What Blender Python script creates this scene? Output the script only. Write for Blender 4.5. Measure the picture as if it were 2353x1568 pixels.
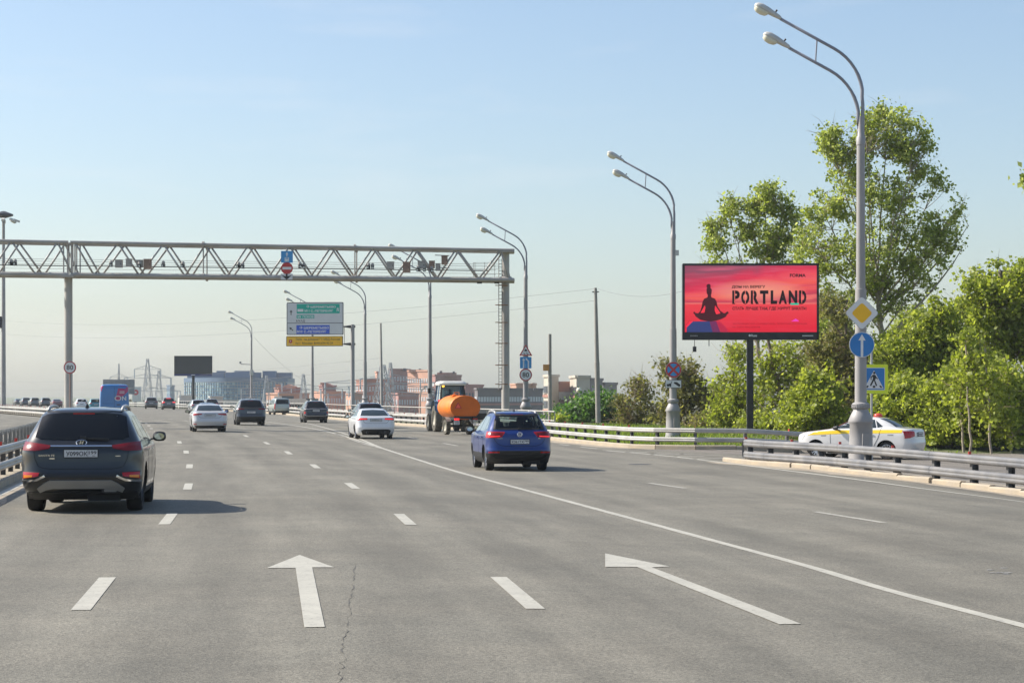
import bpy, bmesh, math, random
import numpy as np
from mathutils import Vector, Matrix

random.seed(7)
SC = bpy.context.scene
COL = SC.collection
for o in list(bpy.data.objects):
    bpy.data.objects.remove(o)

# ------------------------------------------------------------------ camera
F, CX, HY, CAMH = 4900.0, 1176.0, 910.0, 1.85     # focal length, centre, horizon in picture units (2352 wide)
cam_d = bpy.data.cameras.new('camera')
cam_d.sensor_width = 36.0
cam_d.lens = F / 2352.0 * 36.0
cam_d.shift_y = (HY - 784.0) / 2352.0
cam_d.clip_start = 0.5
cam_d.clip_end = 20000.0
cam = bpy.data.objects.new('camera', cam_d)
COL.objects.link(cam)
cam.location = (0, 0, CAMH)
cam.rotation_euler = (math.radians(90), 0, 0)
SC.camera = cam

# ------------------------------------------------------------------ sky, sun, exposure
SUN_EL, SUN_AHEAD = math.radians(39), math.radians(14)
world = bpy.data.worlds.new('World')
SC.world = world
world.use_nodes = True
wn = world.node_tree
wn.nodes.clear()
sky = wn.nodes.new('ShaderNodeTexSky')
sky.sky_type = 'NISHITA'
sky.sun_disc = False
sky.sun_elevation = SUN_EL
sky.sun_rotation = math.radians(-76)
sky.altitude = 150
sky.air_density = 1.0
sky.dust_density = 1.65
sky.ozone_density = 2.2
bg = wn.nodes.new('ShaderNodeBackground')
bg.inputs['Strength'].default_value = 0.120
wo = wn.nodes.new('ShaderNodeOutputWorld')
# faint wisps of summer cloud all round, low over the horizon
tcw = wn.nodes.new('ShaderNodeTexCoord'); mpw = wn.nodes.new('ShaderNodeMapping'); mpw.inputs['Scale'].default_value = (5, 5, 32); mpw.inputs['Location'].default_value = (1.7, .4, 0)
wn.links.new(tcw.outputs['Generated'], mpw.inputs['Vector'])
nzw = wn.nodes.new('ShaderNodeTexNoise'); nzw.inputs['Scale'].default_value = 1.6; nzw.inputs['Detail'].default_value = 7; nzw.inputs['Roughness'].default_value = .58
wn.links.new(mpw.outputs[0], nzw.inputs['Vector'])
rmw = wn.nodes.new('ShaderNodeMapRange'); rmw.inputs['From Min'].default_value = .56; rmw.inputs['From Max'].default_value = .78; rmw.inputs['To Max'].default_value = .16
wn.links.new(nzw.outputs['Fac'], rmw.inputs['Value'])
mxw = wn.nodes.new('ShaderNodeMixRGB'); mxw.inputs['Color2'].default_value = (5.9, 5.75, 5.7, 1)
wn.links.new(rmw.outputs[0], mxw.inputs['Fac']); wn.links.new(sky.outputs[0], mxw.inputs['Color1'])
wn.links.new(mxw.outputs[0], bg.inputs['Color'])
wn.links.new(bg.outputs[0], wo.inputs['Surface'])

sun_d = bpy.data.lights.new('sun', 'SUN')
sun_d.energy = 5.0
sun_d.angle = math.radians(0.55)
sun_d.color = (1.0, 0.94, 0.85)
sun = bpy.data.objects.new('sun', sun_d)
COL.objects.link(sun)
sun_dir = Vector((-math.cos(SUN_AHEAD) * math.cos(SUN_EL), math.sin(SUN_AHEAD) * math.cos(SUN_EL), math.sin(SUN_EL)))
sun.rotation_euler = (-sun_dir).to_track_quat('-Z', 'Y').to_euler()
sun.location = (-60, 60, 80)

SC.view_settings.view_transform = 'Standard'
SC.view_settings.look = 'None'
SC.view_settings.exposure = 0.50
SC.view_settings.gamma = 1.0
SC.view_settings.use_curve_mapping = False
SC.render.engine = 'CYCLES'
SC.cycles.use_denoising = True
try:
    SC.cycles.denoiser = 'OPENIMAGEDENOISE'
    SC.cycles.denoising_input_passes = 'RGB_ALBEDO_NORMAL'
except Exception:
    pass
SC.cycles.max_bounces = 8
SC.cycles.diffuse_bounces = 4
SC.cycles.glossy_bounces = 3
SC.cycles.transmission_bounces = 4
SC.cycles.transparent_max_bounces = 12
SC.cycles.volume_bounces = 1
SC.cycles.caustics_reflective = False
SC.cycles.caustics_refractive = False

# ------------------------------------------------------------------ helpers
def L1(c):
    c /= 255.0
    return c / 12.92 if c <= 0.04045 else ((c + 0.055) / 1.055) ** 2.4

def rgb(r, g, b):
    return (L1(r), L1(g), L1(b), 1.0)

def g3(v):
    return (v, v, v, 1.0)

MATS = {}
def mat(name, color, rough=0.5, metal=0.0, var=0.0, scale=3.0, bump=0.0, bscale=40.0, coat=0.0, emit=0.0, spec=0.5, tint=None, tamt=0.0, tscale=0.6):
    """procedural material: colour with noise variation, optional second colour in patches, bump"""
    if name in MATS:
        return MATS[name]
    m = bpy.data.materials.new(name)
    MATS[name] = m
    m.use_nodes = True
    nt = m.node_tree
    b = nt.nodes['Principled BSDF']
    b.inputs['Roughness'].default_value = rough
    b.inputs['Metallic'].default_value = metal
    b.inputs['Specular IOR Level'].default_value = spec
    if coat:
        b.inputs['Coat Weight'].default_value = coat
        b.inputs['Coat Roughness'].default_value = 0.04
    tc = nt.nodes.new('ShaderNodeTexCoord')
    src = None
    rg = nt.nodes.new('ShaderNodeRGB'); rg.outputs[0].default_value = color
    src = rg.outputs[0]
    if tint is not None:
        n2 = nt.nodes.new('ShaderNodeTexNoise'); n2.inputs['Scale'].default_value = tscale; n2.inputs['Detail'].default_value = 6
        nt.links.new(tc.outputs['Object'], n2.inputs['Vector'])
        r2 = nt.nodes.new('ShaderNodeValToRGB'); r2.color_ramp.elements[0].position = 0.5 - 0.18; r2.color_ramp.elements[1].position = 0.5 + 0.18
        r2.color_ramp.elements[0].color = (0, 0, 0, 1); r2.color_ramp.elements[1].color = (tamt, tamt, tamt, 1)
        nt.links.new(n2.outputs['Fac'], r2.inputs['Fac'])
        mx = nt.nodes.new('ShaderNodeMixRGB'); mx.inputs['Color2'].default_value = tint
        nt.links.new(r2.outputs['Color'], mx.inputs['Fac']); nt.links.new(src, mx.inputs['Color1'])
        src = mx.outputs[0]
    if var > 0:
        n = nt.nodes.new('ShaderNodeTexNoise'); n.inputs['Scale'].default_value = scale; n.inputs['Detail'].default_value = 5
        nt.links.new(tc.outputs['Object'], n.inputs['Vector'])
        mr = nt.nodes.new('ShaderNodeMapRange'); mr.inputs['From Min'].default_value = 0.25; mr.inputs['From Max'].default_value = 0.75
        mr.inputs['To Min'].default_value = 1 - var; mr.inputs['To Max'].default_value = 1 + var
        nt.links.new(n.outputs['Fac'], mr.inputs['Value'])
        hs = nt.nodes.new('ShaderNodeHueSaturation')
        nt.links.new(mr.outputs[0], hs.inputs['Value']); nt.links.new(src, hs.inputs['Color'])
        src = hs.outputs[0]
    nt.links.new(src, b.inputs['Base Color'])
    if emit > 0:
        nt.links.new(src, b.inputs['Emission Color'])
        b.inputs['Emission Strength'].default_value = emit
    if bump > 0:
        nb = nt.nodes.new('ShaderNodeTexNoise'); nb.inputs['Scale'].default_value = bscale; nb.inputs['Detail'].default_value = 4
        nt.links.new(tc.outputs['Object'], nb.inputs['Vector'])
        bp = nt.nodes.new('ShaderNodeBump'); bp.inputs['Strength'].default_value = bump; bp.inputs['Distance'].default_value = 0.02
        nt.links.new(nb.outputs['Fac'], bp.inputs['Height']); nt.links.new(bp.outputs[0], b.inputs['Normal'])
    return m

class MB:
    """collects geometry for ONE mesh object"""
    def __init__(s):
        s.v, s.f, s.m = [], [], []
    def add(s, vs, fs, mi=0, M=None):
        o = len(s.v)
        if M is not None:
            vs = [M @ Vector(p) for p in vs]
        s.v.extend([tuple(p) for p in vs])
        for f in fs:
            s.f.append(tuple(i + o for i in f)); s.m.append(mi)
        return s
    def box(s, c, d, mi=0, rz=0.0, M=None):
        x, y, z = d[0] / 2, d[1] / 2, d[2] / 2
        vs = [Vector((a * x, b * y, e * z)) for e in (-1, 1) for a, b in ((-1, -1), (1, -1), (1, 1), (-1, 1))]
        if rz:
            R = Matrix.Rotation(rz, 3, 'Z'); vs = [R @ p for p in vs]
        vs = [p + Vector(c) for p in vs]
        return s.add(vs, [(3, 2, 1, 0), (4, 5, 6, 7), (0, 1, 5, 4), (1, 2, 6, 5), (2, 3, 7, 6), (3, 0, 4, 7)], mi, M)
    def beam(s, p0, p1, w, h=None, mi=0):
        """box bar between two points"""
        p0, p1 = Vector(p0), Vector(p1); h = h or w
        d = (p1 - p0)
        if d.length < 1e-6: return s
        q = d.to_track_quat('Y', 'Z')
        M = Matrix.Translation((p0 + p1) / 2) @ q.to_matrix().to_4x4()
        return s.box((0, 0, 0), (w, d.length, h), mi, 0, M)
    def tube(s, pts, rad, n=8, mi=0, cap=True):
        pts = [Vector(p) for p in pts]
        if not hasattr(rad, '__len__'): rad = [rad] * len(pts)
        o = len(s.v)
        up = None
        for i, p in enumerate(pts):
            if i == 0: t = pts[1] - pts[0]
            elif i == len(pts) - 1: t = pts[-1] - pts[-2]
            else: t = (pts[i + 1] - pts[i - 1])
            t.normalize()
            if up is None:
                up = Vector((0, 0, 1)) if abs(t.z) < 0.9 else Vector((1, 0, 0))
            a = t.cross(up)
            if a.length < 1e-4: a = t.cross(Vector((0.3, 1, 0.2)))
            a.normalize(); b = a.cross(t); up = b
            for k in range(n):
                an = 2 * math.pi * k / n
                s.v.append(tuple(p + (a * math.cos(an) + b * math.sin(an)) * rad[i]))
        for i in range(len(pts) - 1):
            for k in range(n):
                k2 = (k + 1) % n
                s.f.append((o + i * n + k, o + i * n + k2, o + (i + 1) * n + k2, o + (i + 1) * n + k)); s.m.append(mi)
        if cap:
            s.f.append(tuple(o + k for k in range(n))[::-1]); s.m.append(mi)
            e = o + (len(pts) - 1) * n
            s.f.append(tuple(e + k for k in range(n))); s.m.append(mi)
        return s
    def lathe(s, prof, n=20, mi=0, M=None, axis='Z', cap=True):
        """prof: (radius, height) pairs turned round an axis"""
        vs, fs = [], []
        for r, h in prof:
            for k in range(n):
                a = 2 * math.pi * k / n
                if axis == 'Z': vs.append(Vector((r * math.cos(a), r * math.sin(a), h)))
                elif axis == 'X': vs.append(Vector((h, r * math.cos(a), r * math.sin(a))))
                else: vs.append(Vector((r * math.cos(a), h, r * math.sin(a))))
        for i in range(len(prof) - 1):
            for k in range(n):
                k2 = (k + 1) % n
                fs.append((i * n + k, i * n + k2, (i + 1) * n + k2, (i + 1) * n + k))
        if cap:
            fs.append(tuple(range(n))[::-1]); fs.append(tuple((len(prof) - 1) * n + k for k in range(n)))
        return s.add(vs, fs, mi, M)
    def prism(s, pts, y0, y1, mi=0, M=None):
        """outline in local x,z extruded from y0 (front) to y1"""
        n = len(pts)
        vs = [Vector((x, y0, z)) for x, z in pts] + [Vector((x, y1, z)) for x, z in pts]
        fs = [tuple(range(n)), tuple(range(2 * n - 1, n - 1, -1))]
        fs += [(i, i + n, (i + 1) % n + n, (i + 1) % n) for i in range(n)]
        return s.add(vs, fs, mi, M)
    def sheet(s, pts, y, mi=0):
        return s.add([(x, y, z) for x, z in pts], [tuple(range(len(pts)))], mi)
    def build(s, name, mats, parent=None, smooth=False, angle=None):
        me = bpy.data.meshes.new(name)
        me.from_pydata(s.v, [], s.f)
        if not isinstance(mats, (list, tuple)): mats = [mats]
        for m in mats: me.materials.append(m)
        if len(mats) > 1: me.polygons.foreach_set('material_index', s.m)
        if smooth:
            me.polygons.foreach_set('use_smooth', [True] * len(me.polygons))
        me.update()
        if smooth and angle:
            try: me.set_sharp_from_angle(angle=math.radians(angle))
            except Exception: pass
        o = bpy.data.objects.new(name, me)
        COL.objects.link(o)
        if parent is not None: o.parent = parent
        return o

def tag(o, label=None, cat=None, group=None, kind=None):
    if label: o['label'] = label
    if cat: o['category'] = cat
    if group: o['group'] = group
    if kind: o['kind'] = kind
    return o

def thing(name, label, cat, loc=(0, 0, 0), rz=0.0, group=None):
    o = bpy.data.objects.new(name, None)
    o.empty_display_size = 0.3
    COL.objects.link(o)
    o.location = loc; o.rotation_euler = (0, 0, rz)
    return tag(o, label, cat, group)

def inst(o, name=None, parent=None, loc=None, rot=None):
    """copy of one mesh object sharing its mesh"""
    c = o.copy(); COL.objects.link(c)
    if name: c.name = name
    if parent is not None: c.parent = parent
    if loc is not None: c.location = loc
    if rot is not None: c.rotation_euler = rot
    return c

def kids(o):
    return [c for c in KID.get(o.name, [])] if False else list(o.children)

def copy_tree(root, loc, rz, label=None, scale=None):
    def rec(o, par):
        c = o.copy(); COL.objects.link(c); c.parent = par
        for ch in list(o.children): rec(ch, c)
        return c
    r = rec(root, None)
    r.location = loc; r.rotation_euler = (0, 0, rz)
    if scale: r.scale = (scale,) * 3
    if label: r['label'] = label
    return r

# text outlines as mesh data (built-in font)
TXT = {}
def text_geo(t, off=0.0):
    k = (t, off)
    if k in TXT: return TXT[k]
    cu = bpy.data.curves.new('txt', 'FONT')
    cu.body = t; cu.size = 1.0; cu.resolution_u = 3; cu.offset = off
    ob = bpy.data.objects.new('txt', cu); COL.objects.link(ob)
    bpy.context.view_layer.update()
    me = ob.to_mesh()
    vs = [tuple(v.co) for v in me.vertices]; fs = [tuple(p.vertices) for p in me.polygons]
    ob.to_mesh_clear()
    bpy.data.objects.remove(ob); bpy.data.curves.remove(cu)
    xs = [v[0] for v in vs] or [0]; ys = [v[1] for v in vs] or [0]
    TXT[k] = (vs, fs, min(xs), max(xs), min(ys), max(ys))
    return TXT[k]

def text_to(mb, t, x, z, h, y, mi=0, w=None, align='L', off=0.0, slant=0.0):
    """write text in the local x,z plane at depth y: cap height h, optionally fitted to width w"""
    vs, fs, x0, x1, y0, y1 = text_geo(t, off)
    sc = h / 0.73 if not vs else h / max(y1 - max(y0, 0), 0.3)
    tw = (x1 - x0) * sc
    sx = sc * (w / tw) if w else sc
    tw = (x1 - x0) * sx
    ox = x - (0 if align == 'L' else tw / 2 if align == 'C' else tw)
    mb.add([(ox + (v[0] - x0) * sx + slant * v[1] * sc, y, z + v[1] * sc) for v in vs], fs, mi)

# ------------------------------------------------------------------ road frame and ground height
def lerp_tab(tab, v):
    if v <= tab[0][0]:
        a, b = tab[0], tab[1]
    elif v >= tab[-1][0]:
        a, b = tab[-2], tab[-1]
    else:
        for i in range(len(tab) - 1):
            if tab[i][0] <= v <= tab[i + 1][0]:
                a, b = tab[i], tab[i + 1]; break
    t = (v - a[0]) / (b[0] - a[0])
    return a[1] + (b[1] - a[1]) * t

def sm(a, b, v):
    t = max(0.0, min(1.0, (v - a) / (b - a)))
    return t * t * (3 - 2 * t)

def pchip_tab(pts):
    """smooth monotone-ish interpolation through points (x,y)"""
    xs = [p[0] for p in pts]; ys = [p[1] for p in pts]; n = len(xs)
    h = [xs[i + 1] - xs[i] for i in range(n - 1)]
    d = [(ys[i + 1] - ys[i]) / h[i] for i in range(n - 1)]
    m = [d[0]] + [0.0] * (n - 2) + [d[-1]]
    for i in range(1, n - 1):
        if d[i - 1] * d[i] > 0:
            w1, w2 = 2 * h[i] + h[i - 1], h[i] + 2 * h[i - 1]
            m[i] = (w1 + w2) / (w1 / d[i - 1] + w2 / d[i])
    def f(x):
        if x <= xs[0]: return ys[0] + m[0] * (x - xs[0])
        if x >= xs[-1]: return ys[-1] + m[-1] * (x - xs[-1])
        i = 0
        while x > xs[i + 1]: i += 1
        t = (x - xs[i]) / h[i]
        return ((2 * t ** 3 - 3 * t * t + 1) * ys[i] + (t ** 3 - 2 * t * t + t) * h[i] * m[i]
                + (-2 * t ** 3 + 3 * t * t) * ys[i + 1] + (t ** 3 - t * t) * h[i] * m[i + 1])
    return f

_ref_far = pchip_tab([(0, 0.1), (40, 0.1 - 4.6 - 0.58), (80, 0.1 - 9.2 - 2.3), (120, .1 - 13.8 - 5.2), (160, -26.6), (244, -52.5), (400, -100), (600, -180), (900, -330)])
def ref(Y):
    """x of the road's reference line (left of the camera's lane, lateral 0)"""
    if Y < 110: return 0.1 - 0.115 * Y - 0.00036 * Y * Y
    return _ref_far(Y)
OUTER = pchip_tab([(40, 17.5), (66, 11.5), (70, 10.0), (76.4, 7.3), (82.4, 5.2), (89, 3.75), (102, 1.6), (128, -2.6), (152, -8.2), (185, -14.6), (202, -18.2), (249, -27.5), (302, -41), (382, -64), (441, -82), (600, -140), (900, -270)])

def zg(X, Y):
    """ground height of the road surface: crossfall to the right, side road lower"""
    lat = X - ref(Y)
    d = 0.15 * sm(1.5, 7.5, lat) + 0.25 * sm(8.2, 12.8, X) * (1 - sm(86, 100, Y))
    return -d

def G(x, y, h=0.0):
    """picture position -> point on the ground (or h above it)"""
    d = 0.0
    for _ in range(14):
        Z = F * (CAMH - h - d) / (y - HY)
        X = (x - CX) * Z / F
        d = zg(X, Z)
    return Vector((X, Z, d + h))

def P(x, y, Z):
    """picture position at depth Z -> point"""
    return Vector(((x - CX) * Z / F, Z, CAMH + (HY - y) * Z / F))

def at(x, Z):
    X = (x - CX) * Z / F
    return Vector((X, Z, zg(X, Z)))

def heading(Y, off=0.0):
    """rotation about z that turns local +y along the road"""
    dx = (ref(Y + 4) - ref(Y - 4)) / 8 + off
    return math.atan2(-dx, 1.0)
# ------------------------------------------------------------------ road materials
def asphalt(name, base, warm, lane_tracks=True):
    m = bpy.data.materials.new(name); m.use_nodes = True
    nt = m.node_tree; N = nt.nodes; Lk = nt.links
    b = N['Principled BSDF']; b.inputs['Roughness'].default_value = 0.78; b.inputs['Specular IOR Level'].default_value = 0.35
    tc = N.new('ShaderNodeTexCoord'); uv = N.new('ShaderNodeUVMap')
    def noise(scale, detail, vec, rough=0.6):
        n = N.new('ShaderNodeTexNoise'); n.inputs['Scale'].default_value = scale; n.inputs['Detail'].default_value = detail; n.inputs['Roughness'].default_value = rough
        Lk.new(vec, n.inputs['Vector']); return n.outputs['Fac']
    def mr(val, a, bb, c, d):
        n = N.new('ShaderNodeMapRange'); Lk.new(val, n.inputs['Value'])
        for k, q in zip(('From Min', 'From Max', 'To Min', 'To Max'), (a, bb, c, d)): n.inputs[k].default_value = q
        return n.outputs[0]
    def mul(a, c):
        n = N.new('ShaderNodeMath'); n.operation = 'MULTIPLY'; Lk.new(a, n.inputs[0])
        if isinstance(c, float): n.inputs[1].default_value = c
        else: Lk.new(c, n.inputs[1])
        return n.outputs[0]
    obj = tc.outputs['Object']
    vo = N.new('ShaderNodeTexVoronoi'); vo.inputs['Scale'].default_value = 75; Lk.new(obj, vo.inputs['Vector'])
    sep = N.new('ShaderNodeSeparateColor'); Lk.new(vo.outputs['Color'], sep.inputs[0])
    fine = mr(sep.outputs[0], 0, 1, 0.62, 1.42)                       # stone chips
    fine2 = mr(noise(170, 3, obj), 0.3, 0.7, 0.72, 1.28)
    mp = N.new('ShaderNodeMapping'); mp.inputs['Scale'].default_value = (1.3, 0.10, 1); Lk.new(uv.outputs[0], mp.inputs['Vector'])
    streak = mr(noise(1.0, 5, mp.outputs[0]), 0.3, 0.7, 0.80, 1.16)      # long streaks along the lanes
    patch = mr(noise(0.22, 6, obj), 0.3, 0.7, 0.84, 1.12)
    blot = mr(noise(2.2, 6, obj), 0.3, 0.72, 0.92, 1.07)
    v = mul(mul(mul(mul(fine, fine2), streak), patch), blot)
    if lane_tracks:
        sx = N.new('ShaderNodeSeparateXYZ'); Lk.new(uv.outputs[0], sx.inputs[0])
        a = N.new('ShaderNodeMath'); a.operation = 'SINE'
        Lk.new(mul(sx.outputs[0], 2 * math.pi * 2 / 3.75), a.inputs[0])
        v = mul(v, mr(a.outputs[0], -1, 1, 0.91, 1.05))
    c1 = N.new('ShaderNodeMixRGB'); c1.inputs['Color1'].default_value = base; c1.inputs['Color2'].default_value = warm
    Lk.new(mr(noise(0.5, 5, obj), 0.35, 0.65, 0, 1), c1.inputs['Fac'])
    hs = N.new('ShaderNodeHueSaturation'); Lk.new(c1.outputs[0], hs.inputs['Color']); Lk.new(v, hs.inputs['Value'])
    Lk.new(hs.outputs[0], b.inputs['Base Color'])
    bp = N.new('ShaderNodeBump'); bp.inputs['Strength'].default_value = 0.5; bp.inputs['Distance'].default_value = 0.006
    Lk.new(vo.outputs['Distance'], bp.inputs['Height']); Lk.new(bp.outputs[0], b.inputs['Normal'])
    return m

M_ROAD = asphalt('asphalt', (0.170, 0.158, 0.126, 1), (0.191, 0.175, 0.138, 1))
M_SIDE = asphalt('side_asphalt', (0.19, 0.168, 0.142, 1), (0.22, 0.195, 0.163, 1), False)

def paint_mat(name, col, under, wear):
    m = bpy.data.materials.new(name); m.use_nodes = True
    nt = m.node_tree; b = nt.nodes['Principled BSDF']; b.inputs['Roughness'].default_value = 0.6
    tc = nt.nodes.new('ShaderNodeTexCoord')
    n = nt.nodes.new('ShaderNodeTexNoise'); n.inputs['Scale'].default_value = 14; n.inputs['Detail'].default_value = 9; n.inputs['Roughness'].default_value = 0.72
    nt.links.new(tc.outputs['Object'], n.inputs['Vector'])
    r = nt.nodes.new('ShaderNodeValToRGB'); r.color_ramp.elements[0].position = wear - 0.05; r.color_ramp.elements[1].position = wear + 0.05
    r.color_ramp.elements[0].color = under; r.color_ramp.elements[1].color = col
    nt.links.new(n.outputs['Fac'], r.inputs['Fac'])
    n2 = nt.nodes.new('ShaderNodeTexNoise'); n2.inputs['Scale'].default_value = 2.5; n2.inputs['Detail'].default_value = 6
    nt.links.new(tc.outputs['Object'], n2.inputs['Vector'])
    mr = nt.nodes.new('ShaderNodeMapRange'); mr.inputs['From Min'].default_value = .3; mr.inputs['From Max'].default_value = .7; mr.inputs['To Min'].default_value = .86; mr.inputs['To Max'].default_value = 1.06
    nt.links.new(n2.outputs['Fac'], mr.inputs['Value'])
    hs = nt.nodes.new('ShaderNodeHueSaturation'); nt.links.new(r.outputs[0], hs.inputs['Color']); nt.links.new(mr.outputs[0], hs.inputs['Value'])
    nt.links.new(hs.outputs[0], b.inputs['Base Color'])
    return m
M_PAINT = paint_mat('road_paint', (0.46, 0.435, 0.36, 1), (0.21, 0.195, 0.16, 1), 0.395)
M_PAINT_OLD = paint_mat('worn_road_paint', (0.41, 0.385, 0.32, 1), (0.2, 0.185, 0.15, 1), 0.43)

# ------------------------------------------------------------------ terrain
def med(Y):
    """x of the median barrier that faces our carriageway"""
    return ref(Y) - 5.2

def ground_z(X, Y):
    z = zg(X, Y) - 0.045
    out = OUTER(Y) if Y > 66 else 40.0
    far = sm(130, 230, Y)
    rise = 9.5 * sm(1100, 2600, Y)
    z -= 9.0 * sm(4, 34, X - out) * far
    z -= 9.0 * sm(4, 34, (med(Y) - 19) - X) * sm(40, 160, Y)
    # bank behind the rail rises slightly towards the trees
    z += 0.35 * sm(1.5, 8, X - out) * (1 - far) * sm(84, 92, Y)
    return z + rise

xs = sorted(set([-2000, -1200, -800, -600] + list(range(-480, 320, 8)) + [i * 2 for i in range(-30, 30)] + [340, 420, 600, 900, 1500, 2000]))
ys = sorted(set([-60, -20] + list(range(0, 140, 3)) + list(range(140, 700, 10)) + [740, 800, 900, 1100, 1400, 1800, 2200, 2600, 3000]))
gm = MB()
for Y in ys:
    for X in xs:
        gm.v.append((X, Y, ground_z(X, Y)))
nx = len(xs)
for j in range(len(ys) - 1):
    for i in range(nx - 1):
        gm.f.append((j * nx + i, j * nx + i + 1, (j + 1) * nx + i + 1, (j + 1) * nx + i)); gm.m.append(0)
M_EARTH = mat('earth_and_grass', (0.085, 0.12, 0.035, 1), 0.95, var=0.35, scale=2.5, tint=(0.20, 0.16, 0.10, 1), tamt=0.9, tscale=0.35, bump=0.6, bscale=6)
ground = gm.build('ground', M_EARTH, smooth=True); tag(ground, kind='structure')

def strip(name, left, right, ya, yb, dz, material, step=2.0, parent=None, nx=8, latuv=True):
    """sheet between two edge functions following the ground"""
    m = MB(); uvs = []
    n = max(2, int((yb - ya) / step)); row = []
    for j in range(n + 1):
        Y = ya + (yb - ya) * j / n
        a, b = left(Y), right(Y)
        for i in range(nx + 1):
            X = a + (b - a) * i / nx
            m.v.append((X, Y, zg(X, Y) + dz)); uvs.append((X - ref(Y), Y))
    for j in range(n):
        for i in range(nx):
            k = j * (nx + 1) + i
            m.f.append((k, k + 1, k + nx + 2, k + nx + 1)); m.m.append(0)
    o = m.build(name, material, parent, smooth=True)
    ul = o.data.uv_layers.new(name='UVMap')
    li = np.zeros(len(o.data.loops), dtype=np.int32); o.data.loops.foreach_get('vertex_index', li)
    ul.data.foreach_set('uv', np.array(uvs, dtype=np.float32)[li].ravel())
    return o

# right kerb of the main carriageway (under the near barrier), from G() readings
KERB_B = [G(1672, 1060.5), G(1700, 1064), G(1847, 1076), G(2008, 1094.5), G(2168, 1113.5), G(2352, 1138.5)]
_e, _d = KERB_B[-1], (KERB_B[-1] - KERB_B[-3]).normalized()
KB = pchip_tab(sorted([(p.y, p.x) for p in KERB_B] + [((_e + _d * t).y, (_e + _d * t).x) for t in (6.0, 14.0, 30.0)]))
YB_START = KERB_B[0].y
def road_right(Y):
    if Y < YB_START: return KB(Y)
    t = sm(YB_START, YB_START + 10, Y)
    return KB(YB_START) * (1 - t) + (OUTER(Y) - 0.55) * t if Y < YB_START + 10 else OUTER(Y) - 0.55
road = strip('road', lambda Y: med(Y) + 0.35, road_right, -12, 900, 0.0, M_ROAD, step=1.5, nx=26)
tag(road, kind='structure')
opp = strip('opposite_carriageway', lambda Y: med(Y) - 19.0, lambda Y: med(Y) - 1.9, 10, 900, 0.0, M_ROAD, step=2.5, nx=8)
tag(opp, kind='structure')
median = strip('median_strip', lambda Y: med(Y) - 1.92, lambda Y: med(Y) + 0.36, 5, 900, 0.09,
               mat('median_dirt', (0.33, 0.28, 0.20, 1), 0.95, var=0.25, scale=2.0, bump=0.4, bscale=9), step=2.0, nx=3)
tag(median, kind='structure')
side = strip('side_road', lambda Y: (KB(Y) - 0.3) if Y < YB_START else max(min(KB(YB_START), OUTER(Y) - 9), OUTER(Y) - 12) if Y < 66 else OUTER(Y) - 7.5,
             lambda Y: 60 if Y < 82 else 60 + (OUTER(Y) - 60) * sm(82, 88, Y) - 0.4, 20, 92, -0.012, M_SIDE, step=1.0, nx=24)
tag(side, kind='structure')

# dusty shoulders and sand along the kerbs
M_DUST = mat('kerb_dust', (0.40, 0.335, 0.245, 1), 0.95, var=0.18, scale=3, tint=(0.24, 0.21, 0.17, 1), tamt=0.7, tscale=0.8, bump=0.3, bscale=15)
d1 = strip('dust_strip', lambda Y: KB(Y) - 0.62 - 0.10 * math.sin(Y * 1.3) - 0.05 * math.sin(Y * 3.7), lambda Y: KB(Y) + 0.02, 12, YB_START - 0.2, 0.003, M_DUST, 0.5, road, 4)
d2 = strip('dust_strip', lambda Y: OUTER(Y) - 1.25 - 0.12 * math.sin(Y * 0.9) - 0.05 * math.sin(Y * 2.7), lambda Y: OUTER(Y) - 0.5, 82, 330, 0.003, M_DUST, 0.8, road, 4)
d3 = strip('dust_strip', lambda Y: med(Y) + 0.3, lambda Y: med(Y) + 0.95 + 0.12 * math.sin(Y * 0.9), 20, 250, 0.003, M_DUST, 0.8, road, 4)
for d in (d1, d2, d3): tag(d, kind='structure')

# ------------------------------------------------------------------ road markings (parts of the road)
def ground_poly(m, pts, dz=0.005):
    o = len(m.v)
    for p in pts: m.v.append((p[0], p[1], zg(p[0], p[1]) + dz))
    m.f.append(tuple(range(o, o + len(pts)))); m.m.append(0)

def ribbon(name, pts, w, material, jag=0.0, dz=0.005):
    """painted line of width w through ground points"""
    m = MB(); L = []
    for i, p in enumerate(pts):
        a = pts[max(0, i - 1)]; b = pts[min(len(pts) - 1, i + 1)]
        t = Vector((b[0] - a[0], b[1] - a[1], 0)).normalized(); n = Vector((t.y, -t.x, 0))
        j = random.uniform(-jag, jag)
        for s in (-1, 1):
            q = Vector((p[0], p[1], 0)) + n * s * (w / 2 + j)
            m.v.append((q.x, q.y, zg(q.x, q.y) + dz))
    for i in range(len(pts) - 1):
        m.f.append((2 * i, 2 * i + 1, 2 * i + 3, 2 * i + 2)); m.m.append(0)
    return m.build(name, material, road)

def px_line(pp, step=0.8):
    """smooth ground line through picture positions"""
    g = sorted([G(x, y) for x, y in pp], key=lambda p: p.y)
    f = pchip_tab([(p.y, p.x) for p in g])
    n = max(2, int((g[-1].y - g[0].y) / step))
    return [(f(g[0].y + (g[-1].y - g[0].y) * i / n), g[0].y + (g[-1].y - g[0].y) * i / n) for i in range(n + 1)]

def dash(px, py0, px1, py1, w=0.15, material=None):
    """dash between two picture positions (near end, far end)"""
    a, b = G(px, py0), G(px1, py1)
    n = 4
    pts = [(a.x + (b.x - a.x) * i / n, a.y + (b.y - a.y) * i / n) for i in range(n + 1)]
    return ribbon('lane_dash', pts, w, material or M_PAINT)

def lat_line(lat, ya, yb, n=6):
    return [(ref(ya + (yb - ya) * i / n) + lat, ya + (yb - ya) * i / n) for i in range(n + 1)]

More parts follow.
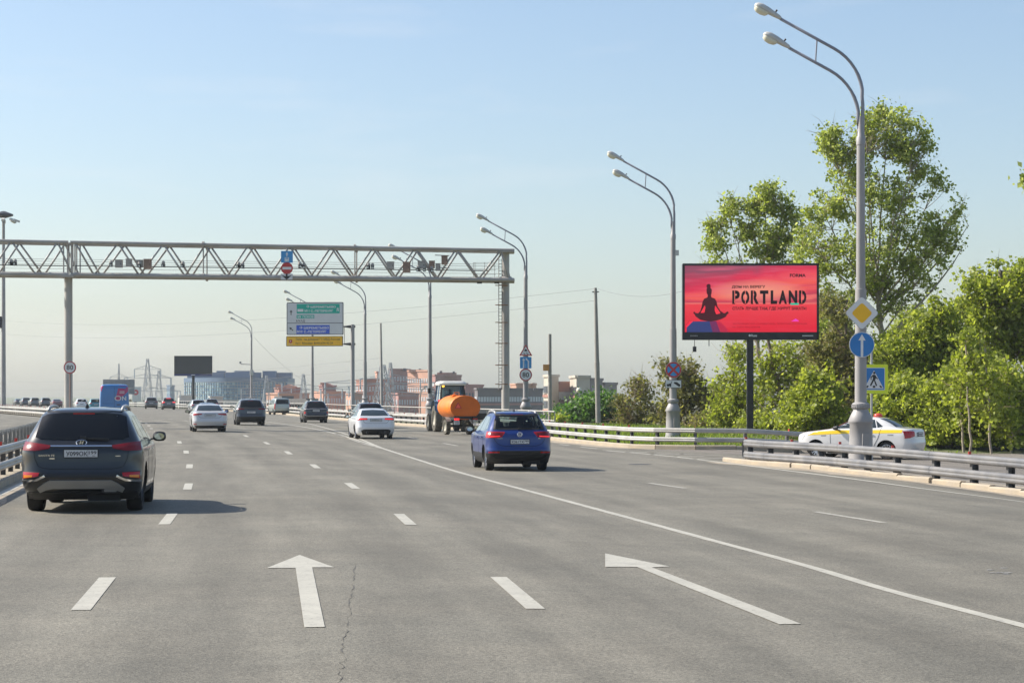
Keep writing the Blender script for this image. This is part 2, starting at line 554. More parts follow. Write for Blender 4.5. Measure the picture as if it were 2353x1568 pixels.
# left lane line and centre lane line: 3 m dashes, 9 m gaps, read off the picture then continued along the road
for a in [(185, 1401, 247, 1326), (377, 1204, 396, 1179), (430, 1124, 434, 1110), (434.5, 1075, 436, 1066), (428, 1041, 427, 1034.5), (413, 1018, 411, 1013)]:
    dash(*a, w=0.17)
for a in [(1230, 1398, 1145, 1325), (944, 1205, 916, 1180), (818, 1122, 799, 1109), (730, 1075, 717, 1066), (667, 1043, 657, 1036), (617, 1020, 608, 1015), (569, 1003, 561, 999)]:
    dash(*a, w=0.17)
for k in range(14):
    ribbon('lane_dash', lat_line(-1.35, 97 + 12 * k, 100 + 12 * k), 0.17, M_PAINT)
for k in range(12):
    ribbon('lane_dash', lat_line(2.35, 113 + 12 * k, 116 + 12 * k), 0.17, M_PAINT)
# Tiguan lane / right lane dashes
for a in [(2030, 1200, 1873, 1175), (1574, 1121, 1491, 1109), (1372, 1030.5, 1333, 1026), (1308, 1023, 1286, 1020), (1205 - 12, 1058, 1180, 1052), (1051, 1023.5, 1018, 1017.5), (960, 1007.5, 938, 1004)]:
    dash(*a, w=0.14, material=M_PAINT_OLD)
# solid line between the carriageway halves, and the second line converging with it
SOLID = [(2440, 1460), (2352, 1437), (2015, 1348), (1900, 1313), (1600, 1231), (1300, 1150), (1050, 1083), (930, 1046), (830, 1013.5), (760, 993), (700, 980.5), (640, 972), (600, 967)]
ribbon('solid_line', px_line(SOLID), 0.15, M_PAINT, jag=0.006)
ribbon('solid_line', px_line([(880, 1030), (830, 1009), (780, 992), (735, 979), (700, 971), (670, 967), (630, 966)]), 0.13, M_PAINT, jag=0.006)
for a in [(893, 1033.5, 862, 1026), (858, 1024.5, 830, 1017.5), (828, 1016, 800, 1006.5), (792, 1003, 770, 996)]:
    dash(*a, w=0.12, material=M_PAINT_OLD)
ribbon('edge_line', px_line([(2420, 1162), (2352, 1152.5), (2150, 1126), (1900, 1092), (1700, 1067), (1560, 1050), (1470, 1041), (1385, 1034)]), 0.17, M_PAINT, jag=0.008)
ribbon('edge_line', px_line([(1690, 1047.5), (1560, 1042), (1480, 1038.5), (1390, 1034)]), 0.14, M_PAINT_OLD, jag=0.006)
for a in [(1490, 1043.8, 1578, 1042), (1548, 1049, 1620, 1047.5), (1592, 1054.3, 1665, 1052), (1430, 1038.3, 1515, 1039.6)]:
    dash(*a, w=0.26, material=M_PAINT_OLD)
ribbon('edge_line', px_line([(1700, 1035.5), (1560, 1028), (1463, 1021.5), (1385, 1014), (1300, 1003), (1262, 997)]), 0.14, M_PAINT_OLD, jag=0.006)
ribbon('edge_line', lat_line(-4.55, 18, 230, 90), 0.16, M_PAINT)
ribbon('edge_line', [(OUTER(y) - 1.7, y) for y in range(108, 330, 3)], 0.15, M_PAINT_OLD)
ribbon('edge_line', [(med(y) - 2.6, y) for y in range(30, 420, 4)], 0.16, M_PAINT)

# arrows
def arrow(pp):
    m = MB(); ground_poly(m, [G(x, y) for x, y in pp], 0.006)
    o = m.build('direction_arrow', M_PAINT, road); bm = bmesh.new(); bm.from_mesh(o.data); bmesh.ops.triangulate(bm, faces=bm.faces); bm.to_mesh(o.data); bm.free()
    return o
arrow([(699, 1441), (746, 1440), (717, 1303), (768, 1303), (688, 1274.5), (613, 1304.5), (679, 1304.5)])
arrow([(1790, 1434), (1840, 1433), (1497, 1303), (1538, 1301), (1390, 1271), (1390, 1302), (1463, 1302)])

# crack, patches of old paint, joint seams
random.seed(11)
pts = []
x = 778.0
for i in range(60):
    y = 1600 - i * 5.2
    x = 776 + (1600 - y) * 0.13 + random.uniform(-7, 7) * (0.4 + (y - 1290) / 300)
    pts.append(tuple(G(x, y))[:2])
M_CRACK = mat('crack_filling', (0.10, 0.094, 0.08, 1), 0.9, var=0.3, scale=30)
ribbon('crack', pts, 0.005, M_CRACK, jag=0.0045, dz=0.003)
pts = [tuple(G(600 - i * 6 + random.uniform(-2, 2), 1106 + random.uniform(-0.6, 0.6) + 1.2 * math.sin(i * .3)))[:2] for i in range(38)]
ribbon('crack', pts, 0.02, M_CRACK, jag=0.006, dz=0.003)
m = MB()
for k in range(7):
    cxp, cyp = 2290 + random.uniform(-30, 30), 1310 + random.uniform(-9, 9)
    ground_poly(m, [G(cxp + random.uniform(5, 15) * math.cos(a), cyp + random.uniform(.5, 1.6) * math.sin(a)) for a in [i * 1.05 for i in range(6)]], 0.004)
m.build('paint_remnant', paint_mat('faded_paint', (.36, .35, .32, 1), (.17, .16, .14, 1), .52), road)
m = MB(); cpt = G(1470, 1066)
ground_poly(m, [(cpt.x + 0.36 * math.cos(a * .4) , cpt.y + 0.36 * math.sin(a * .4)) for a in range(16)], 0.004)
m.build('manhole_cover', mat('cast_iron', (0.06, 0.06, 0.06, 1), 0.6, 0.4, var=.3, scale=20), road)

# ------------------------------------------------------------------ kerbs: one stone after the other
M_KERB = mat('kerb_stone', (0.44, 0.36, 0.25, 1), 0.9, var=0.14, scale=2.2, tint=(0.29, 0.26, 0.22, 1), tamt=0.8, tscale=1.4, bump=0.35, bscale=18)
def kerb(fn, ya, yb, length, name, hgt=0.2, wid=0.16):
    root = thing(name[0], name[1], 'kerb', (fn(ya), ya, 0))
    m = MB(); L = length + 0.004; c = 0.035
    prof = [(-wid / 2, -0.25), (wid / 2, -0.25), (wid / 2, hgt), (-wid / 2 + c, hgt), (-wid / 2, hgt - c)]
    m.add([(x, yy, z) for yy in (-L / 2, L / 2) for x, z in prof],
          [(4, 3, 2, 1, 0), (5, 6, 7, 8, 9)] + [(i, (i + 1) % 5, (i + 1) % 5 + 5, i + 5) for i in range(5)])
    first = None; Y = ya; k = 0
    while Y < yb and k < 300:
        X = fn(Y); dx = fn(Y + .2) - fn(Y - .2); a = math.atan2(-dx, 0.4)
        step = length * math.cos(a)
        X = fn(Y + step / 2)
        loc = Vector((X, Y + step / 2, zg(X, Y + step / 2) + random.uniform(-.006, .005))) - root.location
        rot = (0, random.uniform(-.01, .01), a + random.uniform(-.004, .004))
        if first is None:
            first = m.build('kerb_stone', M_KERB, root); first.location = loc; first.rotation_euler = rot
        else: inst(first, 'kerb_stone', root, loc, rot)
        Y += step; k += 1
    return root
kerb(lambda Y: KB(Y) + 0.1, 14, YB_START - 0.3, 1.5, ('concrete_kerb', 'row of sandy concrete kerb stones below the near right crash barrier'), hgt=0.13)
outer_kerb = kerb(lambda Y: OUTER(Y) - 0.5, 82.8, 320, 1.5, ('concrete_kerb', 'long pale sandy kerb under the outer crash barrier curving away behind the blue car'), hgt=0.16)
kerb(lambda Y: med(Y) + 0.34, 22, 300, 2.0, ('concrete_kerb', 'pale kerb along the central median on the left'), hgt=0.14)
# the outer kerb bends round to the side road
_k0 = [c for c in outer_kerb.children][0]
_kp = [Vector(p) for p in ((4.55, 82.6), (5.5, 81.3), (6.95, 80.6), (8.45, 80.65), (9.85, 81.15), (11.2, 81.95), (12.5, 82.95), (13.6, 84.0))]
for a_, b_ in zip(_kp[:-1], _kp[1:]):
    c_ = (a_ + b_) / 2; d_ = b_ - a_
    o_ = inst(_k0, 'kerb_stone', outer_kerb, Vector((c_.x, c_.y, zg(c_.x, c_.y))) - outer_kerb.location, (0, 0, math.atan2(-d_.x, d_.y) + math.pi))
    o_.scale = (1, d_.length / 1.5, 1)
# island between near barrier and side road
isl = strip('traffic_island', lambda Y: KB(Y) + 0.17, lambda Y: KB(Y) + 1.0 + 0.9 * sm(YB_START, 48, Y), 14, YB_START - 0.3, 0.10, M_DUST, 1.0, None, 4)
tag(isl, kind='structure')

# ------------------------------------------------------------------ crash barriers
M_GALV = mat('galvanised_steel', (0.50, 0.49, 0.46, 1), 0.5, 0.35, var=0.12, scale=1.5, tint=(0.36, 0.33, 0.28, 1), tamt=0.6, tscale=0.9)
M_POST = mat('barrier_post', (0.15, 0.145, 0.14, 1), 0.6, 0.4, var=0.2, scale=3)
M_REFL = mat('red_reflector', (0.62, 0.05, 0.035, 1), 0.3)
def barrier(fn, ya, yb, label, spacing=2.0, zoff=0.0, side=-1, flip_end=False, refl=True, hs=(0.27, 0.62), maxposts=240, gm=None, pmt=None, H=0.092, pw=.10, pre=()):
    zo = zoff if callable(zoff) else (lambda Y: zoff)
    """two steel beams on posts along x = fn(y); side -1: beams on the left of the posts"""
    root = thing('crash_barrier', label, 'crash barrier', (fn(ya), ya, 0))
    O = root.location
    # resample by arc length
    pts = [Vector(p) for p in pre] or [Vector((fn(ya), ya))]; Y = ya
    while Y < yb:
        Y += 0.1 if Y < 80 else 0.25
        q = Vector((fn(Y), Y))
        if (q - pts[-1]).length >= spacing: pts.append(q)
    pt_ = hs[1] + .05; pc_, ph_ = (pt_ - .3) / 2, pt_ + .3
    pm = MB(); pm.box((0, 0.05, pc_), (pw, 0.012, ph_)); pm.box((-pw / 2, 0, pc_), (0.012, 0.11, ph_)); pm.box((pw / 2, 0, pc_), (0.012, 0.11, ph_))
    rm = MB(); rm.box((0, 0, 0.045), (0.07, 0.02, 0.09)); rm.box((0, 0, -0.01), (0.02, 0.02, 0.05))
    bm_ = MB(); bm_.box((0, 0, 0), (0.14, 0.09, 0.10))
    fp = fr = fb = None
    for i, q in enumerate(pts[:maxposts]):
        t = (pts[min(i + 1, len(pts) - 1)] - pts[max(0, i - 1)]).normalized(); a = math.atan2(-t.x, t.y)
        z = zg(q.x, q.y) + zo(q.y)
        lo = Vector((q.x, q.y, z)) - O; ro = (0, 0, a)
        if fp is None: fp = pm.build('post', pmt or M_POST, root); fp.location = lo; fp.rotation_euler = ro
        else: inst(fp, 'post', root, lo, ro)
        n = Vector((t.y, -t.x)) * side
        for hz in hs:
            lb = lo + Vector((n.x * .09, n.y * .09, hz))
            if q.y < 110:
                if fb is None: fb = bm_.build('spacer', M_GALV, root); fb.location = lb; fb.rotation_euler = ro
                else: inst(fb, 'spacer', root, lb, ro)
        if refl and i % 2 == 0 and q.y < 260:
            lr = lo + Vector((n.x * .12, n.y * .12, hs[1] + 0.085))
            if fr is None: fr = rm.build('reflector', M_REFL, root); fr.location = lr; fr.rotation_euler = ro
            else: inst(fr, 'reflector', root, lr, ro)
    # beams: profiled sections of two post spacings, lapped
    prof = [(0.0, -H), (0.03, -H * .85), (0.05, -H * .6), (0.055, -H * .3), (0.045, -H * .08), (0.045, H * .08), (0.055, H * .3), (0.05, H * .6), (0.03, H * .85), (0.0, H), (-0.012, H), (-0.012, -H)]
    for hz in hs:
        i = 0
        while i < len(pts) - 1:
            j = min(i + 3 if pts[i].y < 150 else i + 8, len(pts) - 1)
            seg = pts[i:j + 1]
            m = MB(); np_ = len(prof)
            for k, q in enumerate(seg):
                gi = i + k
                t = (pts[min(gi + 1, len(pts) - 1)] - pts[max(0, gi - 1)]).normalized()
                n = Vector((t.y, -t.x)) * side
                if k == len(seg) - 1 and j < len(pts) - 1: q = q - t * 0.015
                z = zg(q.x, q.y) + zo(q.y) + hz + (0.0035 * math.sin(q.y * 1.7))
                for px, pz in prof:
                    m.v.append((q.x + n.x * (0.155 + px) - O.x, q.y + n.y * (0.155 + px) - O.y, z + pz))
            for k in range(len(seg) - 1):
                for e in range(np_):
                    e2 = (e + 1) % np_
                    m.f.append((k * np_ + e, k * np_ + e2, (k + 1) * np_ + e2, (k + 1) * np_ + e)); m.m.append(0)
            m.f.append(tuple(range(np_))); m.m.append(0)
            m.f.append(tuple(range((len(seg) - 1) * np_, len(seg) * np_))); m.m.append(0)
            m.build('beam', gm or M_GALV, root)
            i = j
    if flip_end:     # curved end plate joining both beams
        q = pts[-1] if flip_end == 'far' else pts[0]
        t = (pts[-1] - pts[-2]).normalized(); n = Vector((t.y, -t.x)) * side
        m = MB(); z = zg(q.x, q.y) + zo(q.y)
        o = Vector((q.x + n.x * .16 - O.x, q.y + n.y * .16 - O.y, z))
        T = Vector((t.x, t.y, 0))
        for dz in (hs[0] - 0.1, hs[1] + 0.1):
            pass
        prf = []
        for a in range(9):
            an = math.pi * a / 8
            prf.append(T * (0.10 * math.sin(an)) + Vector((0, 0, (hs[0] + hs[1]) / 2 - math.cos(an) * ((hs[1] - hs[0]) / 2 + 0.085))))
        for p in prf:
            for s2 in (-0.01, 0.06): m.v.append(tuple(o + p + Vector((n.x, n.y, 0)) * s2))
        for a in range(8): m.f.append((2 * a, 2 * a + 1, 2 * a + 3, 2 * a + 2)); m.m.append(0)
        m.build('end_plate', gm or M_GALV, root)
    return root
barrier(lambda Y: KB(Y) + 0.42, 16, YB_START - 0.5, 'nearest crash barrier on the right, two steel beams in front of the taxi', 1.75, lambda Y: .013 + .16 * max(0, min(1.3, (60 - Y) / 19)), -1, 'far', hs=(0.23, 0.59), H=.11, pw=.16, gm=mat('weathered_galvanised_steel', (0.135, 0.138, 0.147, 1), 0.55, 0.1, var=0.15, scale=1.5, tint=(0.27, 0.255, 0.235, 1), tamt=0.7, tscale=1.6))
barrier(lambda Y: OUTER(Y), 83.0, 430, 'long outer crash barrier on the right, running from the billboard to the far bend', 2.0, 0.08, -1,
        pre=[(13.9, 85.3), (12.2, 83.6), (10.6, 82.3), (8.9, 81.45), (7.0, 81.4), (5.6, 82.2)])
barrier(lambda Y: med(Y), 30, 420, 'median crash barrier beside the black car, its beams facing our lanes', 2.0, 0.08, 1)
barrier(lambda Y: med(Y) - 1.55, 40, 420, 'far side median crash barrier seen from behind, facing the oncoming lanes', 2.0, 0.08, -1, refl=False, pmt=M_GALV)

# pedestrian railing on the bridge edge behind the outer barrier
M_RAIL = mat('railing_paint', (0.42, 0.40, 0.36, 1), 0.6, 0.1, var=0.15, scale=2)
rr = thing('bridge_railing', 'thin pale pedestrian railing on the flyover edge behind the outer barrier', 'railing', (OUTER(112) + 2.2, 112, 0))
pts = []; Y = 112.0
while Y < 400:
    q = Vector((OUTER(Y) + 2.2, Y, 0)); q.z = zg(q.x, q.y)
    if not pts or (q - pts[-1]).length >= 2.5: pts.append(q)
    Y += 0.3
pm = MB(); pm.box((0, 0, 0.6), (0.07, 0.07, 1.2)); fp = None
for q in pts:
    if fp is None: fp = pm.build('post', M_RAIL, rr); fp.location = q - rr.location
    else: inst(fp, 'post', rr, q - rr.location)
for hz in (1.2, 0.72):
    for i in range(0, len(pts) - 1, 6):
        m = MB(); seg = pts[i:i + 7]
        m.tube([p + Vector((0, 0, hz)) - rr.location for p in seg], 0.04, 6)
        m.build('handrail', M_RAIL, rr)
bt = MB()
for i, q in enumerate(pts[:-1]):
    for k in range(1, 8):
        p = q.lerp(pts[i + 1], k / 8) - rr.location
        bt.box((p.x, p.y, p.z + 0.45), (0.016, 0.016, 0.5))
tag(bt.build('baluster', M_RAIL, rr), kind='stuff')
# ------------------------------------------------------------------ lamp posts
M_LAMP = mat('lamp_post_paint', (0.35, 0.335, 0.325, 1), 0.55, 0.1, var=0.10, scale=1.2, tint=(0.27, 0.25, 0.23, 1), tamt=0.5, tscale=0.7)
M_LAMPD = mat('lamp_arm_steel', (0.27, 0.27, 0.30, 1), 0.45, 0.4, var=0.1)
M_HOUS = mat('luminaire_housing', (0.55, 0.54, 0.50, 1), 0.5, var=0.08)
M_LENS = mat('luminaire_lens', (0.72, 0.68, 0.52, 1), 0.25, spec=0.6)
M_DARK = mat('dark_metal', (0.045, 0.045, 0.05, 1), 0.5, 0.3, var=0.15)

def lamp_post():
    """ornamented cast base, tapered shaft, two curved arms reaching over the road (local -x)"""
    root = thing('lamp_post', '', 'lamp post', group='double-armed lamp posts along the outer edge')
    m = MB(); m.lathe([(.40, -.3), (.40, .10), (.37, .14), (.36, .22), (.335, .28), (.315, .9), (.30, 1.28), (.335, 1.33), (.345, 1.38), (.26, 1.58), (.215, 1.66), (.205, 1.70)], 24, cap=True)
    base = m.build('cast_base', M_LAMP, root, True, 40)
    m = MB(); m.lathe([(.20, 1.70), (.245, 1.74), (.25, 1.80), (.235, 1.86), (.17, 1.90)], 24); m.build('collar', M_LAMP, base, True, 40)
    m = MB()
    for k in range(22):
        a = 2 * math.pi * k / 22
        m.box((.25 * math.cos(a), .25 * math.sin(a), 1.79), (.022, .030, .10), 0, a)
    m.build('fluting', M_LAMP, base)
    m = MB(); m.box((0, 0, 0), (.20, .03, .62)); d = m.build('service_door', M_LAMP, base); d.location = (.06, -.315, .72); d.rotation_euler = (0.05, 0, .18)
    m = MB(); m.lathe([(.165, 1.86), (.155, 4.8), (.15, 5.0), (.15, 5.02), (.128, 5.03), (.112, 9.0), (.125, 9.0), (.125, 9.22), (.10, 9.25), (.075, 9.8)], 18)
    m.build('shaft', M_LAMP, root, True, 40)
    # arms
    def arm(off, top, reach, dx):
        pts = [(dx, 0, 9.2), (dx, 0, 9.6)]
        R = 1.5
        z1 = top
        pts += [(dx, 0, z1 - 0.2), (dx - .02, 0, z1)]
        th = math.radians(62)
        for k in range(1, 9):
            a = th * k / 8
            pts.append((dx - R * (1 - math.cos(a)), 0, z1 + R * math.sin(a)))
        ex, ez = pts[-1][0], pts[-1][2]
        ln = reach
        dxn, dzn = -math.sin(th), math.cos(th)
        end = (ex + dxn * ln, 0, ez + dzn * ln)
        pts.append(end)
        m = MB(); m.tube(pts, [.05] * (len(pts) - 6) + [.042] * 6, 10)
        return m.build('arm', M_LAMPD, root, True), end, (dxn, dzn), pts
    a1, e1, d1_, p1 = arm(0, 10.33, 1.72, .055)
    a2, e2, d2_, p2 = arm(0, 9.72, 1.32, -.055)
    m = MB(); q1 = Vector(p1[-2]).lerp(Vector(p1[-1]), .32); q2 = Vector(p2[-2]).lerp(Vector(p2[-1]), .36); m.tube([q1, q2], .022, 8); m.build('brace', M_LAMPD, root)
    for e, dd in ((e1, d1_), (e2, d2_)):
        ax = Vector((dd[0], 0, dd[1])); up = Vector((-dd[1], 0, dd[0])) * -1
        if up.z < 0: up = -up
        M = Matrix(((ax.x, 0, up.x, e[0]), (0, 1, 0, e[1]), (ax.z, 0, up.z, e[2]), (0, 0, 0, 1)))
        m = MB()
        secs = [(-.02, .05, .05, .02), (.02, .075, .075, .03), (.18, .095, .10, .045), (.42, .135, .13, .05), (.62, .15, .135, .05), (.74, .13, .10, .05), (.80, .07, .05, .04)]
        for s_, hw_, hh, lo in secs:
            for k in range(14):
                a = 2 * math.pi * k / 14
                zz = math.sin(a)
                m.v.append(tuple(M @ Vector((s_, math.cos(a) * hw_, zz * hh if zz > 0 else zz * lo))))
        for i in range(len(secs) - 1):
            for k in range(14): m.f.append((i * 14 + k, i * 14 + (k + 1) % 14, (i + 1) * 14 + (k + 1) % 14, (i + 1) * 14 + k)); m.m.append(0)
        m.f.append(tuple(range(14))); m.m.append(0); m.f.append(tuple(range((len(secs) - 1) * 14, len(secs) * 14))); m.m.append(0)
        h = m.build('luminaire', M_HOUS, root, True)
        m = MB()
        secs = [(.36, .08, .05), (.42, .115, .11), (.55, .13, .14), (.68, .125, .13), (.77, .09, .07)]
        for s_, hw_, lo in secs:
            for k in range(12):
                a = 2 * math.pi * k / 12; zz = math.sin(a)
                m.v.append(tuple(M @ Vector((s_, math.cos(a) * hw_, -.035 + (zz * .02 if zz > 0 else zz * lo)))))
        for i in range(len(secs) - 1):
            for k in range(12): m.f.append((i * 12 + k, i * 12 + (k + 1) % 12, (i + 1) * 12 + (k + 1) % 12, (i + 1) * 12 + k)); m.m.append(0)
        m.f.append(tuple(range(12))); m.m.append(0); m.f.append(tuple(range((len(secs) - 1) * 12, len(secs) * 12))); m.m.append(0)
        m.build('lens', M_LENS, h, True)
        m = MB(); c = M @ Vector((.2, 0, .13)); m.tube([M @ Vector((.2, 0, .08)), M @ Vector((.19, 0, .17))], [.018, .03], 8); m.build('photocell', M_DARK, h)
    return root
LP0 = lamp_post()
lamps = [(1977, 59.0, 'nearest and tallest lamp post, behind the near barrier with the yellow diamond sign'),
         (1546, 95.2, 'second lamp post, between the blue car and the red billboard'),
         (1207.5, 127.6, 'third lamp post, beside the right column of the overhead gantry'),
         (987.5, 152.6, 'fourth lamp post, rising behind the tractor under the gantry'),
         (838.5, 185.0, 'fifth lamp post, right of the direction sign'),
         (717.5, 219.0, 'sixth lamp post, its pole showing below the direction sign'),
         (577.5, 272.0, 'most distant lamp post, with a side camera arm, right of the dark screen')]
LAMP = []
for i, (x, Z, lab) in enumerate(lamps):
    p = at(x, Z)
    a = heading(Z) * (0.7 if i else 0.5)
    if i == 0:
        r = LP0; r.location = p; r.rotation_euler = (0, 0, a); r['label'] = lab
    else:
        r = copy_tree(LP0, p, a, lab)
    LAMP.append(r)
m = MB(); m.box((.16, -.02, 6.35 + 2.05), (.17, .15, .24)); m.build('junction_box', [M_HOUS], LAMP[1])
m = MB(); m.tube([(0, 0, 6.05), (-1.35, 0, 6.1), (-1.35, 0, 6.45)], .05, 6); m.box((-1.42, 0, 6.3), (.25, .25, .22)); m.build('camera_arm', M_LAMPD, LAMP[6])
m = MB(); m.box((.0, -.25, 5.05), (.4, .3, .75)); m.build('control_cabinet', M_HOUS, LAMP[6])

# high mast at the left edge
hm = thing('floodlight_mast', 'tall mast with a crown of floodlights at the left edge of the photo', 'light mast', at(8, 255))
hz_top = P(8, 492, 255).z - hm.location.z
m = MB(); m.lathe([(.32, -10), (.30, 0), (.25, hz_top * .4), (.17, hz_top - .3)], 14); m.build('shaft', M_LAMP, hm, True, 40)
m = MB(); m.lathe([(.17, hz_top - .5), (1.15, hz_top - .2), (1.15, hz_top), (.2, hz_top + .35)], 16); m.build('head_ring', M_DARK, hm)
for k in range(8):
    a = 2 * math.pi * k / 8 + .2
    m = MB(); m.box((0, 0, 0), (.75, .38, .22)); o = m.build('floodlight', M_HOUS, hm)
    o.location = (1.55 * math.cos(a), 1.55 * math.sin(a), hz_top - .75); o.rotation_euler = (0, .35, a)
m = MB(); m.box((-.45, -.1, P(0, 740, 255).z - hm.location.z), (.5, .4, 1.4)); m.build('cabinet', M_DARK, hm)

# ------------------------------------------------------------------ signs
M_SWHITE = mat('sign_white', (0.74, 0.74, 0.72, 1), 0.45, var=0.05, scale=4)
M_SRED = mat('sign_red', (0.52, 0.035, 0.035, 1), 0.45, var=0.06)
M_SBLUE = mat('sign_blue', (0.025, 0.20, 0.52, 1), 0.45, var=0.06)
M_SBLUE2 = mat('sign_light_blue', (0.05, 0.30, 0.62, 1), 0.45, var=0.06)
M_SYEL = mat('sign_amber', (0.95, 0.52, 0.015, 1), 0.45, var=0.06)
M_SLIME = mat('sign_fluorescent_yellow', (0.78, 0.88, 0.03, 1), 0.45, var=0.03)
M_SBLK = mat('sign_black', (0.02, 0.02, 0.02, 1), 0.5, var=0.1)
M_SBACK = mat('sign_back_steel', (0.38, 0.38, 0.38, 1), 0.5, 0.5, var=0.08)
M_SGREEN = mat('sign_green', (0.0, 0.42, 0.30, 1), 0.45, var=0.05)
M_SNAVY = mat('sign_navy', (0.04, 0.11, 0.58, 1), 0.45, var=0.05)
M_SGREY = mat('sign_grey_white', (0.66, 0.66, 0.65, 1), 0.45, var=0.05, scale=1.5)

def circle(r, n=36, cx=0, cz=0, a0=0, a1=2 * math.pi):
    return [(cx + r * math.cos(a0 + (a1 - a0) * k / n), cz + r * math.sin(a0 + (a1 - a0) * k / n)) for k in range(n if abs(a1 - a0 - 2 * math.pi) < 1e-6 else n + 1)]
def rrect(w, h, r, n=5, cx=0, cz=0):
    o = []
    for sx, sz, a in ((1, 1, 0), (-1, 1, 90), (-1, -1, 180), (1, -1, 270)):
        for k in range(n + 1):
            an = math.radians(a + 90 * k / n)
            o.append((cx + sx * (w / 2 - r) + r * math.cos(an), cz + sz * (h / 2 - r) + r * math.sin(an)))
    return o
def rpoly(pts, r, n=4):
    o = []
    for i in range(len(pts)):
        p = Vector(pts[i]); a = (Vector(pts[i - 1]) - p).normalized(); b = (Vector(pts[(i + 1) % len(pts)]) - p).normalized()
        for k in range(n + 1):
            t = k / n
            q = p + a * r * (1 - t) ** 2 + b * r * t ** 2
            o.append((q.x, q.y))
    return o

def sign(label, cat, loc, outline, layers, rz=0.0, texts=(), bracket=True, name='road_sign', band=0.14):
    """sheet sign facing local -y. layers: (part, outline, material) stacked 4 mm apart"""
    root = thing(name, label, cat, loc, rz)
    m = MB(); m.prism(outline, 0, .025); pl = m.build('plate', [M_SBACK], root)
    y = -0.004
    for nm, out, mt in layers:
        m = MB()
        outs = out if isinstance(out[0][0], (list, tuple)) else [out]
        for q in outs: m.sheet(q, y)
        m.build(nm, mt, root); y -= 0.004
    for nm, mt, fn in texts:
        m = MB(); fn(m, y); m.build(nm, mt, root); y -= 0.004
    if bracket:
        m = MB(); m.box((0, .06, .12), (band * 2.6, .07, .04)); m.box((0, .06, -.12), (band * 2.6, .07, .04)); m.build('bracket', M_SBACK, root)
    return root

def on_pole(i, y, dy=-0.2, dx=0.0):
    """place on the camera side of lamp post i at picture height y"""
    l = LAMP[i].location
    Z = l.y + dy
    return Vector((l.x + dx, Z, CAMH + (HY - y) * Z / F))

# nearest pole: priority diamond, straight-ahead disc
sq = lambda h: [(0, -h), (h, 0), (0, h), (-h, 0)]
s1 = F / 59.0
sign('yellow and white priority diamond on the nearest lamp post', 'road sign', on_pole(0, 719), rpoly(sq(39.5 / s1), .09),
     [('white_face', rpoly(sq(38.6 / s1), .09), M_SWHITE), ('yellow_diamond', rpoly(sq(24.6 / s1), .08), M_SYEL)], rz=0.03)
arr = [(-.035, -.33), (.035, -.33), (.035, .12), (.10, .12), (0, .29), (-.10, .12), (-.035, .12)]
sign('round blue sign with a white upward arrow on the nearest lamp post', 'road sign', on_pole(0, 791.5), circle(29.2 / s1, 40),
     [('rim', circle(29 / s1, 40), M_SWHITE), ('blue_face', circle(27.6 / s1, 40), M_SBLUE), ('arrow', arr, M_SWHITE)], rz=0.03)
# pedestrian crossing sign on its own pole
Zp = 66.0; sp = F / Zp
pr = P(2007, 870, Zp); pr_base = at(2003, Zp + .1)
ped_man = [[(-.03, .13), (.04, .13), (.06, .0), (.03, -.02), (.10, -.20), (.06, -.22), (0, -.05), (-.09, -.22), (-.13, -.20), (-.035, .0)],
           [(-.03, .13), (-.11, .06), (-.10, -.03), (-.075, -.03), (-.08, .04), (-.02, .08)], [(.04, .13), (.085, .05), (.13, .01), (.115, -.01), (.06, .03), (.03, .08)],
           circle(.038, 14, .01, .185)]
zebra = [[(-.27, -.27), (-.20, -.27), (-.165, -.205), (-.215, -.205)], [(-.04, -.27), (.04, -.27), (.03, -.205), (-.03, -.205)], [(.20, -.27), (.27, -.27), (.215, -.205), (.165, -.205)]]
q = sign('pedestrian crossing sign with fluorescent yellow border, behind the nearest lamp post', 'road sign', pr, rrect(.905, .905, .03),
     [('yellow_border', rrect(.90, .90, .03), M_SLIME), ('white_line', rrect(.70, .70, .03), M_SWHITE), ('blue_face', rrect(.66, .66, .03), M_SBLUE),
      ('white_triangle', rpoly([(-.31, -.30), (.31, -.30), (0, .27)], .02), M_SWHITE), ('walking_figure', ped_man, M_SBLK), ('zebra_bars', zebra, M_SBLK)], rz=0.1)
m = MB(); m.tube([(0, 0, -.5), (0, 0, P(2003, 770, Zp).z - pr_base.z)], .035, 8)
sp_ = m.build('sign_pole', M_SBACK); sp_.location = pr_base + Vector((0.0, .09, 0)); tag(sp_, 'thin grey pole carrying the pedestrian crossing sign', 'sign pole')

# second pole: no stopping disc and tow truck plate
s2 = F / 95.0
R2 = 18.0 / s2
wedge = []
for k in range(4):
    a = math.pi / 2 * k
    rr_ = R2 * .80; g = .05 * R2 / .35
    wedge.append([(0 + g * math.sqrt(2) * math.cos(a + 0), 0 + g * math.sqrt(2) * math.sin(a + 0))] + circle(rr_, 10, 0, 0, a - math.pi / 4 + g / rr_, a + math.pi / 4 - g / rr_))
sign('round blue no stopping sign with red cross on the second lamp post', 'road sign', on_pole(1, 849), circle(R2 * 1.03, 36),
     [('white_rim', circle(R2 * 1.02, 36), M_SWHITE), ('red_face', circle(R2, 36), M_SRED), ('blue_wedges', wedge, M_SBLUE2)], rz=.02)
tow = [[(-.30, -.09), (-.30, .0), (-.22, .0), (-.18, .02), (-.10, .02), (-.10, -.09)], [(-.14, .0), (-.07, .13), (-.05, .13), (-.10, .0)],
       [(.02, .06), (.05, .09), (.16, .08), (.30, -.03), (.30, -.09), (.20, -.09), (.02, .03)], circle(.03, 10, -.24, -.10), circle(.03, 10, -.14, -.10), circle(.03, 10, .25, -.10)]
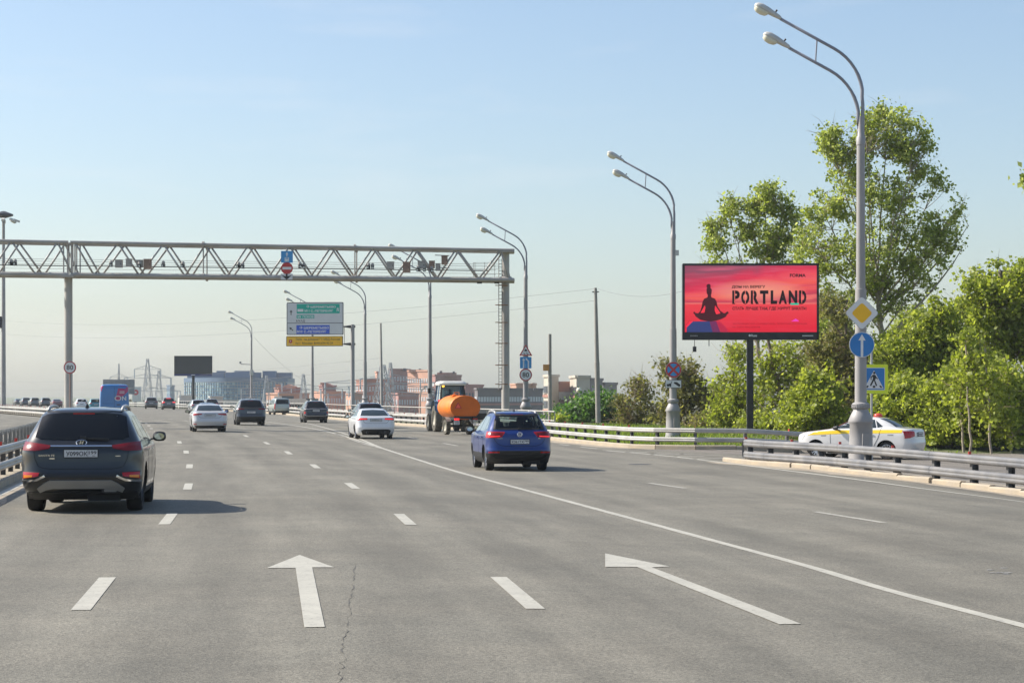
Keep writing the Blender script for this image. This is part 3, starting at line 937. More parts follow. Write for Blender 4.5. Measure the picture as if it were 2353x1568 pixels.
sign('small white tow truck plate below the no stopping sign', 'road sign', on_pole(1, 881.5), rrect(.72, .36, .01),
     [('black_edge', rrect(.71, .35, .01), M_SBLK), ('white_face', rrect(.68, .32, .01), M_SWHITE), ('tow_symbol', tow, M_SBLK)], rz=.02)

# third pole: slippery triangle, lane sign, 80
s3 = F / 127.4
tri = lambda h, c=0: [(-h, -h * .577 + c), (h, -h * .577 + c), (0, h * 1.155 + c)]
hw3 = 15 / s3
slip = [[(-.09, .06), (.09, .06), (.09, .14), (.06, .14), (.05, .19), (-.05, .19), (-.06, .14), (-.09, .14)], [(-.16, -.06), (-.12, -.05), (-.02, -.13), (-.06, -.16)], [(.0, -.04), (.04, -.03), (.18, -.14), (.14, -.16)]]
sign('red edged triangular slippery road sign on the third lamp post', 'road sign', on_pole(2, 808), rpoly(tri(hw3 * 1.02), .05),
     [('red_edge', rpoly(tri(hw3), .05), M_SRED), ('white_face', rpoly(tri(hw3 * .74), .03), M_SWHITE), ('skidding_car', [[(x * .9, z * .9 - .01) for x, z in q] for q in slip], M_SBLK)], rz=-.02)
lane = [[(-.17, -.33), (-.09, -.33), (-.09, .14), (-.03, .14), (-.13, .27), (-.23, .14), (-.17, .14)], [(.12, -.33), (.20, -.33), (.20, .10), (.07, .20), (.10, .25), (-.01, .27), (.02, .13), (.05, .16), (.12, .08)], [(-.005, -.33), (.005, -.33), (.005, -.08), (-.005, -.08)]]
sign('square blue sign with two white lane arrows on the third lamp post', 'road sign', on_pole(2, 832.5), rrect(.69, .69, .04),
     [('blue_face', rrect(.69, .69, .04), M_SBLUE2), ('lane_arrows', lane, M_SWHITE)], rz=-.02)
def sign80(label, loc, R):
    return sign(label, 'road sign', loc, circle(R * 1.02, 36), [('red_ring', circle(R, 36), M_SRED), ('white_face', circle(R * .84, 36), M_SWHITE)],
                texts=[('numerals', M_SBLK, lambda m, y: text_to(m, '80', 0, -R * .36, R * .74, y, 0, w=R * 1.05, align='C', off=.012))])
sign80('round 80 speed limit sign on the third lamp post', on_pole(2, 860.5), 14.2 / s3)
Z80 = 121.0
b80 = at(160, Z80)
sign80('round 80 speed limit sign beside the left gantry column', P(160.5, 843.5, Z80), 14.2 * Z80 / F)
m = MB(); m.tube([(0, 0, -.1), (0, 0, P(0, 830, Z80).z - b80.z)], .045, 8); o = m.build('sign_pole', mat('rusty_pole', (.30, .2, .17, 1), .7, var=.2)); o.location = b80 + Vector((0, .1, 0)); tag(o, 'thin rusty pole of the left 80 sign', 'sign pole')

# ------------------------------------------------------------------ truss gantry over the road
M_GAN = mat('gantry_paint', (0.43, 0.425, 0.40, 1), 0.55, 0.1, var=0.12, scale=1.2, tint=(0.27, 0.19, 0.12, 1), tamt=0.5, tscale=0.45)
M_GCOL = mat('gantry_column_paint', (0.47, 0.455, 0.42, 1), 0.6, 0.05, var=0.10, scale=0.8, tint=(0.33, 0.28, 0.22, 1), tamt=0.5, tscale=0.5)
ZL, ZR = 124.0, 129.0
def gz(x): return ZL + (ZR - ZL) * (x - 150) / (1162 - 150)
ga = at(1162, ZR)
gan = thing('overhead_gantry', 'steel truss gantry spanning the carriageway on round columns', 'gantry', ga)
def gp(x, y, dy=0.0):
    Z = gz(x)
    p = P(x, y, Z); p.y += dy
    return p - ga
def topy(x): return 553.5 + (575 - 553.5) * (x - 0) / 1180
def boty(x): return 629.5 + (643 - 629.5) * (x - 0) / 1180
DEP = 1.5
for x, top in ((1161, 577), (151, 634)):
    b = at(x, gz(x)) - ga
    m = MB(); h = gp(x, top).z
    m.lathe([(.31, -.3), (.31, .0), (.245, .02), (.235, h - b.z)], 20, M=Matrix.Translation((b.x, b.y + DEP / 2, b.z))); c = m.build('column', M_GCOL, gan, True, 40)
    m = MB(); m.box((b.x, b.y + DEP / 2, h), (1.0, DEP + .3, .12)); m.build('cap_plate', M_GAN, gan)
m = MB(); b = at(1161, ZR) - ga
hh = gp(1161, 640).z
m.lathe([(.36, 0), (.40, .06), (.40, .2), (.36, .26)], 16, M=Matrix.Translation((b.x, b.y + DEP / 2, hh - .1))); m.build('column_collar', M_GAN, gan)
spans = [(-60, 157.0), (161.5, 1181)]
for dy in (0.0, DEP):
    for x0, x1 in spans:
        m = MB(); m.tube([gp(x0, topy(x0), dy), gp(x1, topy(x1), dy)], .105, 12); m.build('top_chord', M_GAN, gan, True, 40)
        m = MB(); m.tube([gp(x0, boty(x0), dy), gp(x1, boty(x1), dy)], .125, 12); m.build('bottom_chord', M_GAN, gan, True, 40)
    # diagonals: apexes read from the picture
    tops = [-75, 26, 132, 272, 372, 470, 565 + 4, 666, 760, 856, 951, 1046, 1148]
    bots = [-25, 80, 170, 214, 321, 420, 520, 612, 713, 808, 904, 1000, 1090 + 6, 1165]
    seq = [(-75, 't'), (-25, 'b'), (26, 't'), (82, 'b'), (132, 't'), (166, 'b')]
    seq2 = [(172, 't'), (216, 'b'), (271, 't'), (320, 'b'), (375, 't'), (425, 'b'), (471, 't'), (521, 'b'), (570, 't'), (617, 'b'), (665, 't'), (712, 'b'), (760, 't'), (809, 'b'), (856, 't'), (905, 'b'), (952, 't'), (1002, 'b'), (1047, 't'), (1098, 'b'), (1150, 't'), (1168, 'b')]
    for sq_ in (seq, seq2):
        for (xa, ka), (xb, kb) in zip(sq_[:-1], sq_[1:]):
            sh = 0 if dy == 0 else 5
            m = MB()
            m.tube([gp(xa + sh, topy(xa) if ka == 't' else boty(xa), dy), gp(xb + sh, topy(xb) if kb == 't' else boty(xb), dy)], .058, 8)
            m.build('diagonal', M_GAN, gan, True)
for x in (146, 155, 164, 172):
    for dy in (0, DEP):
        m = MB(); m.tube([gp(x, topy(x), dy), gp(x, boty(x), dy)], .045, 8); m.build('upright', M_GAN, gan)
for x in (467, 815):
    for dy in (0, DEP):
        m = MB(); m.tube([gp(x, topy(x) - 5, dy), gp(x, boty(x) + 5, dy)], .04, 8); m.build('upright', M_GAN, gan)
        for yy in (topy(x), boty(x)):
            p = gp(x, yy, dy); m = MB(); m.lathe([(.2, -.06), (.2, .06)], 12, axis='X', M=Matrix.Translation(p)); m.build('flange', M_GAN, gan)
for x in [26, 132] + [p[0] for p in seq2]:
    for f_ in (topy, boty):
        m = MB(); m.tube([gp(x, f_(x), 0), gp(x, f_(x), DEP)], .05, 6); m.build('cross_member', M_GAN, gan)
m = MB()
for (x0, x1) in ((-60, 156), (163, 1120)):
    m.tube([gp(x0, boty(x0) - 22, .4), gp(x1, boty(x1) - 21.5, .4)], .03, 6)
m.build('cable_pipe', M_DARK, gan)
for k, off in enumerate((8, 16, 27, 33, 38)):
    for (x0, x1) in ((-60, 156), (163, 1150)):
        m = MB(); m.tube([gp(x0, boty(x0) - off, 1.0), gp(x1, boty(x1) - off, 1.0)], .011, 5); m.build('wire', M_GAN, gan)
m = MB()    # walkway of steel grating
for dy in (.25, .75, 1.25): m.beam(gp(161, boty(161) - 1, dy), gp(1181, boty(1181) - 1, dy), .32, .03)
m.build('walkway', M_GAN, gan)
# ladder on the right column, cage at the top
lx = 1149; lb = at(lx, gz(lx)) - ga
for x in (1145.5, 1153):
    m = MB(); m.tube([gp(x, 895, .35), gp(x, 590, .35)], .028, 6); m.build('ladder_rail', M_DARK if x > 1150 else M_GAN, gan)
fr = None
for k in range(38):
    y = 893 - k * 8.0
    p = gp(1149.2, y, .35)
    if fr is None:
        m = MB(); m.tube([(-.12, 0, 0), (.12, 0, 0)], .014, 6); fr = m.build('rung', M_DARK, gan); fr.location = p
    else: inst(fr, 'rung', gan, p)
for k, y in enumerate((882, 838, 788, 740, 700, 655)):
    m = MB(); p = gp(1149, y, .1); m.beam(p + Vector((-.3, 0, 0)), p + Vector((.45, .3, 0)), .05); m.build('ladder_bracket', mat('rust', (.3, .14, .06, 1), .8, var=.3), gan)
for x in (1087, 1091, 1113, 1136):
    m = MB(); m.tube([gp(x, boty(x), .1), gp(x, 602.5, .1)], .018, 6); m.build('guard_post', M_GAN, gan)
for y in (603, 611, 620, 630):
    m = MB(); m.tube([gp(1087, y, .1), gp(1139, y, .1)], .013, 6); m.build('guard_rail', M_GAN, gan)
for x in (1101, 1141):
    m = MB(); m.box(gp(x, 648.5, .4), (.30, .4, .09)); m.build('under_box', M_DARK, gan)

# cameras and boxes on the gantry: each one a thing
M_CABG = mat('camera_cabinet', (0.40, 0.37, 0.33, 1), 0.6, 0.1, var=0.15, scale=3)
M_CABB = mat('rusty_camera_cabinet', (0.33, 0.22, 0.16, 1), 0.7, 0.1, var=0.3, scale=3)
def cabinet(x, y, w, h, label, mt=M_CABG, dy=0.05):
    c = ga + gp(x, y, dy); s_ = F / gz(x); W, H_ = w / s_, h / s_
    r = thing('equipment_cabinet', label, 'equipment cabinet', c - Vector((0, 0, H_ / 2)))
    m = MB(); m.box((0, 0, H_ / 2), (W, .3, H_)); m.build('housing', mt, r)
    m = MB(); m.box((0, -.157, H_ / 2), (W * .84, .012, H_ * .86)); d = m.build('door', mt, r)
    m = MB(); m.box((W * .3, -.17, H_ / 2), (.03, .016, .08)); m.build('latch', M_DARK, d)
    m = MB(); m.box((0, 0, H_ + .015), (W * 1.1, .36, .03)); m.build('rain_cover', mt, r)
    return r
cabinet(273, 606, 16, 17, 'grey equipment cabinet on the gantry, leftmost of the four above the blue van')
cabinet(296, 604, 13, 17, 'slim grey cabinet on the gantry, second of the four above the blue van')
cabinet(321, 606, 14, 16, 'pale grey cabinet on the gantry, third of the four above the blue van')
cabinet(339, 607, 17, 22, 'brownish rusty cabinet on the gantry, rightmost of the four above the blue van', M_CABB)
cabinet(897, 610, 16, 16, 'pale cabinet on the gantry left of the camera cluster')
cabinet(934, 614, 17, 23, 'tall brownish cabinet on the gantry, second from the pale one', M_CABB)
cabinet(968, 609, 17, 17, 'grey cabinet above the camera cluster on the gantry')
cabinet(992, 608, 13, 16, 'narrow cabinet on the gantry, right of the camera cluster', M_CABB)
cabinet(1006, 614, 11, 16, 'small pale cabinet at the foot of a gantry diagonal')
cabinet(1021, 598, 14, 19, 'rusty cabinet hanging highest on the gantry under a short crossbar', M_CABB)
def camera(x, y, label, big=1.0):
    c = ga + gp(x, y, -.12)
    r = thing('traffic_camera', label, 'traffic camera', c, random.uniform(-.3, .3), group='traffic cameras on the gantry')
    m = MB(); m.box((0, -.05, 0), (.16 * big, .34, .15 * big)); m.box((0, -.08, .09 * big), (.2 * big, .42, .02)); m.build('camera_body', M_DARK, r)
    m = MB(); m.lathe([(.06 * big, -.27), (.06 * big, -.21)], 12, axis='Y'); m.build('lens', mat('camera_lens', (.5, .5, .5, 1), .1, .6), r)
    m = MB(); m.lathe([(.09 * big, .10), (.11 * big, .16), (.09 * big, .26), (.03, .3)], 12); m.build('infrared_lamp', M_LENS if big > 1.2 else M_CABG, r)
    m = MB(); m.tube([(0, .02, -.05), (0, .4, -.05)], .025, 6); m.build('mount', M_DARK, r)
    return r
for x, y, l in [(27, 607, 'first camera on the gantry at the left edge'), (36, 607, 'second camera on the gantry at the left edge'), (256, 610, 'camera left of the four gantry cabinets'),
                (322, 612, 'camera in front of the third gantry cabinet'), (376, 611, 'camera right of the rusty gantry cabinet'), (421, 612, 'small camera halfway between the cabinets and the gantry joint'),
                (549, 613, 'left camera of the pair just right of the gantry joint'), (558, 614, 'right camera of the pair just right of the gantry joint'), (689, 613, 'camera right of the no entry sign'), (699, 615, 'second camera right of the no entry sign'),
                (847, 615, 'left camera of the pair past the second gantry joint'), (856, 616, 'right camera of the pair past the second gantry joint'), (961, 621, 'left camera of the dark cluster on the gantry'), (975, 621, 'middle camera of the dark cluster on the gantry'), (992, 623, 'right camera of the dark cluster on the gantry')]:
    camera(x, y, l)
m = MB(); m.beam(gp(999, 586, 0) , gp(1032, 587, 0), .05); m.beam(gp(1008, 614, 0), gp(1032, 616, 0), .05); m.build('crossbar', M_GAN, gan)

# signs on the gantry
zs = lambda x: gz(x) - .25
sg = F / zs(659)
bus = [[(-.13, -.28), (.12, -.28), (.12, -.03), (-.13, -.03)], [(-.025, .02), (.025, .02), (.025, .13), (.08, .13), (0, .29), (-.08, .13), (-.025, .13)]]
busw = [[(-.09, -.12), (.08, -.12), (.08, -.06), (-.09, -.06)], [(-.09, -.25), (-.05, -.25), (-.05, -.21), (-.09, -.21)], [(.04, -.25), (.08, -.25), (.08, -.21), (.04, -.21)]]
sign('square blue bus lane sign with a white arrow on the gantry', 'road sign', P(659, 590, zs(659)), rrect(.70, .70, .03),
     [('blue_face', rrect(.70, .70, .03), M_SBLUE2), ('bus_and_arrow', bus, M_SWHITE), ('bus_windows', busw, M_SBLUE2)])
sign('round red no entry sign with a white bar on the gantry', 'road sign', P(659, 616, zs(659)), circle(.355, 36),
     [('red_face', circle(.35, 36), M_SRED), ('white_bar', rrect(.53, .15, .01), M_SWHITE)])
dn = [(-.06, .18), (.06, .18), (.06, .06), (.30, .06), (0, -.16), (-.30, .06), (-.06, .06)]
dn = [(-.055, .175), (.055, .175), (.055, .03), (.29, .08), (.06, -.13), (.02, -.17), (.02, -.17), (-.02, -.17), (-.06, -.13), (-.29, .08), (-.055, .03)]
sign('white plate with a black downward arrow at the bottom chord of the gantry', 'road sign', P(658.5, 635.5, zs(659)), rrect(.71, .36, .02),
     [('white_face', rrect(.70, .35, .02), M_SGREY), ('arrow', dn, M_SBLK)])

# ------------------------------------------------------------------ cantilever direction sign
ZS = 197.0; ss = F / ZS
cb = at(810, ZS)
can = thing('cantilever_post', 'thick grey post with two arms holding the big direction sign', 'sign post', cb)
zt = P(810, 745, ZS).z - cb.z
m = MB(); m.lathe([(.24, -.3), (.19, 0), (.175, zt)], 16); m.build('post', M_LAMP, can, True, 40)
for y in (750, 790):
    z = P(0, y, ZS).z - cb.z
    m = MB(); m.tube([(.25, 0, z), (-.25, 0, z), (-.85, -.1, z)], [.09, .14, .05], 8); m.build('arm', M_DARK, can)
m = MB(); m.tube([(-.75, -.1, P(0, 750, ZS).z - cb.z), (-.75, -.1, P(0, 790, ZS).z - cb.z)], .025, 6); m.build('tie_bar', M_DARK, can)
def px_sign(name, label, x0, y0, x1, y1, Z, rz):
    c = P((x0 + x1) / 2, (y0 + y1) / 2, Z)
    return thing(name, label, 'road sign', c, rz), (x1 - x0) * Z / F, (y1 - y0) * Z / F
RZS = -0.12
ds, W, H_ = px_sign('direction_sign', 'large grey-white direction sign with green and blue panels on a cantilever post', 657.5, 694, 789.5, 769, ZS - .3, 0)
W /= math.cos(RZS); ds.rotation_euler = (0, 0, RZS)
m = MB(); m.prism(rrect(W, H_, .12), 0, .08); m.build('panel', M_SBACK, ds)
m = MB(); m.sheet(rrect(W - .04, H_ - .04, .11), -.005); m.build('dark_edge', M_SBLK, ds)
m = MB(); m.sheet(rrect(W - .14, H_ - .14, .09), -.010); m.build('face', M_SGREY, ds)
k = W / 1590.0         # crop pixels -> metres
def SX(c): return (c - 970) * k
def SZ(c): return (640 - c) * k + .02
def rect(x0, y0, x1, y1): return [(SX(x0), SZ(y1)), (SX(x1), SZ(y1)), (SX(x1), SZ(y0)), (SX(x0), SZ(y0))]
m = MB(); m.sheet(rect(460, 245, 1660, 505), -.016); gp1 = m.build('green_panel', M_SGREEN, ds)
m = MB(); m.sheet(rect(455, 545, 950, 640), -.016); m.build('green_panel', M_SGREEN, ds)
m = MB(); m.sheet(rect(450, 825, 1380, 1065), -.016); m.build('blue_panel', M_SNAVY, ds)
m = MB(); m.sheet(rect(185, 762, 1755, 776), -.016); m.build('divider', M_SBLK, ds)
m = MB(); m.sheet(rect(480, 382, 645, 455), -.022); m.build('route_shield', M_SWHITE, ds)
LW = mat('lettering_white', (.80, .80, .79, 1), .45)
m = MB()
text_to(m, 'ШЕРЕМЕТЬЕВО', SX(850), SZ(355), 62 * k, -.024, w=700 * k, off=.02)
m.build('lettering_line', LW, ds); m = MB(); text_to(m, 'М11', SX(680), SZ(462), 68 * k, -.024, w=135 * k, off=.02)
m.build('lettering_line', LW, ds); m = MB(); text_to(m, 'С.-ПЕТЕРБУРГ', SX(855), SZ(468), 66 * k, -.024, w=625 * k, off=.02)
m.build('lettering_line', LW, ds); m = MB(); text_to(m, 'М9', SX(485), SZ(625), 60 * k, -.024, w=95 * k, off=.02)
m.build('lettering_line', LW, ds); m = MB(); text_to(m, 'ПСКОВ', SX(625), SZ(625), 62 * k, -.024, w=305 * k, off=.02)
m.build('lettering_line', LW, ds); m = MB(); text_to(m, 'ШЕРЕМЕТЬЕВО', SX(660), SZ(930), 62 * k, -.024, w=700 * k, off=.02)
m.build('lettering_line', LW, ds); m = MB(); text_to(m, 'М10', SX(470), SZ(1030), 64 * k, -.024, w=150 * k, off=.02)
m.build('lettering_line', LW, ds); m = MB(); text_to(m, 'С.-ПЕТЕРБУРГ', SX(660), SZ(1035), 66 * k, -.024, w=630 * k, off=.02)
def plane(m, cx, cz):
    for q in ([(cx - 45, cz - 5), (cx + 45, cz - 5), (cx + 50, cz), (cx + 45, cz + 5), (cx - 45, cz + 5)], [(cx - 15, cz - 45), (cx - 5, cz - 45), (cx + 20, cz), (cx - 5, cz + 45), (cx - 15, cz + 45), (cx, cz)], [(cx - 45, cz - 18), (cx - 38, cz - 18), (cx - 30, cz), (cx - 38, cz + 18), (cx - 45, cz + 18)]):
        m.sheet([(SX(a), SZ(b)) for a, b in q][::-1], -.024)
m.build('lettering_line', LW, ds); m = MB(); plane(m, 780, 312); m.build('plane_symbol', LW, ds); m = MB(); plane(m, 588, 890); m.build('plane_symbol', LW, ds); m = MB()
m.sheet([(SX(a), SZ(b)) for a, b in [(1575, 450), (1595, 450), (1600, 345), (1592, 345)]], -.024); m.sheet([(SX(a), SZ(b)) for a, b in [(1620, 450), (1640, 450), (1618, 345), (1610, 345)]], -.024); m.sheet(rect(1578, 372, 1638, 384), -.024)
m.build('motorway_symbol', LW, ds)
m = MB(); text_to(m, 'МКАД', SX(445), SZ(738), 60 * k, -.016, w=245 * k, off=.008); m.build('lettering_line', M_SBLK, ds); m = MB()
ua = [(-12, 70), (12, 70), (12, -10), (42, -5), (0, -70), (-42, -5), (-12, -10)]
m.sheet([(SX(300 + a), SZ(475 + b)) for a, b in ua], -.016); m.build('arrow', M_SBLK, ds); m = MB()
rot = lambda a, b: (a * .63 + b * .77, -a * .77 + b * .63)
m.sheet([(SX(305 + rot(a, b)[0]), SZ(930 + rot(a, b)[1])) for a, b in ua], -.016)
m.build('arrow', M_SBLK, ds)
ys_, W2, H2 = px_sign('helpline_sign', 'yellow police helpline sign below the big direction sign', 656.5, 771.5, 788.5, 795, ZS - .3, 0)
ys_.rotation_euler = (0, 0, RZS)
m = MB(); m.prism(rrect(W, H2, .07), 0, .06); m.build('panel', M_SBACK, ys_)
m = MB(); m.sheet(rrect(W - .04, H2 - .04, .06), -.005); m.build('dark_edge', M_SBLK, ys_)
m = MB(); m.sheet(rrect(W - .12, H2 - .12, .05), -.010); m.build('yellow_face', M_SYEL, ys_)
m = MB(); text_to(m, 'Телефон доверия ГУ МВД России', SX(440), .08, 60 * k, -.016, w=1240 * k)
m.build('lettering_line', M_SBLK, ys_); m = MB(); text_to(m, 'по г. Москве: 8(495)694-92-29', SX(440), -.28, 58 * k, -.016, w=1040 * k); m.build('lettering', M_SBLK, ys_)
m = MB(); m.sheet(rpoly([(SX(255), .14), (SX(345), .14), (SX(345), -.12), (SX(300), -.2), (SX(255), -.12)], .05), -.016); m.build('red_shield', M_SRED, ys_)
m = MB(); m.sheet(circle(.05, 12, SX(300), .0), -.02); m.sheet([(SX(230), -.29), (SX(360), -.29), (SX(360), -.26), (SX(230), -.26)], -.02); m.build('shield_mark', M_SWHITE, ys_)

# ------------------------------------------------------------------ utility poles, small posts
M_CONC = mat('concrete_pole', (0.30, 0.28, 0.25, 1), 0.85, var=0.15, scale=2)
def upole(x, ytop, Z, r0, r1, label, lean=0.0, base_drop=0.5):
    b = at(x, Z); h = P(x, ytop, Z).z - b.z
    r = thing('utility_pole', label, 'utility pole', b)
    m = MB(); m.lathe([(r0, -base_drop), (r0, h * .45), (r0 * .9, h * .452), (r1, h)], 12)
    for i, v in enumerate(m.v): m.v[i] = (v[0] + lean * v[2], v[1], v[2])
    m.build('shaft', M_CONC, r, True, 40)
    return r, h
u1, h1 = upole(1374, 661, 160, .19, .11, 'tall leaning concrete pole right of the tractor, carrying wires', -.02, 3)
m = MB(); m.box((-.2, 0, h1 - .3), (.5, .08, .08)); m.build('wire_bracket', M_DARK, u1)
u2, h2 = upole(1263, 767, 150, .14, .11, 'short grey pole with an orange box above the blue car', 0, 3)
m = MB(); m.box((-.27, -.05, P(0, 844, 150).z - u2.location.z), (.42, .34, .44)); m.build('orange_box', mat('orange_box', (.55, .26, .07, 1), .6, var=.2), u2)
u3, h3 = upole(877, 742, 250, .17, .10, 'thin concrete pole above the white saloon, in front of the pylon', -.012, 8)
u4, h4 = upole(1399, 922, 165, .06, .05, 'slim post with a small signal head before the green bush', 0, 1)
m = MB(); m.box((0, -.05, h4 - .35), (.28, .2, .5)); m.box((-.12, -.05, h4 - .9), (.2, .2, .4)); m.build('signal_head', M_CONC, u4)
gl = thing('globe_lamp', 'small park lamp with a pale globe in front of the panel building', 'lamp', at(1322, 180))
zz = P(0, 898, 180).z - gl.location.z
m = MB(); m.tube([(0, 0, -2), (0, 0, zz - .6), (.06, 0, zz - .1), (.25, 0, zz + .1)], [.06, .05, .04, .03], 8); m.build('pole', M_CONC, gl)
m = MB(); m.lathe([(.03, zz - .2), (.2, zz - .12), (.24, zz + .05), (.15, zz + .22), (.02, zz + .28)], 14, M=Matrix.Translation((.3, 0, .05))); m.build('globe', M_LENS, gl, True)
gl2 = thing('street_lamp', 'small distant street lamp with drooping head before the brick houses', 'lamp', at(965, 330))
zz = P(0, 888, 330).z - gl2.location.z
m = MB(); m.tube([(0, 0, -8), (0, 0, zz - 1.5), (.2, 0, zz - .5), (1.0, 0, zz)], [.12, .1, .09, .07], 8); m.build('pole', M_CONC, gl2)
m = MB(); m.box((1.1, 0, zz), (.9, .4, .35)); m.build('head', M_HOUS, gl2)

# wires
def wire(label, a, b, sag, r=.014):
    pts = []
    for k in range(33):
        t = k / 32; p = a.lerp(b, t); p.z -= sag * 4 * t * (1 - t); pts.append(p)
    m = MB(); o0 = pts[0].copy(); m.tube([p - o0 for p in pts], r, 5)
    o = m.build('overhead_wire', mat('wire', (.20, .2, .21, 1), .6, var=.1)); o.location = o0
    return tag(o, label, 'wire')
wire('upper overhead wire crossing the sky from the tall leaning pole', P(1368, 663, 160), P(-60, 729, 420), 2.0)
wire('second overhead wire crossing the sky, just under the upper one', P(1369, 690, 160), P(-60, 760, 420), 2.0)
wire('upper wire running left from the thin pole by the pylon', P(876, 822, 250), P(-60, 872, 600), 1.5, .014)
wire('lower wire running left from the thin pole by the pylon', P(876, 845, 250), P(-60, 890, 600), 1.5, .014)
wire('wire running right from the tall leaning pole into the trees', P(1374, 663, 160), P(1650, 640, 128), .8, .014)
wire('slanting wire from the distant lamp post down to the flyover', P(584, 775, 272), P(760, 905, 330), 1.0, .012)

# ------------------------------------------------------------------ billboards
M_BBFR = mat('billboard_frame', (0.028, 0.028, 0.032, 1), 0.45, 0.2, var=0.15)
def screen_mat():
    m = bpy.data.materials.new('led_screen'); m.use_nodes = True
    nt = m.node_tree; N = nt.nodes; L = nt.links; b = N['Principled BSDF']
    tc = N.new('ShaderNodeTexCoord'); sep = N.new('ShaderNodeSeparateXYZ'); L.new(tc.outputs['Object'], sep.inputs[0])
    def noise(sx, sz, det, seed):
        mp = N.new('ShaderNodeMapping'); mp.inputs['Scale'].default_value = (sx, 1, sz); mp.inputs['Location'].default_value = (seed, 0, seed); L.new(tc.outputs['Object'], mp.inputs[0])
        n = N.new('ShaderNodeTexNoise'); n.inputs['Scale'].default_value = 1; n.inputs['Detail'].default_value = det; n.inputs['Distortion'].default_value = .6; L.new(mp.outputs[0], n.inputs['Vector']); return n.outputs['Fac']
    def mth(op, a, c):
        n = N.new('ShaderNodeMath'); n.operation = op
        for i, q in enumerate((a, c)):
            if isinstance(q, (int, float)): n.inputs[i].default_value = q
            else: L.new(q, n.inputs[i])
        return n.outputs[0]
    # height in the picture 0..1 bent by cloud noise (only the upper part is cloudy)
    z = mth('DIVIDE', mth('ADD', sep.outputs[2], 1.62), 3.24)
    nz = mth('MULTIPLY', mth('SUBTRACT', noise(.45, 1.6, 6, 3), .5), .55)
    up = N.new('ShaderNodeMapRange'); up.inputs['From Min'].default_value = .45; up.inputs['From Max'].default_value = .62; L.new(z, up.inputs['Value'])
    zz = mth('ADD', z, mth('MULTIPLY', nz, up.outputs[0]))
    slant = mth('MULTIPLY', mth('MULTIPLY', sep.outputs[0], -.06), up.outputs[0])
    zz = mth('ADD', zz, slant)
    r = N.new('ShaderNodeValToRGB'); L.new(zz, r.inputs['Fac'])
    cr = r.color_ramp
    stops = [(0.0, (232, 18, 50)), (.12, (236, 26, 54)), (.25, (240, 44, 62)), (.42, (246, 60, 72)), (.44, (250, 120, 110)), (.455, (200, 60, 84)), (.50, (226, 62, 84)), (.56, (252, 96, 84)), (.66, (246, 76, 92)), (.76, (230, 44, 80)), (.86, (206, 50, 84)), (1.0, (150, 74, 98))]
    while len(cr.elements) < len(stops): cr.elements.new(0.5)
    for e, (p, c) in zip(cr.elements, stops): e.position = p; e.color = rgb(*c)
    # bright place where the sun went down
    dx = mth('DIVIDE', mth('SUBTRACT', sep.outputs[0], .25), 2.3); dz = mth('DIVIDE', mth('SUBTRACT', sep.outputs[2], .35), .55)
    rad = mth('ADD', mth('MULTIPLY', dx, dx), mth('MULTIPLY', dz, dz))
    mr = N.new('ShaderNodeMapRange'); mr.inputs['From Min'].default_value = 0; mr.inputs['From Max'].default_value = 1; mr.inputs['To Min'].default_value = .62; mr.inputs['To Max'].default_value = 0; L.new(rad, mr.inputs['Value'])
    mx = N.new('ShaderNodeMixRGB'); mx.inputs['Color2'].default_value = rgb(252, 178, 150); L.new(mr.outputs[0], mx.inputs['Fac']); L.new(r.outputs[0], mx.inputs['Color1'])
    # pinkish clouds at right, streaks on the water
    st = N.new('ShaderNodeMapRange'); st.inputs['From Min'].default_value = .5; st.inputs['From Max'].default_value = .75; st.inputs['To Max'].default_value = .55; L.new(noise(.5, 7, 4, 9), st.inputs['Value'])
    m2 = N.new('ShaderNodeMixRGB'); m2.inputs['Color2'].default_value = rgb(244, 108, 138); L.new(mth('MULTIPLY', st.outputs[0], mth('ADD', mth('MULTIPLY', up.outputs[0], .7), .25)), m2.inputs['Fac']); L.new(mx.outputs[0], m2.inputs['Color1'])
    L.new(m2.outputs[0], b.inputs['Base Color'])
    L.new(m2.outputs[0], b.inputs['Emission Color']); b.inputs['Emission Strength'].default_value = SCREEN_E
    b.inputs['Base Color'].default_value = (0, 0, 0, 1); nt.links.remove(b.inputs['Base Color'].links[0]); b.inputs['Base Color'].default_value = (.02, .02, .02, 1)
    b.inputs['Roughness'].default_value = .6
    return m
SCREEN_E = 0.62
ZB = 96.0; sb = F / ZB
bbase = at(1724, ZB)
bb = thing('digital_billboard', 'large digital billboard with a red sunset and a meditating figure on a black post', 'billboard', bbase, -.02)
X0, X1, Y0, Y1 = 1568, 1880.5, 605, 780
W, H_ = (X1 - X0) / sb, (Y1 - Y0) / sb
cx = ((X0 + X1) / 2 - 1724) / sb; cz = P(0, (Y0 + Y1) / 2, ZB).z - bbase.z
m = MB(); m.prism(rrect(W, H_, .03), 0, .55); c = m.build('cabinet', M_BBFR, bb); c.location = (cx, 0, cz)
m = MB()
for (x, z, w, h) in ((0, H_ / 2 - .05, W, .1), (0, -H_ / 2 + .17, W, .34), (-W / 2 + .05, 0, .1, H_ - .02), (W / 2 - .05, 0, .1, H_ - .02)):
    m.box((x, -.03, z), (w if w > 1 else w - .004, .06, h))
fr_ = m.build('frame', M_BBFR, c)
sc_h = H_ - .44; sc_z = .12; sc_w = W - .2
m = MB(); m.sheet([(-sc_w / 2, -sc_h / 2), (sc_w / 2, -sc_h / 2), (sc_w / 2, sc_h / 2), (-sc_w / 2, sc_h / 2)], 0)
scr = m.build('screen', screen_mat(), bb); scr.location = (cx, -.012, cz + sc_z)
kk = sc_w / (1830 - 268.0)
def BX(c): return (c - 1049) * kk
def BZ(c): return (658 - c) * kk
def bpoly(m, pts, y): m.sheet([(BX(a), BZ(b)) for a, b in pts], y)
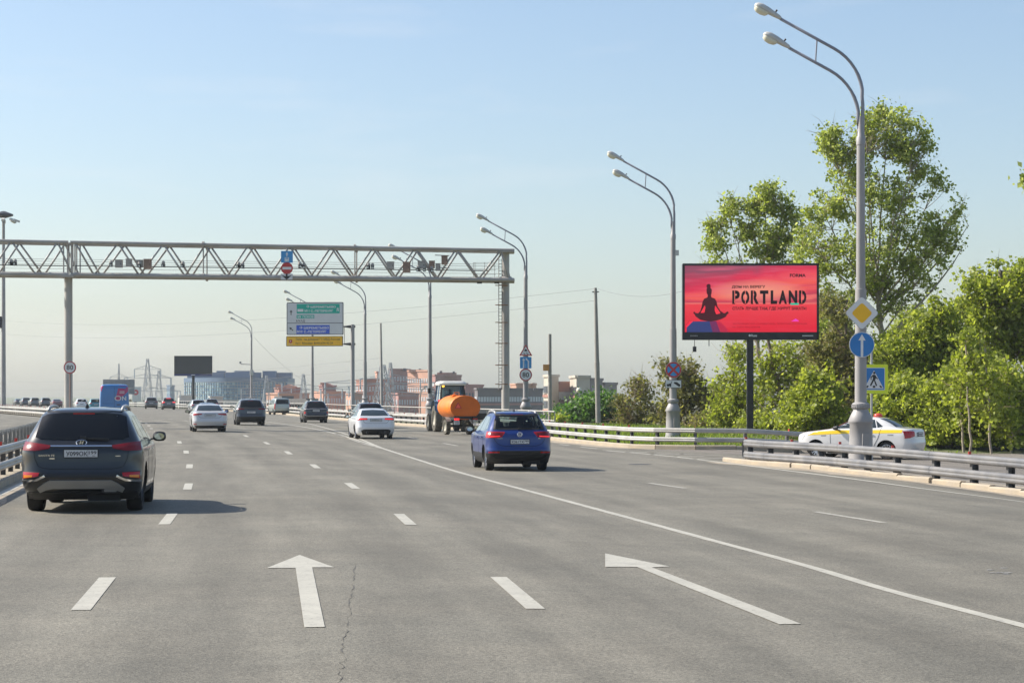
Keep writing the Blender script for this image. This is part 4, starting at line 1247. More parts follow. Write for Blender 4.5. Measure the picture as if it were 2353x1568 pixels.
def emi(name, c, e=1.0):
    return mat(name, rgb(*c), .6, emit=SCREEN_E * e)
m = MB(); bpoly(m, [(290, 1057), (290, 985), (330, 925), (560, 923), (600, 1057)], -.004); o = m.build('screen_platform', emi('screen_blue', (46, 56, 104)), scr); m = MB(); bpoly(m, [(600, 1057), (560, 923), (640, 922), (690, 1057)], -.004); m.build('screen_platform', emi('screen_plum', (104, 36, 78)), scr); m = MB(); bpoly(m, [(690, 1057), (640, 922), (680, 922), (760, 1000), (795, 1057)], -.004); m.build('screen_platform', emi('screen_wine', (172, 26, 58)), scr)
m = MB(); bpoly(m, [(285, 1000), (285, 975), (330, 925), (365, 922)], -.007); m.build('screen_glow', emi('screen_red2', (236, 40, 66)), scr)
fig = [(372, 812), (385, 808), (392, 822), (425, 828), (452, 800), (470, 740), (478, 690), (497, 655), (535, 640), (541, 615), (527, 590), (524, 545), (533, 525), (522, 510), (530, 488), (552, 478), (570, 486), (576, 512), (570, 525), (588, 545), (586, 590), (578, 615), (584, 640), (625, 655), (645, 690), (655, 745), (690, 800), (730, 828), (752, 822), (768, 806), (784, 812), (788, 832), (772, 838), (755, 870), (700, 898), (640, 916), (575, 926), (520, 920), (450, 905), (395, 865), (382, 838), (368, 830)]
m = MB(); bpoly(m, fig, -.008); o = m.build('screen_figure', emi('screen_dark', (62, 14, 24)), scr)
bm = bmesh.new(); bm.from_mesh(o.data); bmesh.ops.triangulate(bm, faces=bm.faces); bm.to_mesh(o.data); bm.free()
m = MB(); bpoly(m, [(455, 825), (505, 735), (512, 760), (500, 820)], -.011); bpoly(m, [(627, 735), (690, 828), (640, 840), (622, 790)], -.011); m.build('screen_gap', emi('screen_red3', (238, 44, 62)), scr)
m = MB()
text_to(m, 'FORMA', BX(1512), BZ(398), 38 * kk, -.008, w=188 * kk, off=.035)
BL = emi('screen_letters', (24, 10, 14)); m.build('screen_lettering', BL, scr); m = MB(); text_to(m, 'ДОМ НА БЕРЕГУ', BX(825), BZ(527), 30 * kk, -.008, w=395 * kk, off=.04); m.build('screen_lettering', BL, scr)
x0 = 830
for ch, a, b_ in zip('PORTLAND', (830, 935, 1050, 1158, 1285, 1380, 1498, 1620), (920, 1033, 1145, 1258, 1362, 1478, 1600, 1708)):
    m = MB(); text_to(m, ch, BX(a), BZ(708), 150 * kk, -.008, w=(b_ - a) * kk, off=.055); m.build('screen_letter', BL, scr)
m = MB(); text_to(m, 'СТАТЬ ЛУЧШЕ ТАМ, ГДЕ ЖИВУТ ЗАКАТЫ', BX(832), BZ(788), 36 * kk, -.008, w=875 * kk, off=.035)
m.build('screen_lettering', BL, scr)
m = MB()
for a, z0, z1 in ((859, 560, 708), (985, 560, 712), (1079, 560, 708), (1653, 560, 705)):
    bpoly(m, [(a - 3, z1), (a + 3, z1), (a + 3, z0), (a - 3, z0)], -.011)
m.build('stencil_gap', emi('screen_pink', (240, 110, 100)), scr)
m = MB(); text_to(m, 'ЗАСТРОЙЩИК ООО «СЗ РИВЕРСАЙД». ПРОЕКТНАЯ ДЕКЛАРАЦИЯ', BX(835), BZ(962), 24 * kk, -.008, w=880 * kk); m.build('screen_small_print', emi('screen_small', (110, 10, 26)), scr); m = MB(); text_to(m, 'НА САЙТЕ НАШ.ДОМ.РФ', BX(835), BZ(1002), 24 * kk, -.008, w=325 * kk)
m.build('screen_small_print', emi('screen_small', (110, 10, 26)), scr)
m = MB(); bpoly(m, [(1518, 730), (1618, 730), (1618, 708), (1518, 708)], -.012); m.build('screen_accent', emi('screen_teal', (10, 170, 140)), scr)
m = MB(); bpoly(m, [(1525, 925), (1620, 925), (1610, 910), (1580, 892), (1550, 910)], -.008); m.build('screen_accent', emi('screen_violet', (214, 60, 170)), scr)
M_BBW = mat('billboard_white_print', (.75, .75, .75, 1), .5)
m = MB(); text_to(m, 'Russ', .02, -H_ / 2 + .14, .10, -.066, off=.02); m.sheet(circle(.05, 16, -.05, -H_ / 2 + .19), -.066); text_to(m, '№ 81018 A', -W / 2 + .35, -H_ / 2 + .15, .05, -.066); [m.sheet([(W / 2 - .75 + .045 * q, -H_ / 2 + .15), (W / 2 - .72 + .045 * q, -H_ / 2 + .15), (W / 2 - .72 + .045 * q, -H_ / 2 + .2), (W / 2 - .75 + .045 * q, -H_ / 2 + .2)], -.066) for q in range(11)]; m.build('printing', M_BBW, c)
m = MB(); m.box((0, .28, (cz - H_ / 2) / 2), (.29, .29, cz - H_ / 2 + .6)); m.build('post', M_BBFR, bb)
m = MB(); m.tube([(-2.5, .25, cz - H_ / 2), (-2.5, .25, cz - H_ / 2 - .3)], .015, 6); m.box((-2.5, .25, cz - H_ / 2 - .42), (.16, .14, .24)); m.tube([(-1.85, .25, cz - H_ / 2), (-1.85, .25, cz - H_ / 2 - .28)], .02, 6); m.build('hanging_sensor', M_DARK, bb)

# dark screen at the left
ZD = 338.0; sd = F / ZD
db = at(443.5, ZD)
dbb = thing('digital_billboard', 'switched-off dark screen on a single post above the white saloon', 'billboard', db, .03)
W, H_ = 86.5 / sd, 46 / sd; cz = P(0, 840, ZD).z - db.z
m = MB(); m.box((0, .3, cz), (W, .6, H_)); c = m.build('cabinet', M_BBFR, dbb)
m = MB(); m.sheet([(-W / 2 + .08, cz - H_ / 2 + .35), (W / 2 - .08, cz - H_ / 2 + .35), (W / 2 - .08, cz + H_ / 2 - .08), (-W / 2 + .08, cz + H_ / 2 - .08)], -.01); m.build('screen', mat('screen_off', (.035, .036, .036, 1), .35), dbb)
m = MB(); m.sheet([(-W / 2 + .02, cz - H_ / 2 + .02), (W / 2 - .02, cz - H_ / 2 + .02), (W / 2 - .02, cz - H_ / 2 + .3), (-W / 2 + .02, cz - H_ / 2 + .3)], -.01); m.build('name_strip', mat('navy_strip', (.03, .04, .16, 1), .5), dbb)
m = MB(); m.sheet([(-.3, cz - H_ / 2 + .1), (.3, cz - H_ / 2 + .1), (.3, cz - H_ / 2 + .2), (-.3, cz - H_ / 2 + .2)], -.016); m.build('printing', M_BBW, dbb)
m = MB(); m.tube([(0, .3, -9), (0, .3, cz - H_ / 2)], .22, 12); m.build('post', M_BBFR, dbb)
# back of a hoarding behind the van, and a white poster with a red disc
ZH = 460.0; sh_ = F / ZH
hb = at(273, ZH); hb.z = -9
hoard = thing('hoarding', 'grey back of a hoarding standing behind the blue van', 'billboard', hb)
W = 72 / sh_; zt, zb_ = P(0, 871, ZH).z - hb.z, P(0, 905, ZH).z - hb.z
m = MB(); m.box((0, 0, (zt + zb_) / 2), (W, .5, zt - zb_)); pn = m.build('panel', mat('hoarding_back', (.22, .23, .25, 1), .7, var=.1), hoard)
for i in range(7):
    m = MB(); m.box((-W / 2 + W * (i + .5) / 7, -.29, (zt + zb_) / 2), (.12, .08, zt - zb_ - .1)); m.build('rib', mat('hoarding_back', None), pn)
m = MB(); m.tube([(0, 0, 0), (0, 0, zb_)], .4, 10); m.build('post', M_CONC, hoard)
ZW = 470.0; sw = F / ZW
wb = at(311, ZW); wb.z = -9
post = thing('poster_board', 'white poster with a red disc just right of the blue van', 'billboard', wb)
zt, zb_ = P(0, 888, ZW).z - wb.z, P(0, 922, ZW).z - wb.z
m = MB(); m.box((.3, 0, (zt + zb_) / 2), (20 / sw, .3, zt - zb_)); m.build('panel', M_SWHITE, post)
m = MB(); m.sheet(circle(6.5 / sw, 28, .1, (zt + zb_) / 2 + .4), -.16); m.build('red_disc', mat('poster_red', (.65, .12, .12, 1), .5), post)
m = MB(); m.sheet(circle(2.2 / sw, 18, .1, (zt + zb_) / 2 + .4), -.168); m.build('disc_centre', M_SWHITE, post)
m = MB(); m.tube([(0, 0, 0), (0, 0, zb_)], .3, 10); m.build('post', M_CONC, post)
# ------------------------------------------------------------------ vehicles
def car_paint(name, col, metal=0.0, rough=0.32, coat=1.0):
    return mat(name, col, rough, metal, var=0.05, scale=0.8, coat=coat, tint=tuple(c * .8 + .004 for c in col[:3]) + (1,), tamt=0.5, tscale=1.3)
M_GLASS = mat('dark_glass', (0.006, 0.007, 0.008, 1), 0.04, spec=0.4)
M_GLASSG = mat('greenish_glass', (0.02, 0.03, 0.03, 1), 0.05, spec=0.9)
M_TYRE = mat('tyre_rubber', (0.018, 0.018, 0.018, 1), 0.85, var=0.3, scale=8)
M_RIM = mat('alloy_rim', (0.55, 0.55, 0.56, 1), 0.3, 0.8, var=0.05)
M_RIMD = mat('dark_rim', (0.16, 0.16, 0.165, 1), 0.35, 0.7, var=0.05)
M_BLACK = mat('black_plastic', (0.016, 0.016, 0.017, 1), 0.6, var=0.15, scale=3)
M_UNDER = mat('underbody', (0.01, 0.01, 0.01, 1), 0.9)
M_CHROME = mat('chrome', (0.75, 0.75, 0.76, 1), 0.12, 1.0)
M_SILVER = mat('silver_plastic', (0.42, 0.41, 0.39, 1), 0.4, 0.3, var=0.06)
M_TAIL = mat('tail_light_red', (0.42, 0.008, 0.012, 1), 0.25, coat=.3)
M_TAILD = mat('tail_light_dark', (0.20, 0.004, 0.007, 1), 0.25, coat=.3)
M_TAILON = mat('tail_light_lit', (0.9, 0.03, 0.03, 1), 0.2, emit=0.9)
M_AMBER = mat('indicator_amber', (0.75, 0.25, 0.02, 1), 0.2)
M_CLEAR = mat('clear_lamp', (0.6, 0.6, 0.58, 1), 0.15)
M_PLATE = mat('number_plate', (0.62, 0.62, 0.62, 1), 0.45, var=0.04)
M_PTXT = mat('plate_black', (0.015, 0.015, 0.018, 1), 0.5)
M_SEAM = mat('panel_gap', (0.006, 0.006, 0.006, 1), 0.9)
M_SEAT = mat('seat_cloth', (0.03, 0.03, 0.032, 1), 0.9, var=.2)
def seeglass():
    m = bpy.data.materials.new('window_glass'); m.use_nodes = True
    nt = m.node_tree; nt.nodes.clear()
    o = nt.nodes.new('ShaderNodeOutputMaterial'); mx = nt.nodes.new('ShaderNodeMixShader'); t = nt.nodes.new('ShaderNodeBsdfTransparent'); g = nt.nodes.new('ShaderNodeBsdfGlossy'); f = nt.nodes.new('ShaderNodeFresnel')
    t.inputs[0].default_value = (.52, .60, .58, 1); g.inputs['Roughness'].default_value = .03; f.inputs['IOR'].default_value = 1.55
    nt.links.new(f.outputs[0], mx.inputs[0]); nt.links.new(t.outputs[0], mx.inputs[1]); nt.links.new(g.outputs[0], mx.inputs[2]); nt.links.new(mx.outputs[0], o.inputs[0])
    return m
M_SEE = seeglass()

class Body:
    """car body as stacked plan slices: keys (z, half width, rear y, front y, rear corner r, front corner r)"""
    def __init__(s, keys, bow=.05, taper=.10):
        s.k = keys; s.bow = bow; s.taper = taper
        s.f = [pchip_tab([(k[0], k[i]) for k in keys]) for i in range(1, 6)]
        s.L = max(k[3] for k in keys)
    def at(s, z):
        z = min(max(z, s.k[0][0]), s.k[-1][0])
        w, yr, yf, rr, rf = (f(z) for f in s.f)
        w = max(w, .02); ln = max(yf - yr, .05)
        rr = min(rr, w * .95, ln * .45); rf = min(rf, w * .95, ln * .45)
        return w, yr, yf, rr, rf
    def T(s, y):
        t = max(0.0, (y / s.L - .62) / .38)
        return 1 - s.taper * t * t
    def rear(s, x, z):
        w, yr, yf, rr, rf = s.at(z)
        u = min(abs(x), w * .9995)
        y = yr + s.bow * (u / w) ** 2
        if u > w - rr: y += rr * (1 - math.sqrt(max(0, 1 - ((u - (w - rr)) / rr) ** 2)))
        return Vector((x, y, z))
    def front(s, x, z):
        w, yr, yf, rr, rf = s.at(z)
        w *= s.T(yf)
        u = min(abs(x), w * .9995)
        y = yf - s.bow * 1.5 * (u / w) ** 2
        if u > w - rf: y -= rf * (1 - math.sqrt(max(0, 1 - ((u - (w - rf)) / rf) ** 2)))
        return Vector((x, y, z))
    def side(s, sg):
        def fn(y, z):
            w, yr, yf, rr, rf = s.at(z)
            x = w
            a = yr + s.bow + rr; b = yf - s.bow * 1.5 - rf
            if y < a: x = w - rr + rr * math.sqrt(max(0, 1 - min(1, (a - y) / rr) ** 2))
            elif y > b: x = w - rf + rf * math.sqrt(max(0, 1 - min(1, (y - b) / rf) ** 2))
            return Vector((sg * x * s.T(y), y, z))
        return fn
    def ring(s, z):
        w, yr, yf, rr, rf = s.at(z)
        h = []
        for i in range(7):
            x = (w - rr) * i / 6; h.append((x, yr + s.bow * (x / w) ** 2))
        for i in range(1, 8):
            a = math.pi / 2 * i / 7; x = w - rr + rr * math.sin(a); h.append((x, yr + s.bow * (x / w) ** 2 + rr * (1 - math.cos(a))))
        y1, y2 = h[-1][1], yf - s.bow * 1.5 - rf
        for i in range(1, 22): h.append((w, y1 + (y2 - y1) * i / 21))
        for i in range(1, 8):
            a = math.pi / 2 * (1 - i / 7); x = w - rf + rf * math.sin(a); h.append((x, yf - s.bow * 1.5 * (x / w) ** 2 - rf * (1 - math.cos(a))))
        for i in range(1, 7):
            x = (w - rf) * (1 - i / 6); h.append((x, yf - s.bow * 1.5 * (x / w) ** 2))
        h = [(x * s.T(y), y) for x, y in h]
        return h + [(-x, y) for x, y in h[-2:0:-1]]

def resample(pl, n):
    pl = [Vector(p) for p in pl]
    if len(pl) == 1: return [pl[0]] * (n + 1)
    ds = [0]
    for a, b in zip(pl[:-1], pl[1:]): ds.append(ds[-1] + max((b - a).length, 1e-6))
    out = []
    for i in range(n + 1):
        t = ds[-1] * i / n
        k = 0
        while k < len(ds) - 2 and ds[k + 1] < t: k += 1
        out.append(pl[k].lerp(pl[k + 1], (t - ds[k]) / (ds[k + 1] - ds[k])))
    return out

def patch(m, fn, bot, top, n=8, r=3, off=.006, back=.012, mi=0):
    """panel laid on a surface fn(u,v) between two boundary lines"""
    B, Tp = resample(bot, n), resample(top, n)
    def pt(u, v, o):
        e = .004; p = fn(u, v); a = fn(u + e, v) - fn(u - e, v); b = fn(u, v + e) - fn(u, v - e)
        nn = a.cross(b)
        if nn.length < 1e-9: nn = Vector((0, -1, 0))
        nn.normalize()
        c = p - Vector((0, 2.0, .75))
        if nn.dot(Vector((p.x, p.y - 2.2, p.z - .75))) < 0: nn = -nn
        return p + nn * o
    o0 = len(m.v); W = n + 1
    for j in range(r + 1):
        for i in range(W):
            q = B[i].lerp(Tp[i], j / r); m.v.append(tuple(pt(q.x, q.y, off)))
    for j in range(r):
        for i in range(n):
            k = o0 + j * W + i; m.f.append((k, k + 1, k + W + 1, k + W)); m.m.append(mi)
    edge = [(i, 0) for i in range(W)] + [(n, j) for j in range(1, r + 1)] + [(i, r) for i in range(n - 1, -1, -1)] + [(0, j) for j in range(r - 1, 0, -1)]
    o1 = len(m.v)
    for i, j in edge:
        q = B[i].lerp(Tp[i], j / r); m.v.append(tuple(pt(q.x, q.y, -back)))
    E = len(edge)
    for k in range(E):
        a, b = edge[k], edge[(k + 1) % E]
        m.f.append((o0 + a[1] * W + a[0], o1 + k, o1 + (k + 1) % E, o0 + b[1] * W + b[0])); m.m.append(mi)

def line(m, fn, pts, w, off=.004, mi=0, n=None):
    """narrow strip along a line on a surface"""
    P_ = resample(pts, n or max(2, 4 * (len(pts) - 1)))
    b, t = [], []
    for i, p in enumerate(P_):
        d = (P_[min(i + 1, len(P_) - 1)] - P_[max(0, i - 1)]).normalized(); nn = Vector((-d.y, d.x)) * w / 2
        b.append(p - nn); t.append(p + nn)
    patch(m, fn, b, t, len(P_) - 1, 1, off, .004, mi)

def mirror_patches(m, fn, bot, top, **k):
    patch(m, fn, bot, top, **k)
    patch(m, fn, [(-x, z) for x, z in bot], [(-x, z) for x, z in top], **k)

def wheel_mesh(R, wd, rimR, spokes, mt_rim):
    t = MB(); h = wd / 2
    t.lathe([(rimR, -h * .9), (R * .93, -h), (R * .985, -h * .82), (R, -h * .5), (R, h * .5), (R * .985, h * .82), (R * .93, h), (rimR, h * .9), (rimR * .96, h * .5), (rimR * .96, -h * .5), (rimR, -h * .9)], 32, axis='X', cap=False)
    r = MB()
    r.lathe([(rimR * 1.0, h * .80), (rimR * .93, h * .82), (rimR * .90, h * .45), (rimR * .90, -h * .8)], 32, axis='X', cap=False)
    r.lathe([(rimR * .2, h * .50), (rimR * .18, h * .66), (.02, h * .66)], 16, axis='X')
    for k in range(spokes):
        a = 2 * math.pi * k / spokes
        M = Matrix.Rotation(a, 4, 'X')
        r.add([M @ Vector(p) for p in [(h * .50, -rimR * .10, rimR * .12), (h * .50, rimR * .10, rimR * .12), (h * .68, rimR * .075, rimR * .93), (h * .68, -rimR * .075, rimR * .93),
                                       (h * .3, -rimR * .10, rimR * .12), (h * .3, rimR * .10, rimR * .12), (h * .4, rimR * .075, rimR * .93), (h * .4, -rimR * .075, rimR * .93)]],
              [(0, 1, 2, 3), (4, 7, 6, 5), (0, 3, 7, 4), (1, 5, 6, 2)])
    b = MB(); b.lathe([(rimR * .88, -.01), (.03, -.01)], 24, axis='X')
    return t, r, b

SUV = [(.20, .80, .36, 4.42, .25, .4), (.30, .88, .16, 4.60, .30, .45), (.42, .92, .05, 4.67, .32, .5), (.58, .94, .0, 4.69, .33, .55), (.66, .942, .03, 4.69, .33, .55), (.80, .945, .06, 4.68, .32, .55),
       (.95, .94, .075, 4.62, .30, .55), (1.01, .932, .09, 4.35, .29, .5), (1.06, .915, .12, 3.85, .28, .5), (1.10, .895, .16, 3.52, .27, .45), (1.14, .875, .20, 3.42, .26, .4), (1.30, .80, .33, 3.08, .24, .35),
       (1.46, .72, .48, 2.74, .22, .3), (1.56, .665, .58, 2.46, .22, .3), (1.62, .60, .70, 2.20, .22, .3), (1.655, .47, .92, 1.98, .25, .3), (1.675, .25, 1.25, 1.75, .2, .2)]
SEDAN = [(.18, .78, .30, 4.55, .25, .4), (.28, .86, .12, 4.72, .30, .45), (.42, .895, .04, 4.80, .32, .5), (.56, .91, .0, 4.82, .34, .55), (.66, .912, .02, 4.82, .34, .55), (.80, .91, .04, 4.78, .33, .55),
         (.90, .90, .05, 4.55, .32, .5), (.97, .88, .07, 4.0, .32, .45), (1.02, .86, .10, 3.55, .32, .4), (1.045, .835, .16, 3.42, .30, .4), (1.065, .80, .42, 3.34, .28, .35), (1.085, .775, .60, 3.28, .26, .35),
         (1.20, .715, .84, 3.0, .24, .3), (1.32, .64, 1.10, 2.68, .22, .3), (1.40, .575, 1.34, 2.40, .22, .3), (1.44, .47, 1.62, 2.12, .2, .2), (1.455, .25, 1.8, 1.98, .1, .1)]
VAN = [(.20, .80, .25, 4.2, .2, .4), (.34, .88, .08, 4.34, .22, .45), (.50, .905, .01, 4.38, .22, .5), (.70, .91, .0, 4.38, .22, .5), (.95, .905, .02, 4.2, .2, .45), (1.06, .895, .03, 3.75, .2, .4), (1.14, .885, .04, 3.55, .2, .4),
       (1.40, .83, .10, 3.15, .18, .3), (1.62, .77, .17, 2.75, .18, .25), (1.74, .72, .22, 2.4, .2, .25), (1.79, .62, .32, 2.2, .2, .25), (1.81, .4, .5, 2.0, .2, .2)]

def scale_keys(K, sw, sl, sh):
    return [(z * sh, w * sw, a * sl, b * sl, r * sw, q * sw) for z, w, a, b, r, q in K]

WHEELS = {}
def make_car(name, label, cat, keys, spec, loc, rz, group=None, scale=1.0):
    """spec: dict of colours and rear features (all in metres on the rear view)"""
    root = thing(name, label, cat, loc, rz, group)
    root.scale = (scale,) * 3
    B = Body(keys, spec.get('bow', .05), spec.get('taper', .10))
    paint = spec['paint']; ov = spec.get('axle', .95); wb = spec.get('wb', 2.7); R = spec.get('R', .35)
    # --- body shell
    z0, z1 = keys[0][0], keys[-1][0]
    nz = spec.get('nz', 44)
    zsl = sorted(set([round(z0 + (z1 - z0) * (i / nz), 4) for i in range(nz + 1)] + [k[0] for k in keys]))
    m = MB(); rings = [B.ring(z) for z in zsl]; n = len(rings[0])
    for z, rg in zip(zsl, rings): m.v.extend([(x, y, z) for x, y in rg])
    clad = spec.get('clad', 0)
    holes = spec.get('holes', [])
    def inside(p, poly):
        c = False
        for i in range(len(poly)):
            a, b = poly[i], poly[i - 1]
            if (a[1] > p[1]) != (b[1] > p[1]) and p[0] < (b[0] - a[0]) * (p[1] - a[1]) / (b[1] - a[1]) + a[0]: c = not c
        return c
    for j in range(len(zsl) - 1):
        for i in range(n):
            f = (j * n + i, j * n + (i + 1) % n, (j + 1) * n + (i + 1) % n, (j + 1) * n + i)
            c = sum((Vector(m.v[q]) for q in f), Vector()) / 4
            if holes:
                w, yr, yf, rr, rf = B.at(c.z)
                k = None
                if c.y < yr + B.bow + rr * .75 and abs(c.x) < w - rr * .3: k = ('rear', (c.x, c.z))
                elif c.y > yf - B.bow * 1.5 - rf * .75 and abs(c.x) < w - rf * .3: k = ('front', (c.x, c.z))
                else: k = ('side', (c.y, c.z))
                if any(h[0] == k[0] and inside(k[1], h[1]) for h in holes): continue
            m.f.append(f); m.m.append(1 if c.z < clad else 0)
    m.f.append(tuple(range(n))[::-1]); m.m.append(2)
    m.f.append(tuple((len(zsl) - 1) * n + i for i in range(n))); m.m.append(0)
    body = m.build('body', [paint, spec.get('cladmat', M_BLACK), M_UNDER], root, True, 50)
    # --- wheel arches cut out of the shell
    cut = MB()
    for ay in (ov, ov + wb):
        for sg in (-1, 1):
            xo = B.at(R)[0]
            cut.lathe([(R + .055, min(sg * (xo - .30), sg * (xo + .3))), (R + .055, max(sg * (xo - .30), sg * (xo + .3)))], 28, axis='X', M=Matrix.Translation((0, ay, R)))
    if not spec.get('noarch'):
        co = cut.build('cutter', M_UNDER)
        md = body.modifiers.new('b', 'BOOLEAN'); md.object = co; md.operation = 'DIFFERENCE'; md.solver = 'EXACT'
        body.parent = None
        bpy.context.view_layer.update()
        me = bpy.data.meshes.new_from_object(body.evaluated_get(bpy.context.evaluated_depsgraph_get()))
        body.modifiers.clear(); body.data = me; body.parent = root
        bpy.data.objects.remove(co)
        if len(me.materials) < 3:
            pass
        for p in me.polygons:
            c = p.center
            for ay in (ov, ov + wb):
                if math.hypot(c.y - ay, c.z - R) < R + .05 and abs(p.normal.x) > .9 and abs(c.x) < B.at(R)[0] - .25: p.material_index = 2
                elif abs(math.hypot(c.y - ay, c.z - R) - (R + .055)) < .012 and abs(p.normal.x) < .2: p.material_index = 2
    # --- wheels
    key = (R, spec.get('tw', .23), spec.get('spokes', 10), spec.get('rim', M_RIM).name)
    if key not in WHEELS:
        WHEELS[key] = wheel_mesh(R, key[1], R * .68, key[2], None)
    t, r_, b_ = WHEELS[key]
    fw = None
    for ay in (ov, ov + wb):
        for sg in (-1, 1):
            xo = B.at(R)[0] * (1 if ay < 2 else B.T(ay)) - key[1] / 2 - .015
            if fw is None:
                w = t.build('wheel', M_TYRE, root, True, 40); rim = r_.build('rim', spec.get('rim', M_RIM), w); dk = b_.build('brake_disc', M_BLACK, w)
                fw = (w, rim, dk)
            else:
                w = inst(fw[0], 'wheel', root); rim = inst(fw[1], 'rim', w); dk = inst(fw[2], 'brake_disc', w)
            w.location = (sg * xo, ay, R); w.rotation_euler = (random.uniform(0, 1), 0, 0 if sg > 0 else math.pi)
    # --- glazing
    gm = spec.get('glass', M_GLASS)
    rw = spec['rearwin']                        # (bottom line, top line) in x,z
    m = MB(); patch(m, B.rear, rw[0], rw[1], 14, 6, .007); m.build('rear_window', gm, root, True, 40)
    if 'frit' in spec:
        m = MB()
        for a, b in spec['frit']: patch(m, B.rear, a, b, 10, 2, .010, .0)
        m.build('window_frame', M_BLACK, root)
    for sg in (-1, 1):
        for bt, tp in spec['sidewin']:
            m = MB(); patch(m, B.side(sg), bt, tp, 10, 4, .005); m.build('side_window', gm, root, True, 40)
    fwd = spec.get('frontwin')
    if fwd:
        m = MB(); patch(m, B.front, fwd[0], fwd[1], 12, 5, .006); m.build('windscreen', gm, root, True, 40)
    # --- rear lights
    for lst, nm, mt in ((spec.get('lights', []), 'tail_light', spec.get('lightmat', M_TAIL)), (spec.get('lights2', []), 'rear_fog_lamp', M_TAIL), (spec.get('amber', []), 'indicator', M_AMBER), (spec.get('clear', []), 'reversing_lamp', M_CLEAR)):
        for bt, tp in lst:
            for sg in (-1, 1):
                m = MB(); patch(m, B.rear, [(sg * x, z) for x, z in bt], [(sg * x, z) for x, z in tp], 8, 3, .014 if nm == 'tail_light' else .018); m.build(nm, mt, root, True, 40)
    for bt, tp, sd in spec.get('sidelights', []):
        for sg in (-1, 1):
            m = MB(); patch(m, B.side(sg), bt, tp, 5, 3, .012); m.build('tail_light', sd, root, True, 40)
    # --- panels and trim
    for nm, bt, tp, mt, of in spec.get('panels', []):
        m = MB(); patch(m, B.rear, bt, tp, 12, 3, of); m.build(nm, mt, root, True, 40)
    for nm, bt, tp, mt, of in spec.get('mpanels', []):
        for sg in (-1, 1):
            m = MB(); patch(m, B.rear, [(sg * x, z) for x, z in bt], [(sg * x, z) for x, z in tp], 8, 2, of); m.build(nm, mt, root, True, 40)
    for nm, pts, w, mt, of in spec.get('lines', []):
        m = MB(); line(m, B.rear, pts, w, of); m.build(nm, mt, root)
    for nm, pts, w, mt, of in spec.get('sidelines', []):
        for sg in (-1, 1):
            m = MB(); line(m, B.side(sg), pts, w, of); m.build(nm, mt, root)
    for nm, bt, tp, mt, of in spec.get('sidepanels', []):
        for sg in (-1, 1):
            m = MB(); patch(m, B.side(sg), bt, tp, 16, 3, of); m.build(nm, mt, root, True, 40)
    # --- number plate
    pz = spec.get('plate')
    if pz:
        py = B.rear(0, pz).y - .022; pw, ph = .26, .056
        m = MB(); m.box((0, py + .006, pz), (pw * 2 + .03, .014, ph * 2 + .03)); pb = m.build('number_plate', M_BLACK if not spec.get('platew') else M_PLATE, root)
        m = MB(); m.box((0, py - .004, pz), (pw * 2, .008, ph * 2)); m.build('plate_face', M_PLATE, pb)
        tx = spec.get('ptext')
        if tx:
            m = MB(); text_to(m, tx[0], -pw + .03, pz - .037, .072, py - .0125, w=.335, off=.012); text_to(m, tx[1], .125, pz - .010, .05, py - .0125, w=.12, off=.012)
            m.sheet([(.108, pz - ph), (.112, pz - ph), (.112, pz + ph), (.108, pz + ph)], py - .0125); m.sheet([(.18, pz - .04), (.225, pz - .04), (.225, pz - .032), (.18, pz - .032)], py - .0125)
            m.build('plate_lettering', M_PTXT, pb)
        else:
            m = MB()
            for k in range(6): m.box((-.2 + .058 * k, py - .01, pz), (.034, .004, .058))
            for k in range(3): m.box((.15 + .035 * k, py - .01, pz + .012), (.02, .004, .036))
            m.build('plate_lettering', mat('plate_grey', (.12, .12, .13, 1), .5), pb)
    # --- mirrors
    mz = spec.get('mirror', (1.10, 3.05))
    for sg in (-1, 1):
        p = B.side(sg)(mz[1], mz[0])
        m = MB(); secs = [(-.09, .085, .055), (-.06, .115, .085), (.02, .11, .08), (.10, .07, .05)]
        for yy, a, b in secs:
            for k in range(12):
                an = 2 * math.pi * k / 12
                ca, sa = math.cos(an), math.sin(an)
                m.v.append((p.x + sg * .17 + a * math.copysign(abs(ca) ** .7, ca), p.y + yy, p.z + .06 + b * math.copysign(abs(sa) ** .7, sa)))
        for i in range(3):
            for k in range(12): m.f.append((i * 12 + k, i * 12 + (k + 1) % 12, (i + 1) * 12 + (k + 1) % 12, (i + 1) * 12 + k)); m.m.append(0)
        m.f.append(tuple(range(36, 48))); m.m.append(0)
        m.f.append(tuple(range(12))); m.m.append(0)
        m.beam(p + Vector((-sg * .03, 0, .0)), p + Vector((sg * .12, -.01, .03)), .09, .03)
        mo = m.build('wing_mirror', spec.get('mirrormat', paint), root, True, 45)
        m = MB(); m.add([(p.x + sg * .17 + .085 * math.cos(2 * math.pi * k / 12), p.y - .093, p.z + .06 + .058 * math.sin(2 * math.pi * k / 12)) for k in range(12)], [tuple(range(12))]); m.build('mirror_glass', mat('mirror_glass', (.6, .62, .6, 1), .05, 1.0), mo)
    # --- extras
    if spec.get('rails'):
        for sg in (-1, 1):
            pts = []
            for k in range(9):
                t_ = k / 8; y = spec['rails'][0] + (spec['rails'][1] - spec['rails'][0]) * t_
                zr = spec['rails'][2]
                pts.append((sg * spec['rails'][3], y, zr + .075 * math.sin(math.pi * min(1, max(0, t_))) ** .35))
            m = MB(); m.tube(pts, .028, 8); m.build('roof_rail', spec.get('railmat', M_SILVER), root, True)
    if spec.get('antenna'):
        y, z = spec['antenna']
        m = MB(); m.add([(-.03, y + .16, z), (.03, y + .16, z), (.028, y - .05, z), (-.028, y - .05, z), (0, y - .05, z + .075), (0, y - .02, z + .08)], [(0, 1, 2, 3), (0, 3, 4, 5), (1, 5, 4, 2), (2, 4, 3), (0, 5, 1)]); m.build('antenna', spec.get('antmat', M_BLACK), root)
